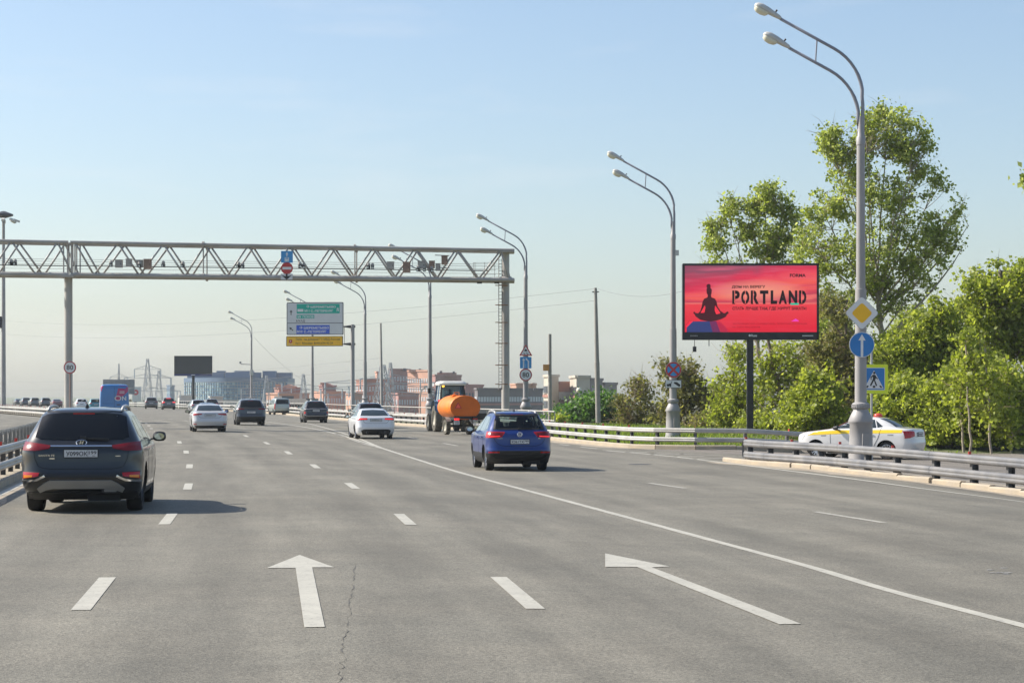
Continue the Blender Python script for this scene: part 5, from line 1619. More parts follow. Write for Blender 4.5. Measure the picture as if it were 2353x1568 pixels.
    if spec.get('spoiler'):
        zz, hw_, dep, th = spec['spoiler']
        y = B.rear(0, zz).y
        m = MB(); pr = []
        for k in range(13):
            x = -hw_ + 2 * hw_ * k / 12; e = .10 * (abs(x) / hw_) ** 3
            yy = y + e
            for (a, b) in ((dep * -.6 + e * .5, -th * .2 - e * .25), (dep * -.6 + e * .5, -th - e * .25), (.15, -th), (.30, .035 - e * .1), (0, .03 - e * .2)): pr.append((x, yy + a, zz + b))
        m.v = pr
        for k in range(12):
            for i in range(5): m.f.append((k * 5 + i, k * 5 + (i + 1) % 5, (k + 1) * 5 + (i + 1) % 5, (k + 1) * 5 + i)); m.m.append(0)
        m.f.append((0, 1, 2, 3, 4)); m.m.append(0); m.f.append(tuple(range(60, 65))); m.m.append(0)
        sp = m.build('roof_spoiler', paint, root, True, 40)
        m = MB(); m.box((0, y - dep * .6 - .004, zz - th * .6), (.34, .012, .022)); m.build('brake_light', M_TAIL, sp)
    if spec.get('wiper'):
        x0, z0_, x1_, z1_ = spec['wiper']
        p0, p1 = B.rear(x0, z0_), B.rear(x1_, z1_)
        p0.y -= .04; p1.y -= .03
        m = MB(); m.beam(p0, p1, .022, .03); m.box(p0, (.09, .05, .06)); m.build('wiper', M_BLACK, root)
    # underside and axle beam so daylight shows under the car as it should
    m = MB(); m.box((0, ov, R * .85), (1.4, .18, .14)); m.box((0, ov + .55, .25), (.7, .6, .12)); m.box((.35, .35, .26), (.5, .35, .14)); m.build('axle', M_UNDER, root)
    if spec.get('exhaust'):
        for x in spec['exhaust']:
            m = MB(); m.lathe([(.045, -.06), (.05, -.06), (.05, .3), (.04, .3)], 12, axis='Y', M=Matrix.Translation((x, B.rear(x, .33).y, .31)), cap=False); m.build('exhaust', M_SILVER, root)
    spec['_B'] = B
    return root

def rear_at(x, y, lift=0.0):
    return G(x, y)

def place(x, y, off=0.0):
    """rear-wheel ground position in the picture -> location of the car origin and heading"""
    p = G(x, y)
    return p, heading(p.y, off)

def spot(x, y, rz, ov, sc=1.0):
    """car origin so that its rear axle stands at the ground seen at picture position x,y"""
    p = G(x, y)
    d = Vector((-math.sin(rz), math.cos(rz), 0)) * ov * sc
    q = p - d; q.z = p.z
    return q

# ---- 1. black SUV at the left (close)
p = G(198, 1171); rz = heading(p.y) - .035
PB = car_paint('graphite_paint', (0.011, 0.012, 0.014, 1), .1, .3, .7)
sf = dict(paint=PB, axle=.95, wb=2.765, R=.372, tw=.245, rim=M_RIMD, clad=.30, cladmat=M_BLACK, mirror=(1.10, 3.2), bow=.045,
    rearwin=([(-.735, 1.20), (-.69, 1.165), (0, 1.15), (.69, 1.165), (.735, 1.20)], [(-.665, 1.52), (-.56, 1.565), (0, 1.58), (.56, 1.565), (.665, 1.52)]),
    sidewin=[([(.75, 1.23), (1.1, 1.17), (1.55, 1.15)], [(.98, 1.47), (1.2, 1.50), (1.5, 1.52)]), ([(1.60, 1.145), (2.45, 1.13)], [(1.55, 1.525), (2.35, 1.53)]), ([(2.50, 1.13), (3.45, 1.12)], [(2.40, 1.53), (2.75, 1.50)])],
    frontwin=([(-.75, 1.14), (.75, 1.14)], [(-.60, 1.52), (.60, 1.52)]),
    lights=[([(.50, 1.02), (.70, .985), (.925, .99)], [(.475, 1.065), (.70, 1.10), (.90, 1.13)])], lightmat=M_TAILD,
    panels=[('chrome_strip', [(-.48, 1.047), (.48, 1.047)], [(-.48, 1.066), (.48, 1.066)], M_CHROME, .016),
            ('bumper_recess', [(-.60, .565), (.60, .565)], [(-.66, .625), (.66, .625)], M_BLACK, .008),
            ('lower_bumper', [(-.88, .22), (.88, .22)], [(-.86, .34), (.86, .34)], M_BLACK, .012),
            ('skid_plate', [(-.64, .34), (-.5, .40), (.5, .40), (.64, .34)], [(-.68, .40), (-.52, .525), (.52, .525), (.68, .40)], mat('skid_silver', (.27, .265, .25, 1), .4, .3, var=.08), .03)],
    mpanels=[('fog_lamp_housing', [(.63, .575), (.90, .53)], [(.60, .645), (.915, .665)], M_BLACK, .010), ('chrome_slash', [(.55, .575), (.70, .51), (.93, .495)], [(.57, .60), (.72, .538), (.93, .523)], M_CHROME, .022)],
    lights2=[([(.66, .585), (.905, .55)], [(.645, .635), (.90, .65)])], amber=[([(.76, .572), (.89, .562)], [(.75, .60), (.89, .60)])],
    lines=[('tailgate_gap', [(-.74, 1.0), (-.73, .88), (-.66, .73), (-.5, .70), (.5, .70), (.66, .73), (.73, .88), (.74, 1.0)], .009, M_SEAM, .003)],
    sidelines=[('door_gap', [(1.62, 1.13), (1.62, .5), (1.5, .42)], .008, M_SEAM, .003), ('door_gap', [(2.5, 1.12), (2.48, .4)], .008, M_SEAM, .003), ('door_handle', [(1.75, .98), (1.97, .98)], .03, M_CHROME, .02), ('door_handle', [(2.62, .97), (2.84, .97)], .03, M_CHROME, .02)],
    sidepanels=[('sill_trim', [(1.40, .24), (3.25, .24)], [(1.40, .36), (3.25, .36)], M_BLACK, .01), ('chrome_window_trim', [(.85, 1.16), (1.6, 1.125), (3.5, 1.10)], [(.85, 1.175), (1.6, 1.14), (3.5, 1.115)], M_CHROME, .008)],
    plate=.945, ptext=('У099ОК', '199'), rails=(.85, 2.35, 1.615, .59), railmat=M_SILVER, antenna=(1.15, 1.665), antmat=M_BLACK, spoiler=(1.60, .60, .10, .045), wiper=(.02, 1.185, .42, 1.165))
sfk = scale_keys(SUV, 1.02, 1.01, 1.0)
sfo = make_car('black_suv', 'black sport utility car with silver roof rails in the left foreground', 'car', sfk, sf, spot(198, 1171, rz, .95), rz)
B = sf['_B']
ey = B.rear(0, 1.115).y - .022
m = MB(); pts = [(.082 * math.cos(2 * math.pi * k / 28), ey, 1.115 + .043 * math.sin(2 * math.pi * k / 28)) for k in range(29)]; m.tube(pts, .008, 6)
m.beam((-.028, ey, 1.082), (-.008, ey, 1.148), .012); m.beam((.010, ey, 1.082), (.030, ey, 1.148), .012); m.beam((-.03, ey, 1.105), (.03, ey, 1.125), .010); m.build('emblem', M_CHROME, sfo)
m = MB(); text_to(m, 'SANTA FE', -.66, .90, .03, B.rear(-.55, .9).y - .03, w=.25, off=.01); m.box((-.45, B.rear(-.45, .86).y - .025, .866), (.08, .006, .02)); m.box((.58, B.rear(.58, .9).y - .025, .905), (.08, .006, .014)); m.build('badge', M_CHROME, sfo)
ex = B.rear(.45, .33).y
m = MB(); m.prism(rrect(.27, .085, .03, cx=.46, cz=.36), ex - .045, ex + .12); m.build('exhaust_surround', M_BLACK, sfo)
m = MB(); m.prism(rrect(.2, .05, .02, cx=.46, cz=.36), ex - .055, ex - .03); m.build('exhaust_tip', M_RIMD, sfo)

# ---- 2. blue SUV in the middle lane
PBl = car_paint('blue_paint', (0.005, 0.032, 0.18, 1), .15, .28, .6)
rzT = math.atan2(.148, 1)
scT = .957
tgw = [(-.66, 1.19), (.66, 1.19), (.56, 1.555), (-.56, 1.555)]
tg = dict(paint=PBl, axle=.88, wb=2.68, R=.345, tw=.22, rim=M_RIM, spokes=10, clad=.50, cladmat=M_BLACK, mirror=(1.08, 3.0), mirrormat=M_BLACK, glass=M_SEE, bow=.04,
    rearwin=([(-.70, 1.20), (-.66, 1.17), (0, 1.165), (.66, 1.17), (.70, 1.20)], [(-.60, 1.55), (-.54, 1.575), (0, 1.585), (.54, 1.575), (.60, 1.55)]),
    frit=[([(-.705, 1.155), (.705, 1.155)], [(-.69, 1.195), (.69, 1.195)]), ([(-.615, 1.545), (.615, 1.545)], [(-.585, 1.595), (.585, 1.595)]), ([(-.72, 1.165), (-.665, 1.165)], [(-.61, 1.585), (-.565, 1.585)]), ([(.665, 1.165), (.72, 1.165)], [(.565, 1.585), (.61, 1.585)])],
    sidewin=[([(.62, 1.20), (1.0, 1.13)], [(.92, 1.43), (1.05, 1.50)]), ([(1.04, 1.125), (1.92, 1.105)], [(1.10, 1.505), (1.88, 1.53)]), ([(1.98, 1.105), (2.98, 1.10)], [(1.94, 1.53), (2.45, 1.50)])],
    holes=[('rear', tgw), ('side', [(1.10, 1.15), (1.88, 1.13), (1.84, 1.50), (1.14, 1.47)]), ('side', [(2.02, 1.13), (2.80, 1.13), (2.40, 1.47), (1.98, 1.50)]), ('front', [(-.66, 1.17), (.66, 1.17), (.56, 1.5), (-.56, 1.5)])],
    frontwin=([(-.76, 1.13), (.76, 1.13)], [(-.60, 1.53), (.60, 1.53)]),
    lights=[([(.50, .955), (.62, .925), (.92, .935)], [(.40, 1.09), (.62, 1.10), (.88, 1.10)])],
    mpanels=[('light_insert', [(.52, .98), (.80, .96)], [(.47, 1.065), (.80, 1.075)], M_TAILD, .020), ('light_bar', [(.56, .968), (.84, .955)], [(.55, .985), (.84, .972)], M_TAILON, .026)],
    panels=[('lower_bumper', [(-.88, .23), (.88, .23)], [(-.90, .56), (-.6, .575), (.6, .575), (.90, .56)], M_BLACK, .010), ('bumper_lip', [(-.66, .36), (.66, .36)], [(-.78, .46), (.78, .46)], M_UNDER, .022)],
    lights2=[([(.58, .515), (.86, .515)], [(.58, .548), (.86, .548)])],
    lines=[('tailgate_gap', [(-.73, 1.11), (-.72, .90), (-.62, .76), (-.45, .70), (.45, .70), (.62, .76), (.72, .90), (.73, 1.11)], .010, M_SEAM, .003), ('bumper_crease', [(-.8, .66), (.8, .66)], .012, PBl, .012)],
    sidelines=[('door_gap', [(1.02, 1.10), (1.0, .75), (1.2, .60)], .009, M_SEAM, .003), ('door_gap', [(1.95, 1.09), (1.93, .32)], .009, M_SEAM, .003), ('door_gap', [(2.98, 1.08), (2.92, .4)], .009, M_SEAM, .003), ('door_handle', [(1.15, .94), (1.37, .94)], .032, PBl, .022), ('door_handle', [(2.08, .93), (2.30, .93)], .032, PBl, .022), ('shoulder_crease', [(.75, .99), (3.6, .95)], .012, PBl, .010)],
    sidepanels=[('sill_trim', [(1.30, .24), (3.15, .24)], [(1.30, .40), (3.15, .40)], M_BLACK, .01)],
    plate=.825, platew=False, ptext=('К361ТХ', '799'), rails=(.80, 2.3, 1.60, .575), railmat=M_SILVER, antenna=(1.2, 1.66), spoiler=(1.605, .57, .12, .05), wiper=(.02, 1.19, .36, 1.185))
tgk = scale_keys(SUV, .975, .955, .995)
tgo = make_car('blue_suv', 'bright blue sport utility car with white number plate right of the solid line', 'car', tgk, tg, spot(1184, 1079.5, rzT, .88, scT), rzT, scale=scT)
B = tg['_B']
ey = B.rear(0, 1.03).y - .02
m = MB(); m.tube([(.066 * math.cos(2 * math.pi * k / 24), ey, 1.03 + .066 * math.sin(2 * math.pi * k / 24)) for k in range(25)], .009, 6)
for a, b in (((-.030, .055), (0, .008)), ((.030, .055), (0, .008)), ((-.052, .028), (-.024, -.052)), ((-.024, -.052), (0, -.002)), ((0, -.002), (.024, -.052)), ((.024, -.052), (.052, .028))): m.beam((a[0], ey, 1.03 + a[1]), (b[0], ey, 1.03 + b[1]), .010)
m.build('emblem', M_CHROME, tgo)
m = MB(); text_to(m, 'TIGUAN', -.64, .905, .028, B.rear(-.5, .9).y - .035, w=.15, off=.01); m.box((.55, B.rear(.55, .91).y - .025, .915), (.07, .006, .018)); m.build('badge', M_CHROME, tgo)
m = MB(); m.box((0, 1.9, .62), (1.5, 2.3, .5)); m.box((0, 3.1, .86), (1.4, .35, .42)); m.build('cabin_floor', M_SEAT, tgo)
for x in (-.38, .38):
    m = MB(); m.prism(rrect(.48, .55, .09, cx=x, cz=1.05), 2.28, 2.42); st = m.build('front_seat', M_SEAT, tgo); m = MB(); m.prism(rrect(.27, .19, .07, cx=x, cz=1.41), 2.27, 2.37); m.build('headrest', M_SEAT, st)
m = MB(); m.prism(rrect(1.25, .5, .07, cx=0, cz=1.0), 1.25, 1.40); st = m.build('rear_seat', M_SEAT, tgo)
for x in (-.42, 0, .42): m = MB(); m.prism(rrect(.25, .15, .06, cx=x, cz=1.30), 1.26, 1.36); m.build('headrest', M_SEAT, st)

# ---- saloons and others ahead
def side_std(sh=1.0, sl=1.0, sed=False):
    if sed: return [([(1.32 * sl, 1.10 * sh), (2.10 * sl, 1.075 * sh)], [(1.68 * sl, 1.36 * sh), (2.05 * sl, 1.385 * sh)]), ([(2.16 * sl, 1.075 * sh), (3.15 * sl, 1.06 * sh)], [(2.12 * sl, 1.385 * sh), (2.58 * sl, 1.36 * sh)])]
    return [([(.78 * sl, 1.21 * sh), (1.5 * sl, 1.15 * sh)], [(1.0 * sl, 1.46 * sh), (1.45 * sl, 1.51 * sh)]), ([(1.56 * sl, 1.145 * sh), (2.4 * sl, 1.13 * sh)], [(1.5 * sl, 1.515 * sh), (2.3 * sl, 1.52 * sh)]), ([(2.46 * sl, 1.13 * sh), (3.38 * sl, 1.12 * sh)], [(2.36 * sl, 1.52 * sh), (2.72 * sl, 1.49 * sh)])]
PW = car_paint('white_paint', (0.74, 0.745, 0.76, 1), 0, .3)
PW2 = car_paint('pearl_paint', (0.60, 0.60, 0.61, 1), .1, .3)
def sedan(label, x, y, paint, lights, lightmat, plate, off=0.0, extra=None, scl=1.0, sw=1.0, sl=1.0, sh=1.0, rw=None, name='saloon_car', group=None, mirm=None, rzo=None):
    p = G(x, y); rz = heading(p.y, off) if rzo is None else rzo
    sp = dict(paint=paint, axle=1.05 * sl, wb=2.78 * sl, R=.33, tw=.215, mirror=(1.0 * sh, 3.0 * sl), rim=M_RIM,
        rearwin=rw or ([(-.66, 1.105 * sh), (0, 1.095 * sh), (.66, 1.105 * sh)], [(-.53, 1.36 * sh), (0, 1.385 * sh), (.53, 1.36 * sh)]),
        sidewin=side_std(sh, sl, True), frontwin=([(-.7, 1.07 * sh), (.7, 1.07 * sh)], [(-.56, 1.37 * sh), (.56, 1.37 * sh)]), lights=lights, lightmat=lightmat, plate=plate, glass=M_GLASSG,
        panels=[('lower_bumper', [(-.70, .21), (.70, .21)], [(-.72, .31), (.72, .31)], M_BLACK, .010)],
        lines=[('boot_gap', [(-.62, .98 * sh), (-.60, .84), (-.5, .74), (.5, .74), (.60, .84), (.62, .98 * sh)], .010, M_SEAM, .003)],
        sidelines=[('door_gap', [(2.12 * sl, 1.05 * sh), (2.1 * sl, .3)], .010, M_SEAM, .003)])
    if mirm: sp['mirrormat'] = mirm
    if extra: sp.update(extra)
    return make_car(name, label, 'car', scale_keys(SEDAN, sw, sl, sh), sp, spot(x, y, rz, 1.05 * sl, scl), rz, group, scl), sp
sedan('white saloon car with red lights in the left lane below the dark screen', 480, 991, PW2,
      [([(.44, .90), (.86, .86)], [(.40, .965), (.84, .97)])], M_TAIL, .875,
      extra=dict(mpanels=[('lamp_white_part', [(.42, .95), (.84, .955)], [(.42, .985), (.83, .99)], M_CLEAR, .02)], lights2=[([(.68, .38), (.84, .40)], [(.68, .41), (.84, .43)])],
                 panels=[('lower_bumper', [(-.72, .21), (.72, .21)], [(-.78, .33), (.78, .33)], M_BLACK, .010)]), mirm=M_BLACK)
sedan('white sporty saloon with dark rear diffuser close behind another car, left of the tractor', 858, 1007, PW,
      [([(.40, .905), (.86, .885)], [(.42, .985), (.84, .985)])], M_TAIL, .895, sh=.985, sw=1.01,
      extra=dict(platew=False, panels=[('rear_diffuser', [(-.62, .215), (.62, .215)], [(-.70, .40), (-.58, .46), (.58, .46), (.70, .40)], M_BLACK, .014)],
                 mpanels=[('light_bar', [(.42, .925), (.80, .915)], [(.43, .95), (.80, .945)], M_TAILON, .02)], mirrormat=M_BLACK, exhaust=(-.42, .42)))

def suv(label, x, y, paint, lights, lightmat, plate, off=0.0, extra=None, scl=1.0, sw=1.0, sl=1.0, sh=1.0, name='sport_utility_car', group=None, rzo=None):
    p = G(x, y); rz = heading(p.y, off) if rzo is None else rzo
    sp = dict(paint=paint, axle=.93 * sl, wb=2.7 * sl, R=.355, tw=.235, mirror=(1.10 * sh, 3.05 * sl), rim=M_RIMD, clad=.36, mirrormat=M_BLACK,
        rearwin=([(-.68, 1.16 * sh), (0, 1.15 * sh), (.68, 1.16 * sh)], [(-.60, 1.55 * sh), (0, 1.575 * sh), (.60, 1.55 * sh)]),
        sidewin=side_std(sh, sl), frontwin=([(-.72, 1.13 * sh), (.72, 1.13 * sh)], [(-.58, 1.52 * sh), (.58, 1.52 * sh)]), lights=lights, lightmat=lightmat, plate=plate,
        panels=[('lower_bumper', [(-.86, .23), (.86, .23)], [(-.86, .45), (.86, .45)], M_BLACK, .010)], spoiler=(1.60 * sh, .58, .10, .05),
        lines=[('tailgate_gap', [(-.72, 1.0 * sh), (-.70, .80), (-.5, .70), (.5, .70), (.70, .80), (.72, 1.0 * sh)], .010, M_SEAM, .003)],
        sidelines=[('door_gap', [(1.55 * sl, 1.1 * sh), (1.55 * sl, .4)], .010, M_SEAM, .003), ('door_gap', [(2.45 * sl, 1.1 * sh), (2.43 * sl, .4)], .010, M_SEAM, .003)])
    if extra: sp.update(extra)
    return make_car(name, label, 'car', scale_keys(SUV, sw, sl, sh), sp, spot(x, y, rz, .93 * sl, scl), rz, group, scl), sp
PD = car_paint('dark_slate_paint', (0.05, 0.06, 0.075, 1), .3, .3)
PK = car_paint('black_paint', (0.010, 0.010, 0.013, 1), .1, .22)
PG = car_paint('grey_paint', (0.115, 0.115, 0.11, 1), .3, .3)
PS = car_paint('silver_paint', (0.42, 0.43, 0.44, 1), .4, .3)
PT = car_paint('teal_paint', (0.03, 0.22, 0.27, 1), .2, .3)
PR = car_paint('maroon_paint', (0.16, 0.05, 0.05, 1), .2, .3)
std = [([(.52, .97), (.90, .94)], [(.50, 1.06), (.88, 1.08)])]
suv('dark slate coupe SUV with thin full-width light strip, right of the white saloon', 575, 976.5, PD, [([(.45, 1.02), (.89, 1.0)], [(.45, 1.06), (.88, 1.07)])], M_TAILD, .84, sh=1.0, scl=1.07,
    extra=dict(panels=[('light_strip', [(-.47, 1.03), (.47, 1.03)], [(-.47, 1.055), (.47, 1.055)], M_BLACK, .014), ('lower_bumper', [(-.88, .23), (.88, .23)], [(-.88, .56), (.88, .56)], M_BLACK, .010), ('upper_band', [(-.80, 1.075), (.80, 1.075)], [(-.74, 1.14), (.74, 1.14)], M_BLACK, .010)], antenna=(1.15, 1.66)))
suv('black SUV with a silver bumper strip, ahead and left of the white sporty saloon', 724, 970.5, PK, [([(.78, .72), (.91, .66)], [(.80, .86), (.89, .86)])], M_TAIL, .92, rzo=.19,
    extra=dict(lines=[('chrome_strip', [(-.80, 1.045), (-.4, 1.06), (.4, 1.06), (.80, 1.045)], .03, M_SILVER, .012), ('bumper_strip', [(-.84, .60), (-.70, .53), (.70, .53), (.84, .60)], .035, M_SILVER, .016)], rails=(.85, 2.3, 1.605, .58)))
suv('dark estate SUV with roof rails, mostly hidden behind the white sporty saloon', 849, 983, car_paint('navy_grey_paint', (.05, .06, .08, 1), .3, .3), std, M_TAIL, .85, sh=.96,
    extra=dict(rails=(.85, 2.3, 1.54, .58), antenna=(1.1, 1.6)))
# silver-green people carrier
p = G(646, 952); rzv = .30
sp = dict(paint=car_paint('pale_green_paint', (0.36, 0.40, 0.37, 1), .3, .3), axle=.75, wb=2.69, R=.32, tw=.2, rim=M_RIMD, clad=.40, mirror=(1.12, 3.0), mirrormat=M_BLACK, bow=.03,
    rearwin=([(-.70, 1.16), (.70, 1.16)], [(-.64, 1.64), (.64, 1.64)]), sidewin=[([(.35, 1.15), (1.2, 1.14)], [(.40, 1.60), (1.2, 1.62)]), ([(1.28, 1.14), (2.2, 1.14)], [(1.28, 1.62), (2.2, 1.62)]), ([(2.28, 1.14), (3.3, 1.14)], [(2.28, 1.62), (2.75, 1.58)])],
    frontwin=([(-.75, 1.16), (.75, 1.16)], [(-.64, 1.6), (.64, 1.6)]), lights=[([(.80, .62), (.90, .62)], [(.76, 1.22), (.86, 1.22)])], plate=None,
    panels=[('lower_bumper', [(-.86, .22), (.86, .22)], [(-.86, .42), (.86, .42)], M_BLACK, .010), ('plate_recess', [(-.38, .78), (.38, .78)], [(-.38, .83), (.38, .83)], M_SILVER, .012)])
make_car('people_carrier', 'pale green people carrier with tall red tail lights in front of the outer barrier', 'van', scale_keys(VAN, 1, 1, 1), sp, spot(646, 952, rzv, .75), rzv)
# blue and pink panel van
PVB = car_paint('van_blue_paint', (0.03, 0.18, 0.46, 1), 0, .4); PVP = mat('van_pink', (0.48, 0.03, 0.13, 1), .4, coat=.6)
TRANS = [(.28, .90, .15, 5.4, .12, .4), (.45, .97, .03, 5.5, .12, .4), (.8, 1.0, .0, 5.5, .12, .4), (1.1, 1.0, .0, 5.1, .12, .4), (1.4, .995, .02, 4.7, .12, .4), (2.0, .97, .05, 4.1, .12, .35), (2.45, .93, .09, 3.6, .14, .3), (2.60, .88, .14, 3.3, .16, .3), (2.67, .75, .25, 3.0, .2, .3), (2.69, .5, .4, 2.8, .2, .2)]
rzb = heading(150)
sp = dict(paint=PVB, axle=1.0, wb=3.3, R=.36, tw=.22, rim=M_RIMD, clad=.42, mirror=(1.5, 4.2), mirrormat=M_BLACK, bow=.03,
    rearwin=([(-.80, 1.35), (-.05, 1.35)], [(-.80, 1.36), (-.05, 1.36)]), sidewin=[([(3.3, 1.45), (4.45, 1.42)], [(3.3, 2.05), (3.95, 2.05)])], lights=[([(.90, .62), (.985, .62)], [(.90, 1.12), (.98, 1.12)])], plate=None,
    panels=[('pink_wrap', [(.12, 1.86), (.55, 1.83)], [(.30, 2.60), (.86, 2.58)], PVP, .006), ('pink_wrap', [(.55, 1.83), (.93, 2.2)], [(.80, 2.5), (.91, 2.48)], PVP, .008), ('pink_corner', [(-.93, 2.2), (-.88, 2.2)], [(-.90, 2.55), (-.72, 2.58)], PVP, .006)],
    lines=[('door_gap', [(0, .5), (0, 2.5)], .012, M_SEAM, .012)], sidepanels=[('white_wrap', [(.25, .55), (2.9, .55)], [(.25, 2.3), (2.9, 2.3)], mat('van_wrap_white', (.62, .55, .6, 1), .4, coat=.5), .006), ('pink_wrap', [(.25, 2.3), (2.9, 2.3)], [(.25, 2.5), (2.9, 2.5)], PVP, .006)])
pv = P(269, 970, 148); vo = make_car('panel_van', 'tall blue and pink panel van with white ON lettering beyond the black car', 'van', TRANS, sp, Vector((pv.x, 147.0, 0)), rzb)
m = MB(); yv = sp['_B'].rear(.6, 1.5).y - .03
m.add([(.24 + r_ * math.cos(2 * math.pi * k / 24) * 1.35, yv, 1.72 + r_ * math.sin(2 * math.pi * k / 24)) for r_ in (.17, .12) for k in range(24)], [(k, (k + 1) % 24, 24 + (k + 1) % 24, 24 + k) for k in range(24)])
text_to(m, 'N', .52, 1.58, .28, yv, w=.28, off=.03)
m.build('lettering', M_SWHITE, vo)
m = MB(); m.sheet([(.24 + .12 * 1.35 * math.cos(2 * math.pi * k / 24), 1.72 + .12 * math.sin(2 * math.pi * k / 24)) for k in range(24)], yv); m.build('letter_centre', PVP, vo)
m = MB(); m.sheet([(.35, 2.16), (.68, 2.16), (.68, 2.20), (.35, 2.20)], yv + .0); m.sheet([(.35, 2.06), (.68, 2.06), (.68, 2.10), (.35, 2.10)], yv); m.build('small_print', M_SWHITE, vo)
m = MB(); m.box((.28, yv + .01, 1.28), (.26, .03, .07)); m.build('door_handle', M_BLACK, vo)
# distant cars
far = [(347.5, 938.5, 'suv', PG, M_TAILD, 'grey-brown SUV far ahead, left of the car with lit brake lights', 1.12, .12),
       (387, 940.5, 'suv', PG, M_TAILON, 'grey hatchback far ahead with bright brake lights, below the pylons', 1.1, .10),
       (455, 950, 'suv', PS, M_TAIL, 'silver SUV directly ahead of the white saloon', .98, .05),
       (478, 962, 'sedan', PD, M_TAIL, 'dark saloon whose roof shows just above the white saloon', 1.0, 0),
       (486, 944, 'suv', PK, M_TAIL, 'dark car roof seen farthest behind the white saloon', 1.0, .05),
       (187, 940, 'suv', PW, M_TAIL, 'white SUV far ahead between the gantry column and the teal car', 1.0, 0),
       (219, 942, 'suv', PT, M_TAIL, 'teal car with a white mark on its rear window, left of the blue van', 1.0, 0),
       (131, 935, 'sedan', PR, M_TAIL, 'maroon car half hidden by the left gantry column', 1.05, 0),
       (105, 934, 'suv', PD, M_TAILD, 'slate SUV in the far queue, nearest to the maroon car', 1.05, 0),
       (80, 933, 'suv', PG, M_TAILD, 'grey SUV in the far queue, second from the maroon car', 1.05, 0),
       (60, 932, 'suv', PD, M_TAILD, 'dark SUV in the far queue, third from the maroon car', 1.05, 0),
       (43, 930, 'sedan', PD, M_TAILD, 'low dark car at the far left end of the distant queue', 1.0, 0)]
for x, y, kind, pt, lm, lab, sc_, off in far:
    fn = suv if kind == 'suv' else sedan
    lt = std if kind == 'suv' else [([(.44, .86), (.86, .84)], [(.42, .96), (.84, .96)])]
    ex = dict(nz=24)
    o, s_ = fn(lab, x, y, pt, lt, lm, .84 if y > 935 else None, off, ex, sc_, group='cars in the distance')
    if 'teal' in lab:
        m = MB(); m.tube([(.18 + .16 * math.cos(a * .3), .02, 1.33 + .16 * math.sin(a * .3)) for a in range(2, 20)], .045, 6); mk = m.build('white_mark', M_SWHITE, o); mk.location.y = s_['_B'].rear(.2, 1.33).y - .05
    if 'bright brake' in lab:
        m = MB(); m.box((0, s_['_B'].rear(0, 1.55).y - .04, 1.54), (.6, .03, .06)); m.build('brake_light', M_TAILON, o)
# far lorry behind the people carrier
Zt = 262.0; tb = at(690, Zt)
tr = thing('flatbed_lorry', 'grey flatbed lorry beyond the people carrier, partly behind the black SUV', 'lorry', tb + Vector((0, 0, 0)), .9)
m = MB(); m.box((0, 0, 1.35), (2.2, 4.0, .75)); m.build('load_bed', mat('lorry_grey', (.2, .19, .18, 1), .7, var=.2), tr)
m = MB(); m.box((0, 2.8, 1.3), (2.1, 1.3, 1.5)); m.build('cab', mat('lorry_grey', None), tr)
m = MB(); m.box((0, 0, .85), (.9, 5.6, .2)); m.build('chassis', M_BLACK, tr)
for y in (-1.2, 2.6):
    for x in (-.95, .95): m = MB(); m.lathe([(.42, -.13), (.45, -.09), (.45, .09), (.42, .13)], 18, axis='X', M=Matrix.Translation((x, y, .45))); m.build('wheel', M_TYRE, tr)

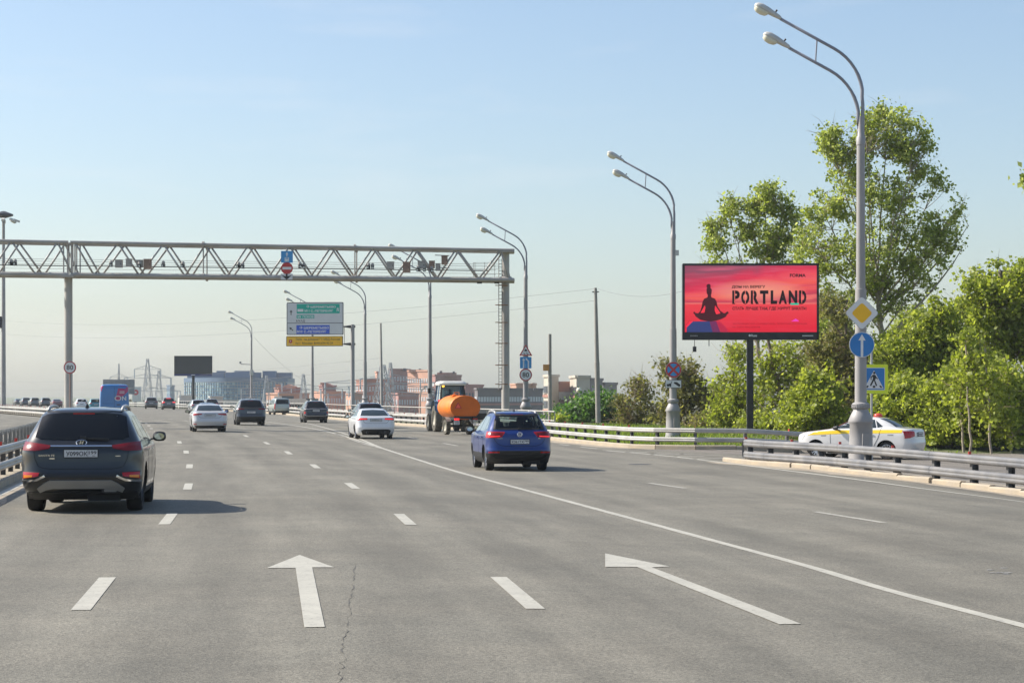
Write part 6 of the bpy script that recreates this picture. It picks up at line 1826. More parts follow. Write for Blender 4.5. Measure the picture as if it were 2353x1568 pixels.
# ---- taxi on the side road
PTX = car_paint('taxi_white_paint', (0.70, 0.695, 0.68, 1), 0, .35)
M_TY = mat('taxi_yellow', (0.92, 0.62, 0.0, 1), .35, coat=.8)
taxi_key = scale_keys(SEDAN, .93, .907, 1.0)
ts = F / 77.0
q = at(2056, 77.0)                       # rear axle
rzx = math.radians(61)
sp = dict(paint=PTX, axle=.98, wb=2.552, R=.305, tw=.19, rim=M_RIM, spokes=12, mirror=(1.0, 2.72), mirrormat=M_BLACK, glass=M_GLASSG, bow=.05,
    rearwin=([(-.62, 1.10), (.62, 1.10)], [(-.52, 1.385), (.52, 1.385)]), frontwin=([(-.66, 1.08), (.66, 1.08)], [(-.55, 1.37), (.55, 1.37)]),
    sidewin=[([(1.13, 1.12), (1.32, 1.075)], [(1.40, 1.32), (1.42, 1.34)]), ([(1.36, 1.07), (1.98, 1.055)], [(1.46, 1.35), (1.94, 1.39)]), ([(2.05, 1.055), (2.92, 1.04)], [(2.01, 1.39), (2.40, 1.345)])],
    lights=[([(.55, .80), (.84, .72)], [(.55, .96), (.83, .97)])], plate=.86, panels=[('lower_bumper', [(-.68, .20), (.68, .20)], [(-.72, .30), (.72, .30)], M_BLACK, .010)],
    lines=[('boot_gap', [(-.6, 1.0), (-.58, .78), (.58, .78), (.6, 1.0)], .009, M_SEAM, .003)],
    sidelights=[([(.06, .74), (.30, .72)], [(.10, .96), (.38, .97)], M_TAILD), ([(4.05, .66), (4.28, .64)], [(3.95, .80), (4.18, .76)], M_CLEAR)],
    sidepanels=[('yellow_stripe', [(.42, .905), (1.4, .885), (2.6, .86), (3.85, .80)], [(.40, 1.015), (1.4, 1.0), (2.6, .985), (3.55, .93)], M_TY, .005), ('sill_trim', [(1.35, .20), (3.12, .20)], [(1.35, .25), (3.12, .25)], M_BLACK, .01)],
    sidelines=[('door_gap', [(1.16, 1.08), (1.25, .75), (1.36, .55), (1.5, .3)], .009, M_SEAM, .007), ('door_gap', [(2.02, 1.05), (1.99, .3)], .009, M_SEAM, .007), ('door_gap', [(3.0, 1.03), (2.98, .3)], .009, M_SEAM, .007), ('door_handle', [(1.42, .83), (1.62, .83)], .035, PTX, .025), ('door_handle', [(2.12, .82), (2.32, .82)], .035, PTX, .025),
               ('checker_mark', [(.72, .84), (.92, .835)], .03, mat('checker_grey', (.25, .25, .25, 1), .5), .006), ('checker_mark', [(3.15, .80), (3.33, .79)], .03, mat('checker_grey', None), .006)],
    spokes_=0, wiper=None, antenna=None)
tx = make_car('taxi', 'white taxi with a yellow side stripe on the side road behind the near barrier', 'taxi', taxi_key, sp, q - Vector((-math.sin(rzx), math.cos(rzx), 0)) * .98, rzx, scale=1.045)
m = MB(); m.lathe([(.16, 1.45), (.15, 1.52), (.10, 1.56), (.02, 1.57)], 16, M=Matrix.Translation((0, 1.55, 0))); m.build('roof_lamp', mat('red_roof_lamp', (.62, .07, .05, 1), .3), tx, True)

# ---- tractor with water tank trailer
pt = G(1043, 993.5)
rzt = .22
tract = thing('farm_tractor', 'blue wheeled tractor with a white roofed glass cab towing an orange tank', 'tractor', G(1036, 991), rzt)
M_TBL = car_paint('tractor_blue', (0.06, 0.14, 0.26, 1), 0, .45); M_TWH = mat('tractor_roof_white', (.66, .65, .60, 1), .5, var=.1); M_MUD = mat('dusty_tyre', (.10, .09, .07, 1), .9, var=.35, scale=5)
M_HUB = mat('pale_hub', (.50, .47, .38, 1), .6, var=.15)
def big_wheel(R, w, loc, lugs, par):
    m = MB(); m.lathe([(R * .55, -w / 2), (R * .93, -w / 2), (R * .97, -w * .3), (R * .97, w * .3), (R * .93, w / 2), (R * .55, w / 2)], 30, axis='X', cap=False)
    for k in range(lugs):
        for sg in (-1, 1):
            a = 2 * math.pi * (k + (.5 if sg > 0 else 0)) / lugs
            M = Matrix.Rotation(a, 4, 'X') @ Matrix.Translation((sg * w * .24, 0, R * .975)) @ Matrix.Rotation(sg * .6, 4, 'Z')
            m.box((0, 0, 0), (w * .52, R * .07, R * .05), 0, 0, M)
    wo = m.build('wheel', M_MUD, par); wo.location = loc
    m = MB(); m.lathe([(R * .56, -w * .42), (R * .50, -w * .3), (R * .2, -w * .1), (.04, -w * .12)], 24, axis='X', cap=False); m.lathe([(R * .56, w * .42), (R * .50, w * .3), (R * .2, w * .1), (.04, w * .12)], 24, axis='X', cap=False); m.lathe([(R*.55, -w*.4), (R*.55, w*.4)], 24, axis='X', cap=False); m.build('rim', M_HUB, wo)
    return wo
# tractor: rear axle at local y=0; cab centre there
for sg in (-1, 1):
    big_wheel(.76, .40, (sg * .80, 0, .76), 18, tract)
    big_wheel(.50, .28, (sg * .78, 2.37, .50), 14, tract)
m = MB(); m.box((0, 1.9, 1.05), (.72, 2.1, .75)); m.box((0, .9, .85), (.5, 2.6, .5)); m.box((0, 2.95, .8), (.6, .12, .5)); m.build('bonnet', M_TBL, tract)
m = MB(); m.box((0, 0, .78), (1.5, .3, .3)); m.box((0, 2.37, .52), (1.4, .15, .15)); m.box((0, -.35, .6), (.3, .6, .12)); m.build('axle', M_BLACK, tract)
for sg in (-1, 1):
    m = MB()
    pr = [(.98 * math.cos(a), .98 * math.sin(a)) for a in [math.radians(t) for t in range(20, 165, 12)]]
    for i, (yy, zz) in enumerate(pr):
        for xx in (.55, 1.02): m.v.append((sg * xx, yy * 1.0, .85 + zz * .95))
    for i in range(len(pr) - 1): m.f.append((2 * i, 2 * i + 1, 2 * i + 3, 2 * i + 2)); m.m.append(0)
    m.box((sg * .80, -.55, 1.46), (.5, .06, .5)); m.build('mudguard', M_TBL, tract)
    m = MB(); m.box((sg * .72, -.60, 1.76), (.26, .06, .10)); m.build('tail_light', M_TAILON if sg < 0 else M_TAIL, tract)
# cab: four pillars, roof, panes
cab = [(-.72, -.60), (.72, -.60), (.78, .75), (-.78, .75)]
cabt = [(-.62, -.42), (.62, -.42), (.66, .70), (-.66, .70)]
z0, z1 = 1.55, 2.62
for (a, b), (c_, d) in zip(cab, cabt):
    m = MB(); m.beam((a, b, z0), (c_, d, z1), .09, .09); m.build('cab_pillar', M_BLACK if b < 0 else M_TBL, tract)
for sg in (-1, 1):
    m = MB(); m.beam((sg * .76, .1, z0), (sg * .65, .15, z1), .07); m.build('cab_pillar', M_TBL, tract)
m = MB(); m.beam((-.75, -.62, z0), (.75, -.62, z0), .10, .14); m.beam((-.63, -.43, z1), (.63, -.43, z1), .08, .12); m.beam((-.79, .75, z0), (.79, .75, z0), .1); m.beam((-.76, -.6, z0), (-.79, .75, z0), .1); m.beam((.76, -.6, z0), (.79, .75, z0), .1); m.build('cab_frame', M_BLACK, tract)
m = MB(); m.box((0, .05, 1.25), (1.35, 1.2, .6)); m.build('cab_floor', M_BLACK, tract)
m = MB()
for z_, k_ in ((2.62, 1.0), (2.72, 1.04), (2.82, .95), (2.87, .75)):
    m.v.extend([(x * k_, .12 + (y - .12) * k_, z_) for x, y in rrect(1.55, 1.45, .25, cx=0, cz=.12)])
nn = 24
for j in range(3):
    for i in range(nn): m.f.append((j * nn + i, j * nn + (i + 1) % nn, (j + 1) * nn + (i + 1) % nn, (j + 1) * nn + i)); m.m.append(0)
m.f.append(tuple(range(nn))); m.m.append(0); m.f.append(tuple(range(3 * nn, 4 * nn))); m.m.append(0)
m.build('roof', M_TWH, tract, True, 40)
for sg in (-1, 1):
    m = MB(); m.add([(sg * .74, -.58, z0), (sg * .79, .74, z0), (sg * .67, .69, z1), (sg * .63, -.40, z1)], [(0, 1, 2, 3)]); m.build('side_pane', M_SEE, tract)
m = MB(); m.add([(-.70, -.60, z0), (.70, -.60, z0), (.61, -.43, z1), (-.61, -.43, z1)], [(0, 1, 2, 3)]); m.build('rear_pane', M_SEE, tract)
m = MB(); m.add([(-.74, .74, z0), (.74, .74, z0), (.64, .69, z1), (-.64, .69, z1)], [(0, 1, 2, 3)]); m.build('front_pane', M_SEE, tract)
m = MB(); m.lathe([(.07, -.03), (.07, .03)], 14, axis='Y', M=Matrix.Translation((-.55, -.52, 2.58))); m.build('work_lamp', mat('amber_lit', (1, .45, .05, 1), .3, emit=1.6), tract)
m = MB(); m.tube([(-.75, .7, 2.2), (-1.1, .85, 2.3), (-1.1, .85, 2.45)], .015, 6); m.box((-1.1, .85, 2.32), (.16, .03, .3)); m.build('wing_mirror', M_BLACK, tract)
m = MB(); m.tube([(.35, 1.9, 1.3), (.35, 1.9, 2.4)], .05, 8); m.build('exhaust_pipe', M_BLACK, tract)
m = MB(); m.box((0, .1, 1.5), (.5, .5, .14)); m.prism(rrect(.48, .5, .08, cx=0, cz=1.75), -.2, -.1); m.build('seat', M_SEAT, tract)
# driver: skinned figure seated in the cab
def skinned(name, verts, edges, radii, mats, parent=None, loc=(0, 0, 0), rz=0.0, label=None):
    me = bpy.data.meshes.new(name); me.from_pydata(verts, edges, [])
    o = bpy.data.objects.new(name, me); COL.objects.link(o)
    md = o.modifiers.new('skin', 'SKIN'); md.use_smooth_shade = True
    o.modifiers.new('sub', 'SUBSURF').levels = 2
    for i, r_ in enumerate(radii): me.skin_vertices[0].data[i].radius = (r_, r_) if not isinstance(r_, tuple) else r_
    me.skin_vertices[0].data[0].use_root = True
    bpy.context.view_layer.update()
    em = bpy.data.meshes.new_from_object(o.evaluated_get(bpy.context.evaluated_depsgraph_get()))
    o.modifiers.clear(); o.data = em
    for mt in mats: em.materials.append(mt)
    o.location = loc; o.rotation_euler = (0, 0, rz)
    return o
M_SKIN = mat('skin', (.42, .24, .17, 1), .6); M_CLOTH = mat('dark_work_jacket', (.05, .055, .06, 1), .9, var=.2); M_HAIR = mat('dark_hair', (.03, .022, .018, 1), .8)
V = [(0, 0, 0), (0, -.02, .22), (0, -.02, .42), (0, 0, .55), (0, .02, .68), (0, .03, .80),
     (-.19, 0, .47), (-.25, .10, .24), (-.18, .34, .20), (-.16, .42, .22), (.19, 0, .47), (.25, .10, .24), (.18, .34, .20), (.16, .42, .22),
     (-.10, .10, -.02), (-.13, .44, .0), (-.13, .50, -.38), (-.13, .60, -.42), (.10, .10, -.02), (.13, .44, .0), (.13, .50, -.38), (.13, .60, -.42)]
E_ = [(0, 1), (1, 2), (2, 3), (3, 4), (4, 5), (2, 6), (6, 7), (7, 8), (8, 9), (2, 10), (10, 11), (11, 12), (12, 13), (0, 14), (14, 15), (15, 16), (16, 17), (0, 18), (18, 19), (19, 20), (20, 21)]
Rr = [.15, .15, (.17, .12), .06, .095, .085, .075, .06, .045, .04, .075, .06, .045, .04, .09, .075, .055, .045, .09, .075, .055, .045]
Mt = Matrix.Translation(tract.location) @ Matrix.Rotation(rzt, 4, 'Z')
drv = skinned('person', V, E_, Rr, [M_CLOTH, M_SKIN, M_HAIR], None, Mt @ Vector((-.05, .12, 1.62)), rzt)
for p_ in drv.data.polygons:
    c = p_.center
    p_.material_index = 0 if c.z < .56 else (2 if (c.z > .70 or c.y < .0) else 1)
    if abs(c.x) < .3 and c.y > .33 and c.z > .1: p_.material_index = 1
tag(drv, 'person in a dark jacket sitting at the wheel inside the tractor cab', 'person')
# trailer with elliptical tank
tl_loc = G(1069, 998.5)
trl = thing('tank_trailer', 'orange elliptical water tank trailer behind the tractor', 'trailer', tl_loc, rzt + .12)
M_OR = mat('tank_orange', (0.88, 0.21, 0.005, 1), .45, var=.10, scale=2.5, tint=(.50, .16, .04, 1), tamt=.5, tscale=1.6); M_ORD = mat('tank_end_shaded_orange', (0.68, 0.135, 0.002, 1), .6, var=.12, scale=2.0)  # end uses a darker orange, its shade away from the sun put into the colour
a_, b_ = .83, .63; zc = 1.42; nn = 44
m = MB()
for y, k_ in ((0, .985), (.03, 1.0), (2.2, 1.0), (2.25, .98)):
    m.v.extend([(a_ * k_ * math.cos(2 * math.pi * i / nn), y, zc + b_ * k_ * math.sin(2 * math.pi * i / nn)) for i in range(nn)])
for j in range(3):
    for i in range(nn): m.f.append((j * nn + i, j * nn + (i + 1) % nn, (j + 1) * nn + (i + 1) % nn, (j + 1) * nn + i)); m.m.append(0)
m.f.append(tuple(range(3 * nn, 4 * nn))); m.m.append(0)
tk = m.build('tank', M_OR, trl, True, 40)
m = MB(); pr = [(0, 1.0, -.0), (-.02, .9, 0), (-.035, .6, 0), (-.045, .25, 0)]
for y, k_, _ in pr: m.v.extend([(a_ * .985 * k_ * math.cos(2 * math.pi * i / nn), y, zc + b_ * .985 * k_ * math.sin(2 * math.pi * i / nn)) for i in range(nn)])
for j in range(3):
    for i in range(nn): m.f.append((j * nn + i, j * nn + (i + 1) % nn, (j + 1) * nn + (i + 1) % nn, (j + 1) * nn + i)); m.m.append(0)
m.f.append(tuple(range(3 * nn, 4 * nn))); m.m.append(0); m.build('tank_end', M_ORD, tk, True, 40)
for y in (.35, 1.1, 1.85):
    m = MB()
    for yy, k_ in ((y - .03, 1.006), (y + .03, 1.006)): m.v.extend([(a_ * k_ * math.cos(2 * math.pi * i / nn), yy, zc + b_ * k_ * math.sin(2 * math.pi * i / nn)) for i in range(nn)])
    m.f = [(i, (i + 1) % nn, nn + (i + 1) % nn, nn + i) for i in range(nn)]; m.m = [0] * nn; m.build('tank_band', M_OR, tk, True)
tri_ = lambda r_, y: [(-.42 + x, zc + .06 + z) for x, z in rpoly([(-r_, -r_ * .55), (r_, -r_ * .55), (0, r_ * 1.1)], .03)]
m = MB(); m.prism(tri_(.20, 0), -.075, -.04); tr1 = m.build('warning_triangle', mat('triangle_dark_red', (.5, .03, .02, 1), .4), trl)
m = MB(); m.sheet([(-.42 + x, zc + .06 + z) for x, z in [(-.13, -.075), (.13, -.075), (0, .155)]], -.082); m.build('triangle_face', mat('triangle_red', (.95, .12, .06, 1), .4), tr1)
m = MB(); m.box((-.25, 1.0, zc + b_ - .02), (.4, .4, .06)); m.lathe([(.13, 0), (.13, .04), (.04, .055)], 16, M=Matrix.Translation((-.25, 1.0, zc + b_ + .01))); m.tube([(-.42, .6, zc + b_ - .02), (-.42, .6, zc + b_ + .16), (-.15, .6, zc + b_ + .16), (-.15, .6, zc + b_ - .02)], .02, 6); m.build('hatch', M_OR, tk)
m = MB()
for sg in (-1, 1): m.box((sg * .45, 1.1, .92), (.12, 2.6, .10))
m.box((0, .0, .90), (1.3, .12, .14)); m.box((0, 1.25, .45), (1.2, .12, .12)); m.tube([(-.45, 2.3, .9), (0, 3.3, .75)], .06, 8); m.tube([(.45, 2.3, .9), (0, 3.3, .75)], .06, 8)
m.box((0, 1.1, .86), (1.0, 1.8, .14)); m.build('chassis', M_BLACK, trl)
for sg in (-1, 1):
    big_wheel(.40, .22, (sg * .62, 1.25, .40), 16, trl)
    m = MB(); pr = [(.52 * math.cos(math.radians(t)), .52 * math.sin(math.radians(t))) for t in range(25, 160, 15)]
    for yy, zz in pr:
        for xx in (.49, .76): m.v.append((sg * xx, .55 + .7 + yy, .40 + zz))
    m.f = [(2 * i, 2 * i + 1, 2 * i + 3, 2 * i + 2) for i in range(len(pr) - 1)]; m.m = [0] * len(m.f); m.build('mudguard', M_SILVER, trl)
    m = MB(); m.box((sg * .50, -.09, .82), (.26, .06, .10)); m.build('tail_light', M_TAILON if sg < 0 else M_TAIL, trl)
m = MB(); m.box((-.50, -.09, .64), (.30, .02, .20)); m.build('number_plate', M_PLATE, trl)
m = MB()
for k_ in range(4): m.box((-.60 + .066 * k_, -.103, .68), (.035, .004, .05)); m.box((-.60 + .066 * k_, -.103, .60), (.035, .004, .05))
m.build('plate_lettering', mat('plate_grey', None), trl)
m = MB(); m.tube([(.2, -.1, .8), (.35, -.1, .6), (.6, -.1, .75)], .04, 8); m.lathe([(.07, -.1), (.07, .05)], 12, axis='Y', M=Matrix.Translation((.42, -.1, .72))); m.build('valve', M_SILVER, trl)
m = MB(); m.box((.95, .4, .95), (.5, .6, .35)); m.build('toolbox', M_BLACK, trl)
# ------------------------------------------------------------------ buildings
M_WIN = mat('far_window', (0.10, 0.12, 0.14, 1), 0.15, spec=0.6)
M_WINL = mat('far_window_pale', (0.50, 0.53, 0.55, 1), 0.3)
GZ = -9.0
def building(label, pl, pc, pr, ytop, Z, wall, rows, cols_l, cols_r, depth=(14, 14), win=M_WIN, wfrac=(.5, .5), roofbits=(), top_blank=0.08, kind='apartment_block', cat='building', band=None, parapet=True, rowh=3.0, ybot=None):
    """block with its near corner at picture x pc; left face to pl, right face to pr"""
    C = P(pc, ytop, Z); A = P(pl, ytop, Z + depth[0]); D_ = P(pr, ytop, Z + depth[1])
    C, A, D_ = Vector((C.x, C.y)), Vector((A.x, A.y)), Vector((D_.x, D_.y))
    E = A + D_ - C
    zt = P(pc, ytop, Z).z
    zb = GZ if ybot is None else P(pc, ybot, Z).z
    root = thing(kind, label, cat, (C.x, C.y, zb))
    O = Vector((C.x, C.y, zb))
    m = MB(); H = zt - zb
    pts = [A - C, Vector((0, 0)), D_ - C, E - C]
    m.add([(p.x, p.y, 0) for p in pts] + [(p.x, p.y, H) for p in pts], [(0, 1, 5, 4), (1, 2, 6, 5), (2, 3, 7, 6), (3, 0, 4, 7), (4, 5, 6, 7)])
    m.build('wall', wall, root)
    if parapet:
        m = MB()
        for a, b in zip(pts, pts[1:] + pts[:1]): m.beam((a.x, a.y, H + .15), (b.x, b.y, H + .15), .5, .5)
        m.build('parapet', wall, root)
    nw = 0
    for a, b, nc in ((pts[0], pts[1], cols_l), (pts[1], pts[2], cols_r)):
        if nc <= 0: continue
        d = b - a; L = d.length; t = d.normalized(); n = Vector((t.y, -t.x))
        ww = L / nc * wfrac[0]
        first = None; ang = math.atan2(t.y, t.x)
        for r_ in range(rows):
            z = H * (1 - top_blank) - (r_ + .5) * rowh
            if z < 7.5: break
            if band:
                m = MB(); mid = (a + b) / 2 + n * .06
                m.beam((a.x + n.x * .1, a.y + n.y * .1, z - rowh * .42), (b.x + n.x * .1, b.y + n.y * .1, z - rowh * .42), .3, .5); m.build('floor_band', band, root)
            for c in range(nc):
                q = a + d * ((c + .5) / nc)
                if first is None:
                    m = MB(); wh = rowh * wfrac[1]
                    m.box((0, 0, 0), (ww, .30, wh)); first = m.build('window', win, root)
                    m = MB(); m.box((0, -.18, -wh / 2), (ww * 1.08, .25, .12)); sl = m.build('sill', wall, first)
                    o = first; first.location = (q.x - n.x * .03, q.y - n.y * .03, z); first.rotation_euler = (0, 0, ang)
                else:
                    o = inst(first, 'window', root, (q.x - n.x * .03, q.y - n.y * .03, z), (0, 0, ang))
    for (x0, x1, y0, y1, mt) in roofbits:
        zc0, zc1 = P(0, y1, Z).z - zb - .3, P(0, y0, Z).z - zb
        xa, xb = P(x0, 0, Z + 6).x - C.x, P(x1, 0, Z + 6).x - C.x
        m = MB(); m.box(((xa + xb) / 2, 8, (zc0 + zc1) / 2), (xb - xa, 5, zc1 - zc0)); m.build('roof_structure', mt or wall, root)
    return root
BR1 = mat('orange_brick', (0.50, 0.28, 0.195, 1), 0.85, var=0.12, scale=.3)
BR2 = mat('red_brick', (0.37, 0.18, 0.135, 1), 0.85, var=0.12, scale=.3)
BR3 = mat('rose_brick', (0.38, 0.20, 0.17, 1), 0.85, var=0.12, scale=.3)
GR1 = mat('grey_render', (0.26, 0.22, 0.21, 1), 0.85, var=0.1, scale=.3)
CR1 = mat('cream_panel', (0.50, 0.44, 0.36, 1), 0.85, var=0.08, scale=.3)
M_WINW = mat('bright_far_window', (0.72, 0.74, 0.75, 1), 0.3)
GR2 = mat('dark_slab', (0.16, 0.14, 0.14, 1), 0.85, var=0.1, scale=.3)
# orange stepped blocks in the middle distance
building('low orange brick block with curved corner behind the people carrier', 612, 640, 710, 905, 640, BR1, 4, 5, 10, (16, 6), win=M_WINL)
b1 = building('stepped orange brick tower with a slanted top, left of the lone pylon', 630, 641, 690, 892, 660, BR2, 3, 2, 6, (14, 10), win=M_WIN)
def slant(root, pxs, Z, mt, dp=8):
    O = root.location; m = MB(); pts = [(P(x, y, Z).x - O.x, P(x, y, Z).z - O.z) for x, y in pxs]
    m.prism(pts, Z - O.y + 1.0, Z - O.y + 1.0 + dp); m.build('stepped_top', mt, root)
slant(b1, [(648, 893), (648, 887), (662, 882.5), (676, 887), (676, 893)], 662, BR1); slant(b1, [(632, 893), (632, 882), (638, 882), (638, 893)], 662, BR1)
building('orange brick block with balconies right of the lone pylon', 718, 742, 793, 901, 640, BR1, 4, 5, 9, (16, 8), win=M_WINL)
b2 = building('stepped red brick tower with a slanted roof above the black SUV', 733, 741, 772, 887, 655, BR3, 3, 2, 5, (10, 10))
slant(b2, [(744, 888), (744, 878), (752, 880), (764, 886), (768, 888)], 657, BR2); slant(b2, [(735, 888), (735, 878), (740.5, 878), (740.5, 888)], 657, BR1)
building('small orange block behind the sign post', 795, 812, 832, 905, 620, BR1, 3, 3, 3, (14, 6), win=M_WINL)
# brick complex right of the sign post
building('brick apartment block left of the big pylon', 818, 838, 905, 873, 700, BR2, 8, 3, 9, (16, 10), win=M_WINL, roofbits=[(838, 850, 869, 873, GR2)])
ch = building('tall narrow orange brick stair tower above the roofs', 862, 866, 869, 855, 715, BR1, 0, 0, 0, (4, 4))
building('tallest rose brick apartment tower right of the big pylon', 893, 897, 943, 848.5, 720, BR3, 12, 1, 7, (8, 14), win=M_WINL, roofbits=[(905, 912, 846, 849, GR2), (926, 932, 845, 849, GR2)])
building('bright orange apartment tower behind the fourth lamp post', 936, 983, 992, 852, 690, BR1, 12, 9, 1, (10, 6), win=M_WINL, wfrac=(.45, .45), roofbits=[(940, 972, 848, 852, BR1), (962, 966, 846, 848, GR2)])
building('wide rose brick apartment block behind the tractor', 990, 1000, 1060, 862, 730, BR3, 10, 1, 11, (8, 16), win=M_WINL, wfrac=(.6, .5), roofbits=[(1004, 1048, 855, 862, BR2), (1010, 1015, 851, 855, GR2), (1040, 1044, 852, 856, GR2)])
building('low brick row below the big pylon', 900, 915, 962, 905, 640, BR3, 4, 2, 8, (12, 6), win=M_WINL)
building('brown brick block right of the tractor cab', 1060, 1068, 1110, 886, 560, BR3, 5, 1, 6, (8, 8), roofbits=[(1078, 1098, 882, 886, BR1), (1070, 1075, 879, 882, GR2)])
building('long dark grey slab building between tractor and gantry column', 1090, 1097, 1247, 894, 540, GR2, 6, 1, 24, (6, 22), win=M_WINL, wfrac=(.7, .42), band=BR3, roofbits=[(1112, 1120, 890, 894, GR2), (1150, 1153, 888, 894, GR2), (1226, 1236, 891, 894, GR2)])
building('orange brick roof block rising behind the long grey building', 1172, 1186, 1232, 883, 640, BR1, 2, 0, 0, (10, 8), roofbits=[(1188, 1206, 879, 883, BR3), (1222, 1232, 879, 884, BR1)])
# panel building in three wings
building('cream panel block with striped end wall, left wing of the pale building', 1249, 1264, 1283, 864, 430, CR1, 11, 2, 0, (10, 5), win=M_WIN, wfrac=(.8, .5), band=BR2)
building('recessed middle wing of the pale building with ribbon windows', 1281, 1283, 1311, 880, 440, BR3, 9, 0, 3, (2, 3), win=M_WINW, wfrac=(.94, .55), band=BR2)
building('tall cream block with brick side, right wing of the pale building', 1309, 1324, 1355, 866, 425, CR1, 11, 3, 0, (16, 4), win=M_WIN, wfrac=(.8, .5), band=BR2)
building('low right end of the pale building with loggias', 1354, 1356, 1384, 872, 434, GR1, 10, 0, 2, (3, 8), win=M_WIN, wfrac=(.75, .6), band=BR2)
building('stepped far right end of the pale building', 1383, 1386, 1417, 882, 444, GR1, 9, 0, 3, (3, 8), win=M_WIN, wfrac=(.75, .6), band=GR2)

# blue glass office with a curved front
M_BG = mat('blue_glass', (0.10, 0.20, 0.30, 1), 0.12, spec=0.8, var=.2, scale=.15)
M_BG2 = mat('pale_blue_glass', (0.24, 0.36, 0.42, 1), 0.12, spec=0.8, var=.2, scale=.15)
M_BTOP = mat('blue_cladding', (0.10, 0.155, 0.24, 1), 0.5, var=.1)
M_BW = mat('pale_plinth', (0.50, 0.48, 0.44, 1), 0.8, var=.1, scale=.3)
ZG = 800.0
gb = thing('glass_office_building', 'long blue glass office building with curved front under the dark screen', 'building', (P(527, 0, ZG).x, ZG, GZ))
xl, xr = P(402, 0, ZG).x - gb.location.x, P(652, 0, ZG).x - gb.location.x
def arc(t, off=0.0):
    """point on the curved facade, t 0..1"""
    x = xl + (xr - xl) * t
    y = 18 * ((t - .55) / .5) ** 2
    return Vector((x, y - off, 0))
ztop, zgl = P(0, 867, ZG).z - GZ, P(0, 877, ZG).z - GZ
for nm, za, zb_, off, mt in (('wall', 8.0, zgl, -.3, M_BW), ('attic_band', zgl, ztop, .5, M_BTOP), ('plinth', 0, 9.5, .2, M_BW)):
    m = MB(); n = 30
    for k in range(n + 1):
        p = arc(k / n, off); m.v += [(p.x, p.y, za), (p.x, p.y, zb_)]
    for k in range(n): m.f.append((2 * k, 2 * k + 2, 2 * k + 3, 2 * k + 1)); m.m.append(0)
    o0 = len(m.v); m.v += [(xl, 40, za), (xl, 40, zb_), (xr, 40, za), (xr, 40, zb_)]
    m.f += [(0, 1, o0 + 1, o0), (2 * n, o0 + 2, o0 + 3, 2 * n + 1), tuple([2 * k + 1 for k in range(n + 1)] + [o0 + 3, o0 + 1])]; m.m += [0] * 3
    m.build(nm, mt, gb)
nc, nr = 40, 6; first = None
W_ = (xr - xl) / nc
m = MB(); m.box((0, 0, 0), (W_ * .9, .3, (zgl - 9.5) / nr * .88)); f1 = None; f2 = None
random.seed(5)
for c in range(nc):
    for r_ in range(nr):
        t = (c + .5) / nc; p = arc(t, .15); d = arc(t + .01) - arc(t - .01)
        loc = (p.x, p.y, 9.5 + (zgl - 9.5) * (r_ + .5) / nr); rot = (0, 0, math.atan2(d.y, d.x))
        pale = random.random() < (.65 if c < 14 else .3)
        if pale and f1 is None: f1 = MB().add(m.v, m.f).build('pane', M_BG2, gb); o = f1
        elif not pale and f2 is None: f2 = MB().add(m.v, m.f).build('pane', M_BG, gb); o = f2
        else: o = inst(f1 if pale else f2, 'pane', gb)
        o.location = loc; o.rotation_euler = rot
for c in range(9):
    t = (c + .4) / 9; p = arc(t); m = MB(); m.box((p.x, p.y + 12, ztop + 1.0), (3 + 2 * (c % 3), 5, 2.2 + (c % 2) * 1.2)); m.build('roof_plant', M_BTOP, gb)
building('pair of slim blue glass towers left of the long glass office', 383, 391, 401, 886, 900, M_BTOP, 5, 2, 2, (8, 8), win=M_BG2)
building('pale low rise at the foot of the glass office', 408, 412, 450, 910, 700, M_BW, 3, 0, 8, (4, 6), win=M_WIN)
building('second pale low rise below the glass office, beside the dark SUV', 480, 484, 512, 912, 700, M_BW, 3, 0, 6, (4, 6), win=M_WIN)

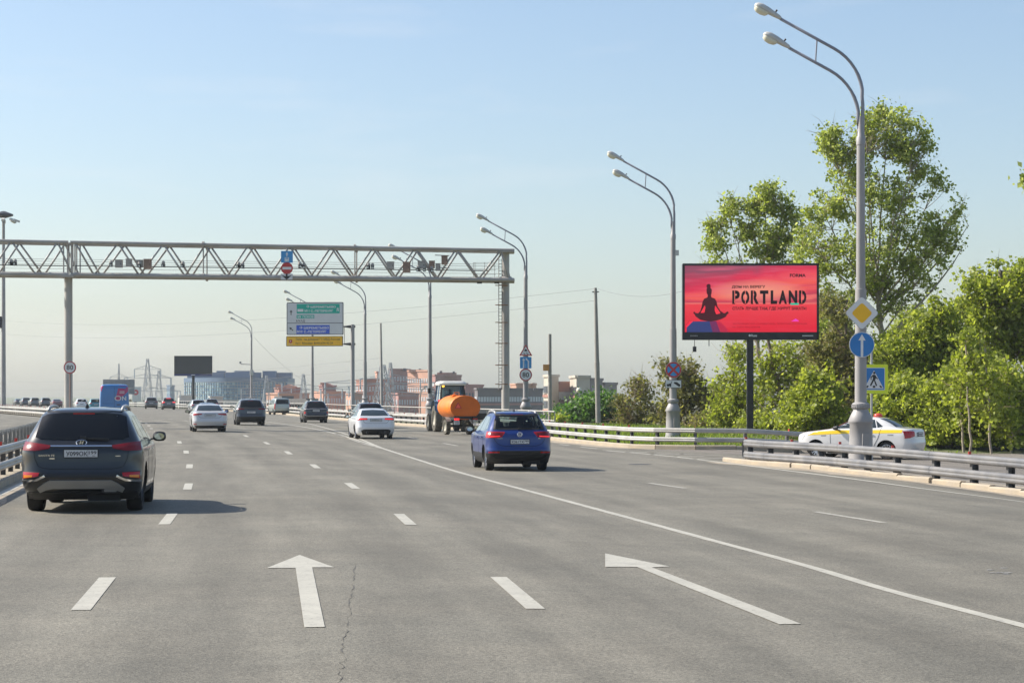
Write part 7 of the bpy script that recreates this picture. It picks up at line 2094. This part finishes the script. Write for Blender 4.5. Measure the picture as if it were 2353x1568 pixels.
# ------------------------------------------------------------------ lattice pylons
M_PYL = mat('pylon_steel', (0.36, 0.38, 0.40, 1), 0.5, 0.3, var=.1)
def pylon(label, x, ytop, Z, w0, w1, arms, th=.12, zb=GZ):
    b = Vector((P(x, 0, Z).x, Z, zb)); H = P(0, ytop, Z).z - zb
    r = thing('pylon', label, 'pylon', b, .4)
    def hw(z): 
        t = z / H
        return (w0 * (1 - t / .55) + w1 * (t / .55)) if t < .55 else w1 * (1 - (t - .55) / .45 * .75)
    lv = [0]; 
    while lv[-1] < H * .97: lv.append(min(H, lv[-1] + max(2.2, hw(lv[-1]) * 1.15)))
    legs = MB(); br = MB()
    cs = [(-1, -1), (1, -1), (1, 1), (-1, 1)]
    for z, z2 in zip(lv[:-1], lv[1:]):
        for k in range(4):
            a, c = cs[k], cs[(k + 1) % 4]
            legs.beam((a[0] * hw(z), a[1] * hw(z), z), (a[0] * hw(z2), a[1] * hw(z2), z2), th)
            br.beam((a[0] * hw(z), a[1] * hw(z), z), (c[0] * hw(z2), c[1] * hw(z2), z2), th * .6); br.beam((c[0] * hw(z), c[1] * hw(z), z), (a[0] * hw(z2), a[1] * hw(z2), z2), th * .6); br.beam((a[0] * hw(z2), a[1] * hw(z2), z2), (c[0] * hw(z2), c[1] * hw(z2), z2), th * .6)
    legs.build('leg_frame', M_PYL, r); tag(br.build('lattice_bracing', M_PYL, r), kind='stuff')
    for ya, ln in arms:
        z = P(0, ya, Z).z - zb
        m = MB()
        for s_ in (-1, 1):
            tip = (s_ * ln, 0, z)
            for cy in (-1, 1):
                m.beam((s_ * hw(z), cy * hw(z), z), tip, th * .7); m.beam((s_ * hw(z + 1.1), cy * hw(z + 1.1), z + 1.1), tip, th * .7)
            for k in range(1, 4): 
                t = k / 4; m.beam((s_ * (hw(z) * (1 - t) + ln * t), 0, z), (s_ * (hw(z) * (1 - t) + ln * t), 0, z + 1.1 * (1 - t)), th * .5)
        m.build('cross_arm', M_PYL, r)
        for s_ in (-1, 1):
            m = MB(); m.tube([(s_ * ln * .97, 0, z), (s_ * ln * .97, 0, z - 2.6)], .16, 6); m.build('insulator', mat('insulator', (.5, .55, .58, 1), .3), r)
    return r
pylon('tall lattice pylon with wide arms left of the dark screen', 339, 824, 620, 2.0, 1.1, [(848, 4), (868, 7), (898, 9)])
pylon('shorter lattice pylon just right of the tallest one at left', 365, 851, 660, 1.8, 1.0, [(868, 4), (898, 7)])
pylon('lone lattice pylon standing between the two stepped brick towers', 697, 859, 560, 2.2, .9, [(893, 11), (903, 7)])
pylon('broad lattice pylon in front of the brick towers behind the thin pole', 879, 838, 480, 2.4, 1.7, [(879, 14), (893, 15), (908, 14)], .15)
pylon('slender lattice pylon beside the broad one', 897, 833, 520, 1.9, .9, [(870, 8), (888, 11)])
pylon('far pylon in front of the right end of the glass office', 612, 862, 640, 2.6, 1.0, [(880, 5), (893, 8), (905, 8)])
pylon('thin far mast above the grey hoarding behind the van', 273, 835, 700, 1.2, .4, [(866, 3)], .12)

# ------------------------------------------------------------------ trees
def leaf_mat(name, c1, c2, c3):
    m = bpy.data.materials.new(name); m.use_nodes = True
    nt = m.node_tree; N = nt.nodes; L = nt.links; b = N['Principled BSDF']
    b.inputs['Roughness'].default_value = .5; b.inputs['Specular IOR Level'].default_value = .45
    at_ = N.new('ShaderNodeAttribute'); at_.attribute_name = 'tone'
    r = N.new('ShaderNodeValToRGB'); L.new(at_.outputs['Fac'], r.inputs['Fac'])
    r.color_ramp.elements[0].color = c1; r.color_ramp.elements[1].color = c3; e = r.color_ramp.elements.new(.5); e.color = c2
    L.new(r.outputs[0], b.inputs['Base Color'])
    tr = N.new('ShaderNodeBsdfTranslucent'); hs = N.new('ShaderNodeHueSaturation'); hs.inputs['Value'].default_value = 1.75; hs.inputs['Saturation'].default_value = 1.1
    L.new(r.outputs[0], hs.inputs['Color']); L.new(hs.outputs[0], tr.inputs['Color'])
    mx = N.new('ShaderNodeMixShader'); mx.inputs[0].default_value = .52
    L.new(b.outputs[0], mx.inputs[1]); L.new(tr.outputs[0], mx.inputs[2])
    L.new(mx.outputs[0], N['Material Output'].inputs['Surface'])
    return m
LF_POP = leaf_mat('poplar_leaves', (.13, .165, .028, 1), (.28, .33, .068, 1), (.45, .48, .17, 1))
LF_BUSH = leaf_mat('spring_leaves', (.12, .155, .02, 1), (.265, .31, .048, 1), (.39, .42, .095, 1))
LF_DK = leaf_mat('dull_leaves', (.09, .10, .028, 1), (.165, .165, .045, 1), (.24, .23, .07, 1))
LF_MID = leaf_mat('fresh_leaves', (.05, .11, .022, 1), (.09, .17, .035, 1), (.14, .22, .05, 1))
BARK = mat('bark', (0.17, 0.135, 0.10, 1), 0.95, var=.3, scale=6, bump=.5, bscale=20)
BARKP = mat('pale_bark', (0.34, 0.29, 0.22, 1), 0.95, var=.3, scale=5, bump=.4, bscale=20)
TWIG = mat('dry_twigs', (0.36, 0.27, 0.17, 1), 0.95, var=.25, scale=3)

def leaf_mesh(name, pts, size, material, parent, rng, droop=.2):
    """one mesh of small folded leaves at the given points; pts: (n,3) array"""
    n = len(pts)
    sz = size * rng.uniform(.45, 1.5, n)[:, None]
    d = rng.normal(size=(n, 3)); d[:, 2] -= droop; d /= np.linalg.norm(d, axis=1)[:, None]
    u = rng.normal(size=(n, 3)); u -= (u * d).sum(1)[:, None] * d; u /= np.linalg.norm(u, axis=1)[:, None]
    w = np.cross(d, u)
    v = np.empty((n, 4, 3), dtype=np.float32)
    v[:, 0] = pts - d * sz * .5
    v[:, 1] = pts + u * sz * .42 + w * sz * .10
    v[:, 2] = pts + d * sz * .5
    v[:, 3] = pts - u * sz * .42 + w * sz * .10
    me = bpy.data.meshes.new(name)
    me.vertices.add(n * 4); me.vertices.foreach_set('co', v.ravel())
    me.loops.add(n * 6); me.polygons.add(n * 2)
    base = (np.arange(n) * 4)[:, None]
    li = (base + np.array([[0, 1, 2, 0, 2, 3]])).astype(np.int32)
    me.loops.foreach_set('vertex_index', li.ravel())
    me.polygons.foreach_set('loop_start', (np.arange(n * 2) * 3).astype(np.int32))
    me.update(calc_edges=True)
    a = me.attributes.new('tone', 'FLOAT', 'FACE')
    tone = np.clip(rng.normal(.5, .28, n), 0, 1).astype(np.float32)
    a.data.foreach_set('value', np.repeat(tone, 2))
    me.materials.append(material)
    o = bpy.data.objects.new(name, me); COL.objects.link(o)
    o.parent = parent
    return o

def tree(name, label, cat, Z, trunk, blobs, nclump, per, lsize, lmat, bark=BARK, tr=.16, depth=1.0, seed=1, cr=.55, stems=1, group=None, twigs=0, spread=.5, fork=.35):
    """trunk: picture positions from base to top; blobs: (x,y,rx,ry[,weight]) crown masses in the picture"""
    rng = np.random.default_rng(seed)
    px = F / Z
    base = P(trunk[0][0], trunk[0][1], Z); base.z = ground_z(base.x, base.y)
    root = thing(name, label, cat, base, group=group)
    O = np.array(base)
    tp = [Vector((0, 0, -.4)) if i == 0 else P(x, y, Z) - base + Vector((0, rng.normal(0, .15), 0)) for i, (x, y) in enumerate(trunk)]
    L = len(tp)
    m = MB()
    fine = []
    for i in range(L - 1):
        for k in range(4): fine.append(tp[i].lerp(tp[i + 1], k / 4) + Vector((rng.normal(0, .03), rng.normal(0, .03), 0)))
    fine.append(tp[-1])
    nf = len(fine)
    rad = [tr * (1 - .5 * i / (nf - 1)) for i in range(nf)]; rad[0] = tr * 1.35
    m.tube(fine, rad, 8); tk = m.build('trunk', bark, root, True)
    # clump centres
    wts = np.array([(b[2] * b[3]) * (b[4] if len(b) > 4 else 1.0) for b in blobs], float); wts /= wts.sum()
    cl = []
    for i in rng.choice(len(blobs), nclump, p=wts):
        b = blobs[i]
        while True:
            q = rng.uniform(-1, 1, 3)
            rr = (q ** 2).sum()
            if rr <= 1 and rng.random() < .35 + .65 * rr: break
        X = P(b[0] + q[0] * b[2], b[1] - q[2] * b[3], Z) - base
        X.y = q[1] * min(b[2], b[3] * 1.3) / px * depth + rng.normal(0, .2)
        cl.append(X)
    # limbs: one from the trunk to each crown mass, then branches from the limbs to the clumps
    bm_ = MB(); tw = MB(); tips = []; nodes = []
    def bend(S, X, r0, r1, sagf=.1, seg=6):
        ln = (X - S).length
        mid = S.lerp(X, .5) + Vector((rng.normal(0, .10), rng.normal(0, .10), -sagf * rng.random())) * ln * .5
        ps = []
        for i in range(seg + 1):
            t = i / seg
            ps.append(S * (1 - t) ** 2 + mid * 2 * t * (1 - t) + X * t * t + Vector((rng.normal(0, .012), rng.normal(0, .012), 0)) * ln * (0 < i < seg))
        bm_.tube(ps, [r0 + (r1 - r0) * i / seg for i in range(seg + 1)], 5, cap=False)
        return ps
    for i in range(nf // 3, nf): nodes.append((fine[i], rad[i] * .5))
    for b in blobs:
        X = P(b[0], b[1] + b[3] * .2, Z) - base; X.y = rng.normal(0, .5) * min(b[2], 40) / px
        zt = X.z - (.45 + .3 * rng.random()) * math.hypot(X.x, X.y) - (.10 + .15 * rng.random()) * X.z
        zt = max(min(zt, fine[-1].z), fine[-1].z * fork * .6)
        k = min(range(nf), key=lambda i: abs(fine[i].z - zt))
        ps = bend(fine[k], X, min(rad[k] * .6, .03 + .011 * (X - fine[k]).length), .018, .12)
        for q in ps[2:]: nodes.append((q, .02))
    for X in cl:
        c = sorted(nodes, key=lambda q: (q[0] - X).length + (2.0 if q[0].z > X.z + .2 else 0))[:3]
        S, rs = c[int(rng.integers(0, len(c)))]
        ln = (X - S).length
        ps = bend(S, X, min(rs, .010 + .007 * ln), .005, .1, 4)
        tips.append((ps, X))
        for _ in range(twigs):
            a = ps[int(rng.integers(1, 5))]; d = Vector(rng.normal(size=3)); d.z = abs(d.z) * .9; d.normalize()
            l_ = rng.uniform(.5, 1.4) * spread * 1.6
            e = a + d * l_; c_ = a + d * l_ * .5 + Vector(rng.normal(0, .08, 3))
            tw.tube([a, c_, e], [.011, .008, .003], 3, cap=False)
    tag(bm_.build('branches', bark, root, True), kind='stuff')
    if twigs: tag(tw.build('dry_twig', TWIG, root), kind='stuff')
    # leaves round the tips and along the outer half of each branch
    P_ = []
    for pts, X in tips:
        nn = int(per * rng.uniform(.5, 1.5))
        c = np.array(X)
        s_ = spread * rng.uniform(.6, 1.25)
        q = rng.normal(size=(nn, 3)) * np.array([s_, s_, s_ * .8]) * .55 + c
        k = int(nn * .35)
        t = rng.uniform(.4, 1, k)
        A = np.array(pts[2]); B_ = np.array(pts[4])
        q[:k] = A + (B_ - A) * t[:, None] + rng.normal(size=(k, 3)) * s_ * .3
        P_.append(q)
    P_ = np.concatenate(P_)
    P_ = P_[P_[:, 2] > .15]
    o = leaf_mesh('crown', P_, lsize, lmat, root, rng); tag(o, kind='stuff')
    return root

tree('poplar_tree', 'tallest poplar with a clumped green top, behind the nearest lamp post', 'tree', 108, [(2040, 1025), (2034, 900), (2024, 790), (2018, 700)],
     [(2035, 290, 75, 45, 2.6), (2090, 330, 45, 55, 2.2), (1905, 325, 32, 32, 2.4), (1945, 375, 50, 40, 2.2), (1985, 350, 40, 40, 1.6), (2110, 385, 25, 28, 1.5), (2160, 425, 22, 22, 2.), (2000, 450, 95, 60), (2080, 480, 70, 60), (1890, 480, 50, 45), (1880, 560, 75, 60), (2000, 580, 110, 80), (2110, 580, 70, 70), (2170, 520, 30, 45), (2205, 470, 12, 18, 2), (2225, 515, 10, 10, 2), (2150, 560, 40, 40), (1850, 640, 60, 45), (1980, 690, 100, 55), (2090, 660, 80, 45), (2180, 555, 40, 18), (2210, 567, 18, 7, 2)],
     430, 62, .155, LF_POP, BARKP, .24, 1.0, 3, spread=.50, twigs=3)
tree('poplar_tree', 'shorter poplar with several pointed tops above the red billboard', 'tree', 112, [(1752, 1015), (1748, 880), (1738, 760), (1735, 690)],
     [(1678, 480, 22, 30, 2.2), (1765, 455, 32, 35, 2.4), (1800, 470, 22, 35, 2), (1725, 480, 14, 25, 2), (1640, 520, 20, 22, 2), (1632, 555, 25, 25), (1690, 545, 45, 40), (1760, 540, 60, 55), (1820, 540, 40, 55), (1650, 620, 50, 35), (1740, 620, 90, 50), (1830, 640, 50, 60), (1700, 690, 80, 45), (1800, 720, 70, 50)],
     270, 60, .155, LF_POP, BARKP, .15, 1.0, 5, spread=.48, twigs=3)
tree('broadleaf_tree', 'leaning tree with sparse leaves under the red billboard, right of its post', 'tree', 106, [(1800, 1018), (1795, 920), (1775, 850), (1760, 760)],
     [(1780, 820, 60, 45), (1800, 880, 60, 60), (1840, 930, 60, 55), (1760, 900, 35, 60), (1880, 860, 40, 60), (1840, 800, 50, 30), (1810, 970, 70, 35)], 130, 58, .16, LF_BUSH, BARK, .14, 1.2, 8, spread=.65, twigs=3)
tree('broadleaf_tree', 'young tree with drooping leaves left of the billboard post', 'tree', 108, [(1690, 1012), (1688, 930), (1680, 850), (1676, 800)],
     [(1690, 830, 35, 40), (1680, 890, 50, 50), (1700, 950, 50, 45), (1660, 960, 40, 35), (1640, 900, 25, 30, .7)], 90, 60, .16, LF_BUSH, BARK, .11, 1.3, 9, spread=.6, twigs=4)
tree('broadleaf_tree', 'brownish half-bare tree behind the no stopping sign', 'tree', 116, [(1560, 1008), (1562, 930), (1565, 850)],
     [(1540, 850, 30, 32), (1575, 850, 30, 35), (1590, 900, 50, 45), (1545, 920, 45, 45), (1600, 950, 55, 40), (1530, 965, 40, 25), (1630, 920, 30, 40)], 120, 46, .18, LF_DK, BARK, .12, 1.2, 12, spread=.55, twigs=7)
tree('broadleaf_tree', 'thin half-bare tree between the leaning pole and the second lamp post', 'tree', 122, [(1472, 1000), (1470, 930), (1466, 870)],
     [(1465, 890, 28, 28), (1445, 930, 35, 28), (1490, 925, 30, 32), (1450, 960, 40, 22), (1505, 965, 35, 25)], 85, 30, .16, LF_DK, BARK, .08, 1.2, 14, spread=.5, twigs=8)
tree('green_bush', 'round fresh green bush at the foot of the pale building', 'bush', 165, [(1375, 985), (1374, 960), (1372, 930)],
     [(1345, 940, 38, 28), (1380, 930, 38, 30), (1405, 945, 22, 25), (1320, 955, 20, 16), (1365, 960, 55, 16)], 110, 90, .24, LF_MID, BARK, .12, 1.2, 15, spread=.8)
tree('green_bush', 'small bright bush right of the orange box pole', 'bush', 135, [(1282, 990), (1282, 972)], [(1284, 962, 9, 10), (1290, 972, 8, 8)], 22, 45, .16, LF_BUSH, BARK, .04, 1, 16, spread=.35)
tree('green_bush', 'dusty bush at the foot of the low loggia building', 'bush', 210, [(1300, 975), (1300, 955)], [(1292, 950, 18, 14), (1270, 957, 16, 10)], 40, 60, .25, LF_MID, BARK, .08, 1, 17, spread=.7)
# thicket behind the taxi
thick = [
 ('maple_tree', 'wide spring green tree top right of the poplar, at the photo edge', 2295, 97, [(2300, 640, 55, 50), (2260, 690, 60, 50), (2330, 700, 50, 60), (2215, 710, 45, 40), (2290, 770, 80, 50), (2370, 640, 40, 60), (2350, 780, 50, 50), (2240, 640, 30, 30, .6)], 190, 78, .21, LF_BUSH, .17, 21, 2),
 ('maple_tree', 'spring green tree with arching boughs right of the pedestrian sign', 2160, 95, [(2140, 730, 45, 40, .8), (2170, 780, 60, 45), (2120, 800, 45, 40), (2200, 830, 55, 45), (2130, 870, 60, 40), (2080, 820, 45, 50), (2040, 800, 40, 45), (2095, 755, 40, 35)], 190, 70, .20, LF_BUSH, .14, 22, 2),
 ('broadleaf_tree', 'half-bare brown branched tree behind the nearest lamp post', 1945, 101, [(1930, 800, 40, 45, .7), (1960, 850, 50, 50), (1900, 880, 45, 45), (1940, 930, 50, 40), (1880, 820, 30, 40, .6), (2020, 880, 40, 50), (1920, 750, 45, 45, .7), (1900, 700, 30, 40, .6)], 150, 44, .19, LF_DK, .12, 23, 8),
 ('leafy_bush', 'dense green bush left of the taxi bonnet', 1870, 92, [(1870, 930, 55, 45), (1900, 970, 45, 30), (1840, 970, 45, 30), (1880, 890, 40, 35)], 110, 72, .19, LF_BUSH, .08, 24, 2),
 ('leafy_bush', 'bright bush directly behind the taxi roof', 2060, 90, [(2050, 930, 55, 40), (2090, 900, 50, 40), (2020, 950, 35, 30), (2110, 950, 45, 35), (2080, 985, 60, 20)], 130, 74, .19, LF_BUSH, .08, 25, 1),
 ('leafy_bush', 'tall bright bush just right of the taxi boot', 2190, 88, [(2180, 900, 55, 45), (2160, 960, 50, 40), (2220, 960, 50, 40), (2190, 1010, 60, 30), (2150, 1015, 40, 22)], 150, 76, .19, LF_BUSH, .08, 26, 1),
 ('leafy_bush', 'bright bush with pale upright stems at the right edge', 2290, 87, [(2280, 880, 55, 50), (2330, 900, 50, 55), (2300, 950, 60, 45), (2260, 1000, 50, 35), (2330, 1005, 50, 35), (2240, 920, 35, 40)], 170, 76, .19, LF_BUSH, .08, 27, 1),
 ('leafy_bush', 'low bush below the pale building side of the billboard', 1650, 112, [(1640, 975, 45, 18), (1600, 985, 40, 12), (1690, 980, 40, 16)], 60, 50, .17, LF_DK, .05, 28, 6),
 ('broadleaf_tree', 'pale tree in the back row between billboard and nearest lamp post', 1890, 128, [(1880, 720, 50, 45), (1920, 780, 60, 50), (1870, 840, 50, 50), (1940, 860, 50, 50)], 110, 60, .2, LF_POP, .14, 30, 2),
 ('broadleaf_tree', 'pale tree in the back row just right of the nearest lamp post', 2085, 130, [(2080, 740, 50, 45), (2120, 790, 55, 50), (2050, 810, 50, 50), (2150, 720, 35, 35, .7), (2090, 870, 60, 40)], 120, 60, .2, LF_POP, .14, 31, 2),
 ('leafy_bush', 'low tangled bush under the billboard', 1760, 105, [(1740, 975, 45, 25), (1790, 985, 40, 18), (1840, 1000, 40, 14)], 80, 56, .18, LF_BUSH, .05, 29, 4),
]
for nm, lab, x, Z, bl, nc_, per, ls, lm, tr_, sd, tw_ in thick:
    per, ls = int(per * 1.4), ls * .82
    ymin = min(b[1] - b[3] * .3 for b in bl)
    tree(nm, lab, 'tree' if 'tree' in nm else 'bush', Z, [(x, 1035), (x + 3, 960), (x - 4, (960 + ymin) / 2), (x, ymin)] if ymin < 940 else [(x, 1035), (x, 1000), (x, ymin)], bl, nc_, per, ls, lm, BARK, tr_, 1.6, sd, spread=.5, twigs=tw_)
# thin pale birch stems in the thicket
for i, (x, yt, Zs) in enumerate([(2222, 760, 84.5), (2268, 800, 84), (2318, 850, 85), (2205, 820, 85.5)]):
    tree('young_birch', ['slim pale birch stem in front of the thicket, tallest of the four', 'slim birch stem second from the right edge in the thicket', 'slim birch stem nearest the right edge in the thicket', 'slim birch stem closest to the taxi in the thicket'][i], 'tree', Zs,
         [(x + 8, 1040), (x + 3, 960), (x - 2, 880), (x - 6, yt)], [(x - 5, yt + 20, 18, 25), (x, yt + 80, 25, 35), (x + 5, yt + 140, 22, 35)], 30, 34, .16, LF_BUSH, BARKP, .055, 1.2, 40 + i, spread=.45, twigs=1)
tree('broadleaf_tree', 'branch tip of a tree reaching in at the right photo edge', 'tree', 80, [(2460, 1040), (2450, 800), (2430, 500), (2420, 380)], [(2375, 405, 26, 18, 2), (2420, 430, 40, 60), (2440, 520, 40, 60), (2450, 640, 40, 60)], 60, 50, .2, LF_POP, BARK, .16, 1.2, 51, spread=.5)

# verge grass
rng = np.random.default_rng(77)
pts = []
for _ in range(26000):
    Y = rng.uniform(84, 128); X = OUTER(Y) + 1.0 + rng.exponential(3.2)
    if X > OUTER(Y) + 14: continue
    pts.append((X, Y, ground_z(X, Y)))
pts = np.array(pts); n = len(pts)
v = np.empty((n, 3, 3), np.float32); h = rng.uniform(.07, .24, n); a = rng.uniform(0, np.pi, n); w = rng.uniform(.02, .05, n)
dx = np.stack([np.cos(a) * w, np.sin(a) * w, np.zeros(n)], 1)
v[:, 0] = pts - dx; v[:, 1] = pts + dx; v[:, 2] = pts + np.stack([rng.normal(0, .05, n), rng.normal(0, .05, n), h], 1)
me = bpy.data.meshes.new('verge_grass'); me.vertices.add(n * 3); me.vertices.foreach_set('co', v.ravel()); me.loops.add(n * 3); me.polygons.add(n)
me.loops.foreach_set('vertex_index', np.arange(n * 3, dtype=np.int32)); me.polygons.foreach_set('loop_start', (np.arange(n) * 3).astype(np.int32)); me.update(calc_edges=True)
at_ = me.attributes.new('tone', 'FLOAT', 'FACE'); at_.data.foreach_set('value', np.clip(rng.normal(.55, .25, n), 0, 1).astype(np.float32))
me.materials.append(leaf_mat('grass_blades', (.08, .13, .02, 1), (.14, .20, .03, 1), (.22, .25, .06, 1)))
o = bpy.data.objects.new('verge_grass', me); COL.objects.link(o); tag(o, 'bright green grass on the verge behind the outer barrier', 'grass', kind='stuff')

# ------------------------------------------------------------------ haze
HAZE_D = 0.00015
m = MB(); m.box((0, 1480, 33.9), (4100, 3100, 92))
hz = m.build('haze', [])
hm_ = bpy.data.materials.new('haze_air'); hm_.use_nodes = True; hm_.node_tree.nodes.clear()
ho = hm_.node_tree.nodes.new('ShaderNodeOutputMaterial'); pv_ = hm_.node_tree.nodes.new('ShaderNodeVolumePrincipled')
pv_.inputs['Color'].default_value = (.86, .935, 1.0, 1); pv_.inputs['Density'].default_value = HAZE_D; pv_.inputs['Anisotropy'].default_value = .2
hm_.node_tree.links.new(pv_.outputs[0], ho.inputs['Volume'])
hz.data.materials.append(hm_)
tag(hz, 'thin pale summer haze over the whole place', 'haze', kind='stuff')
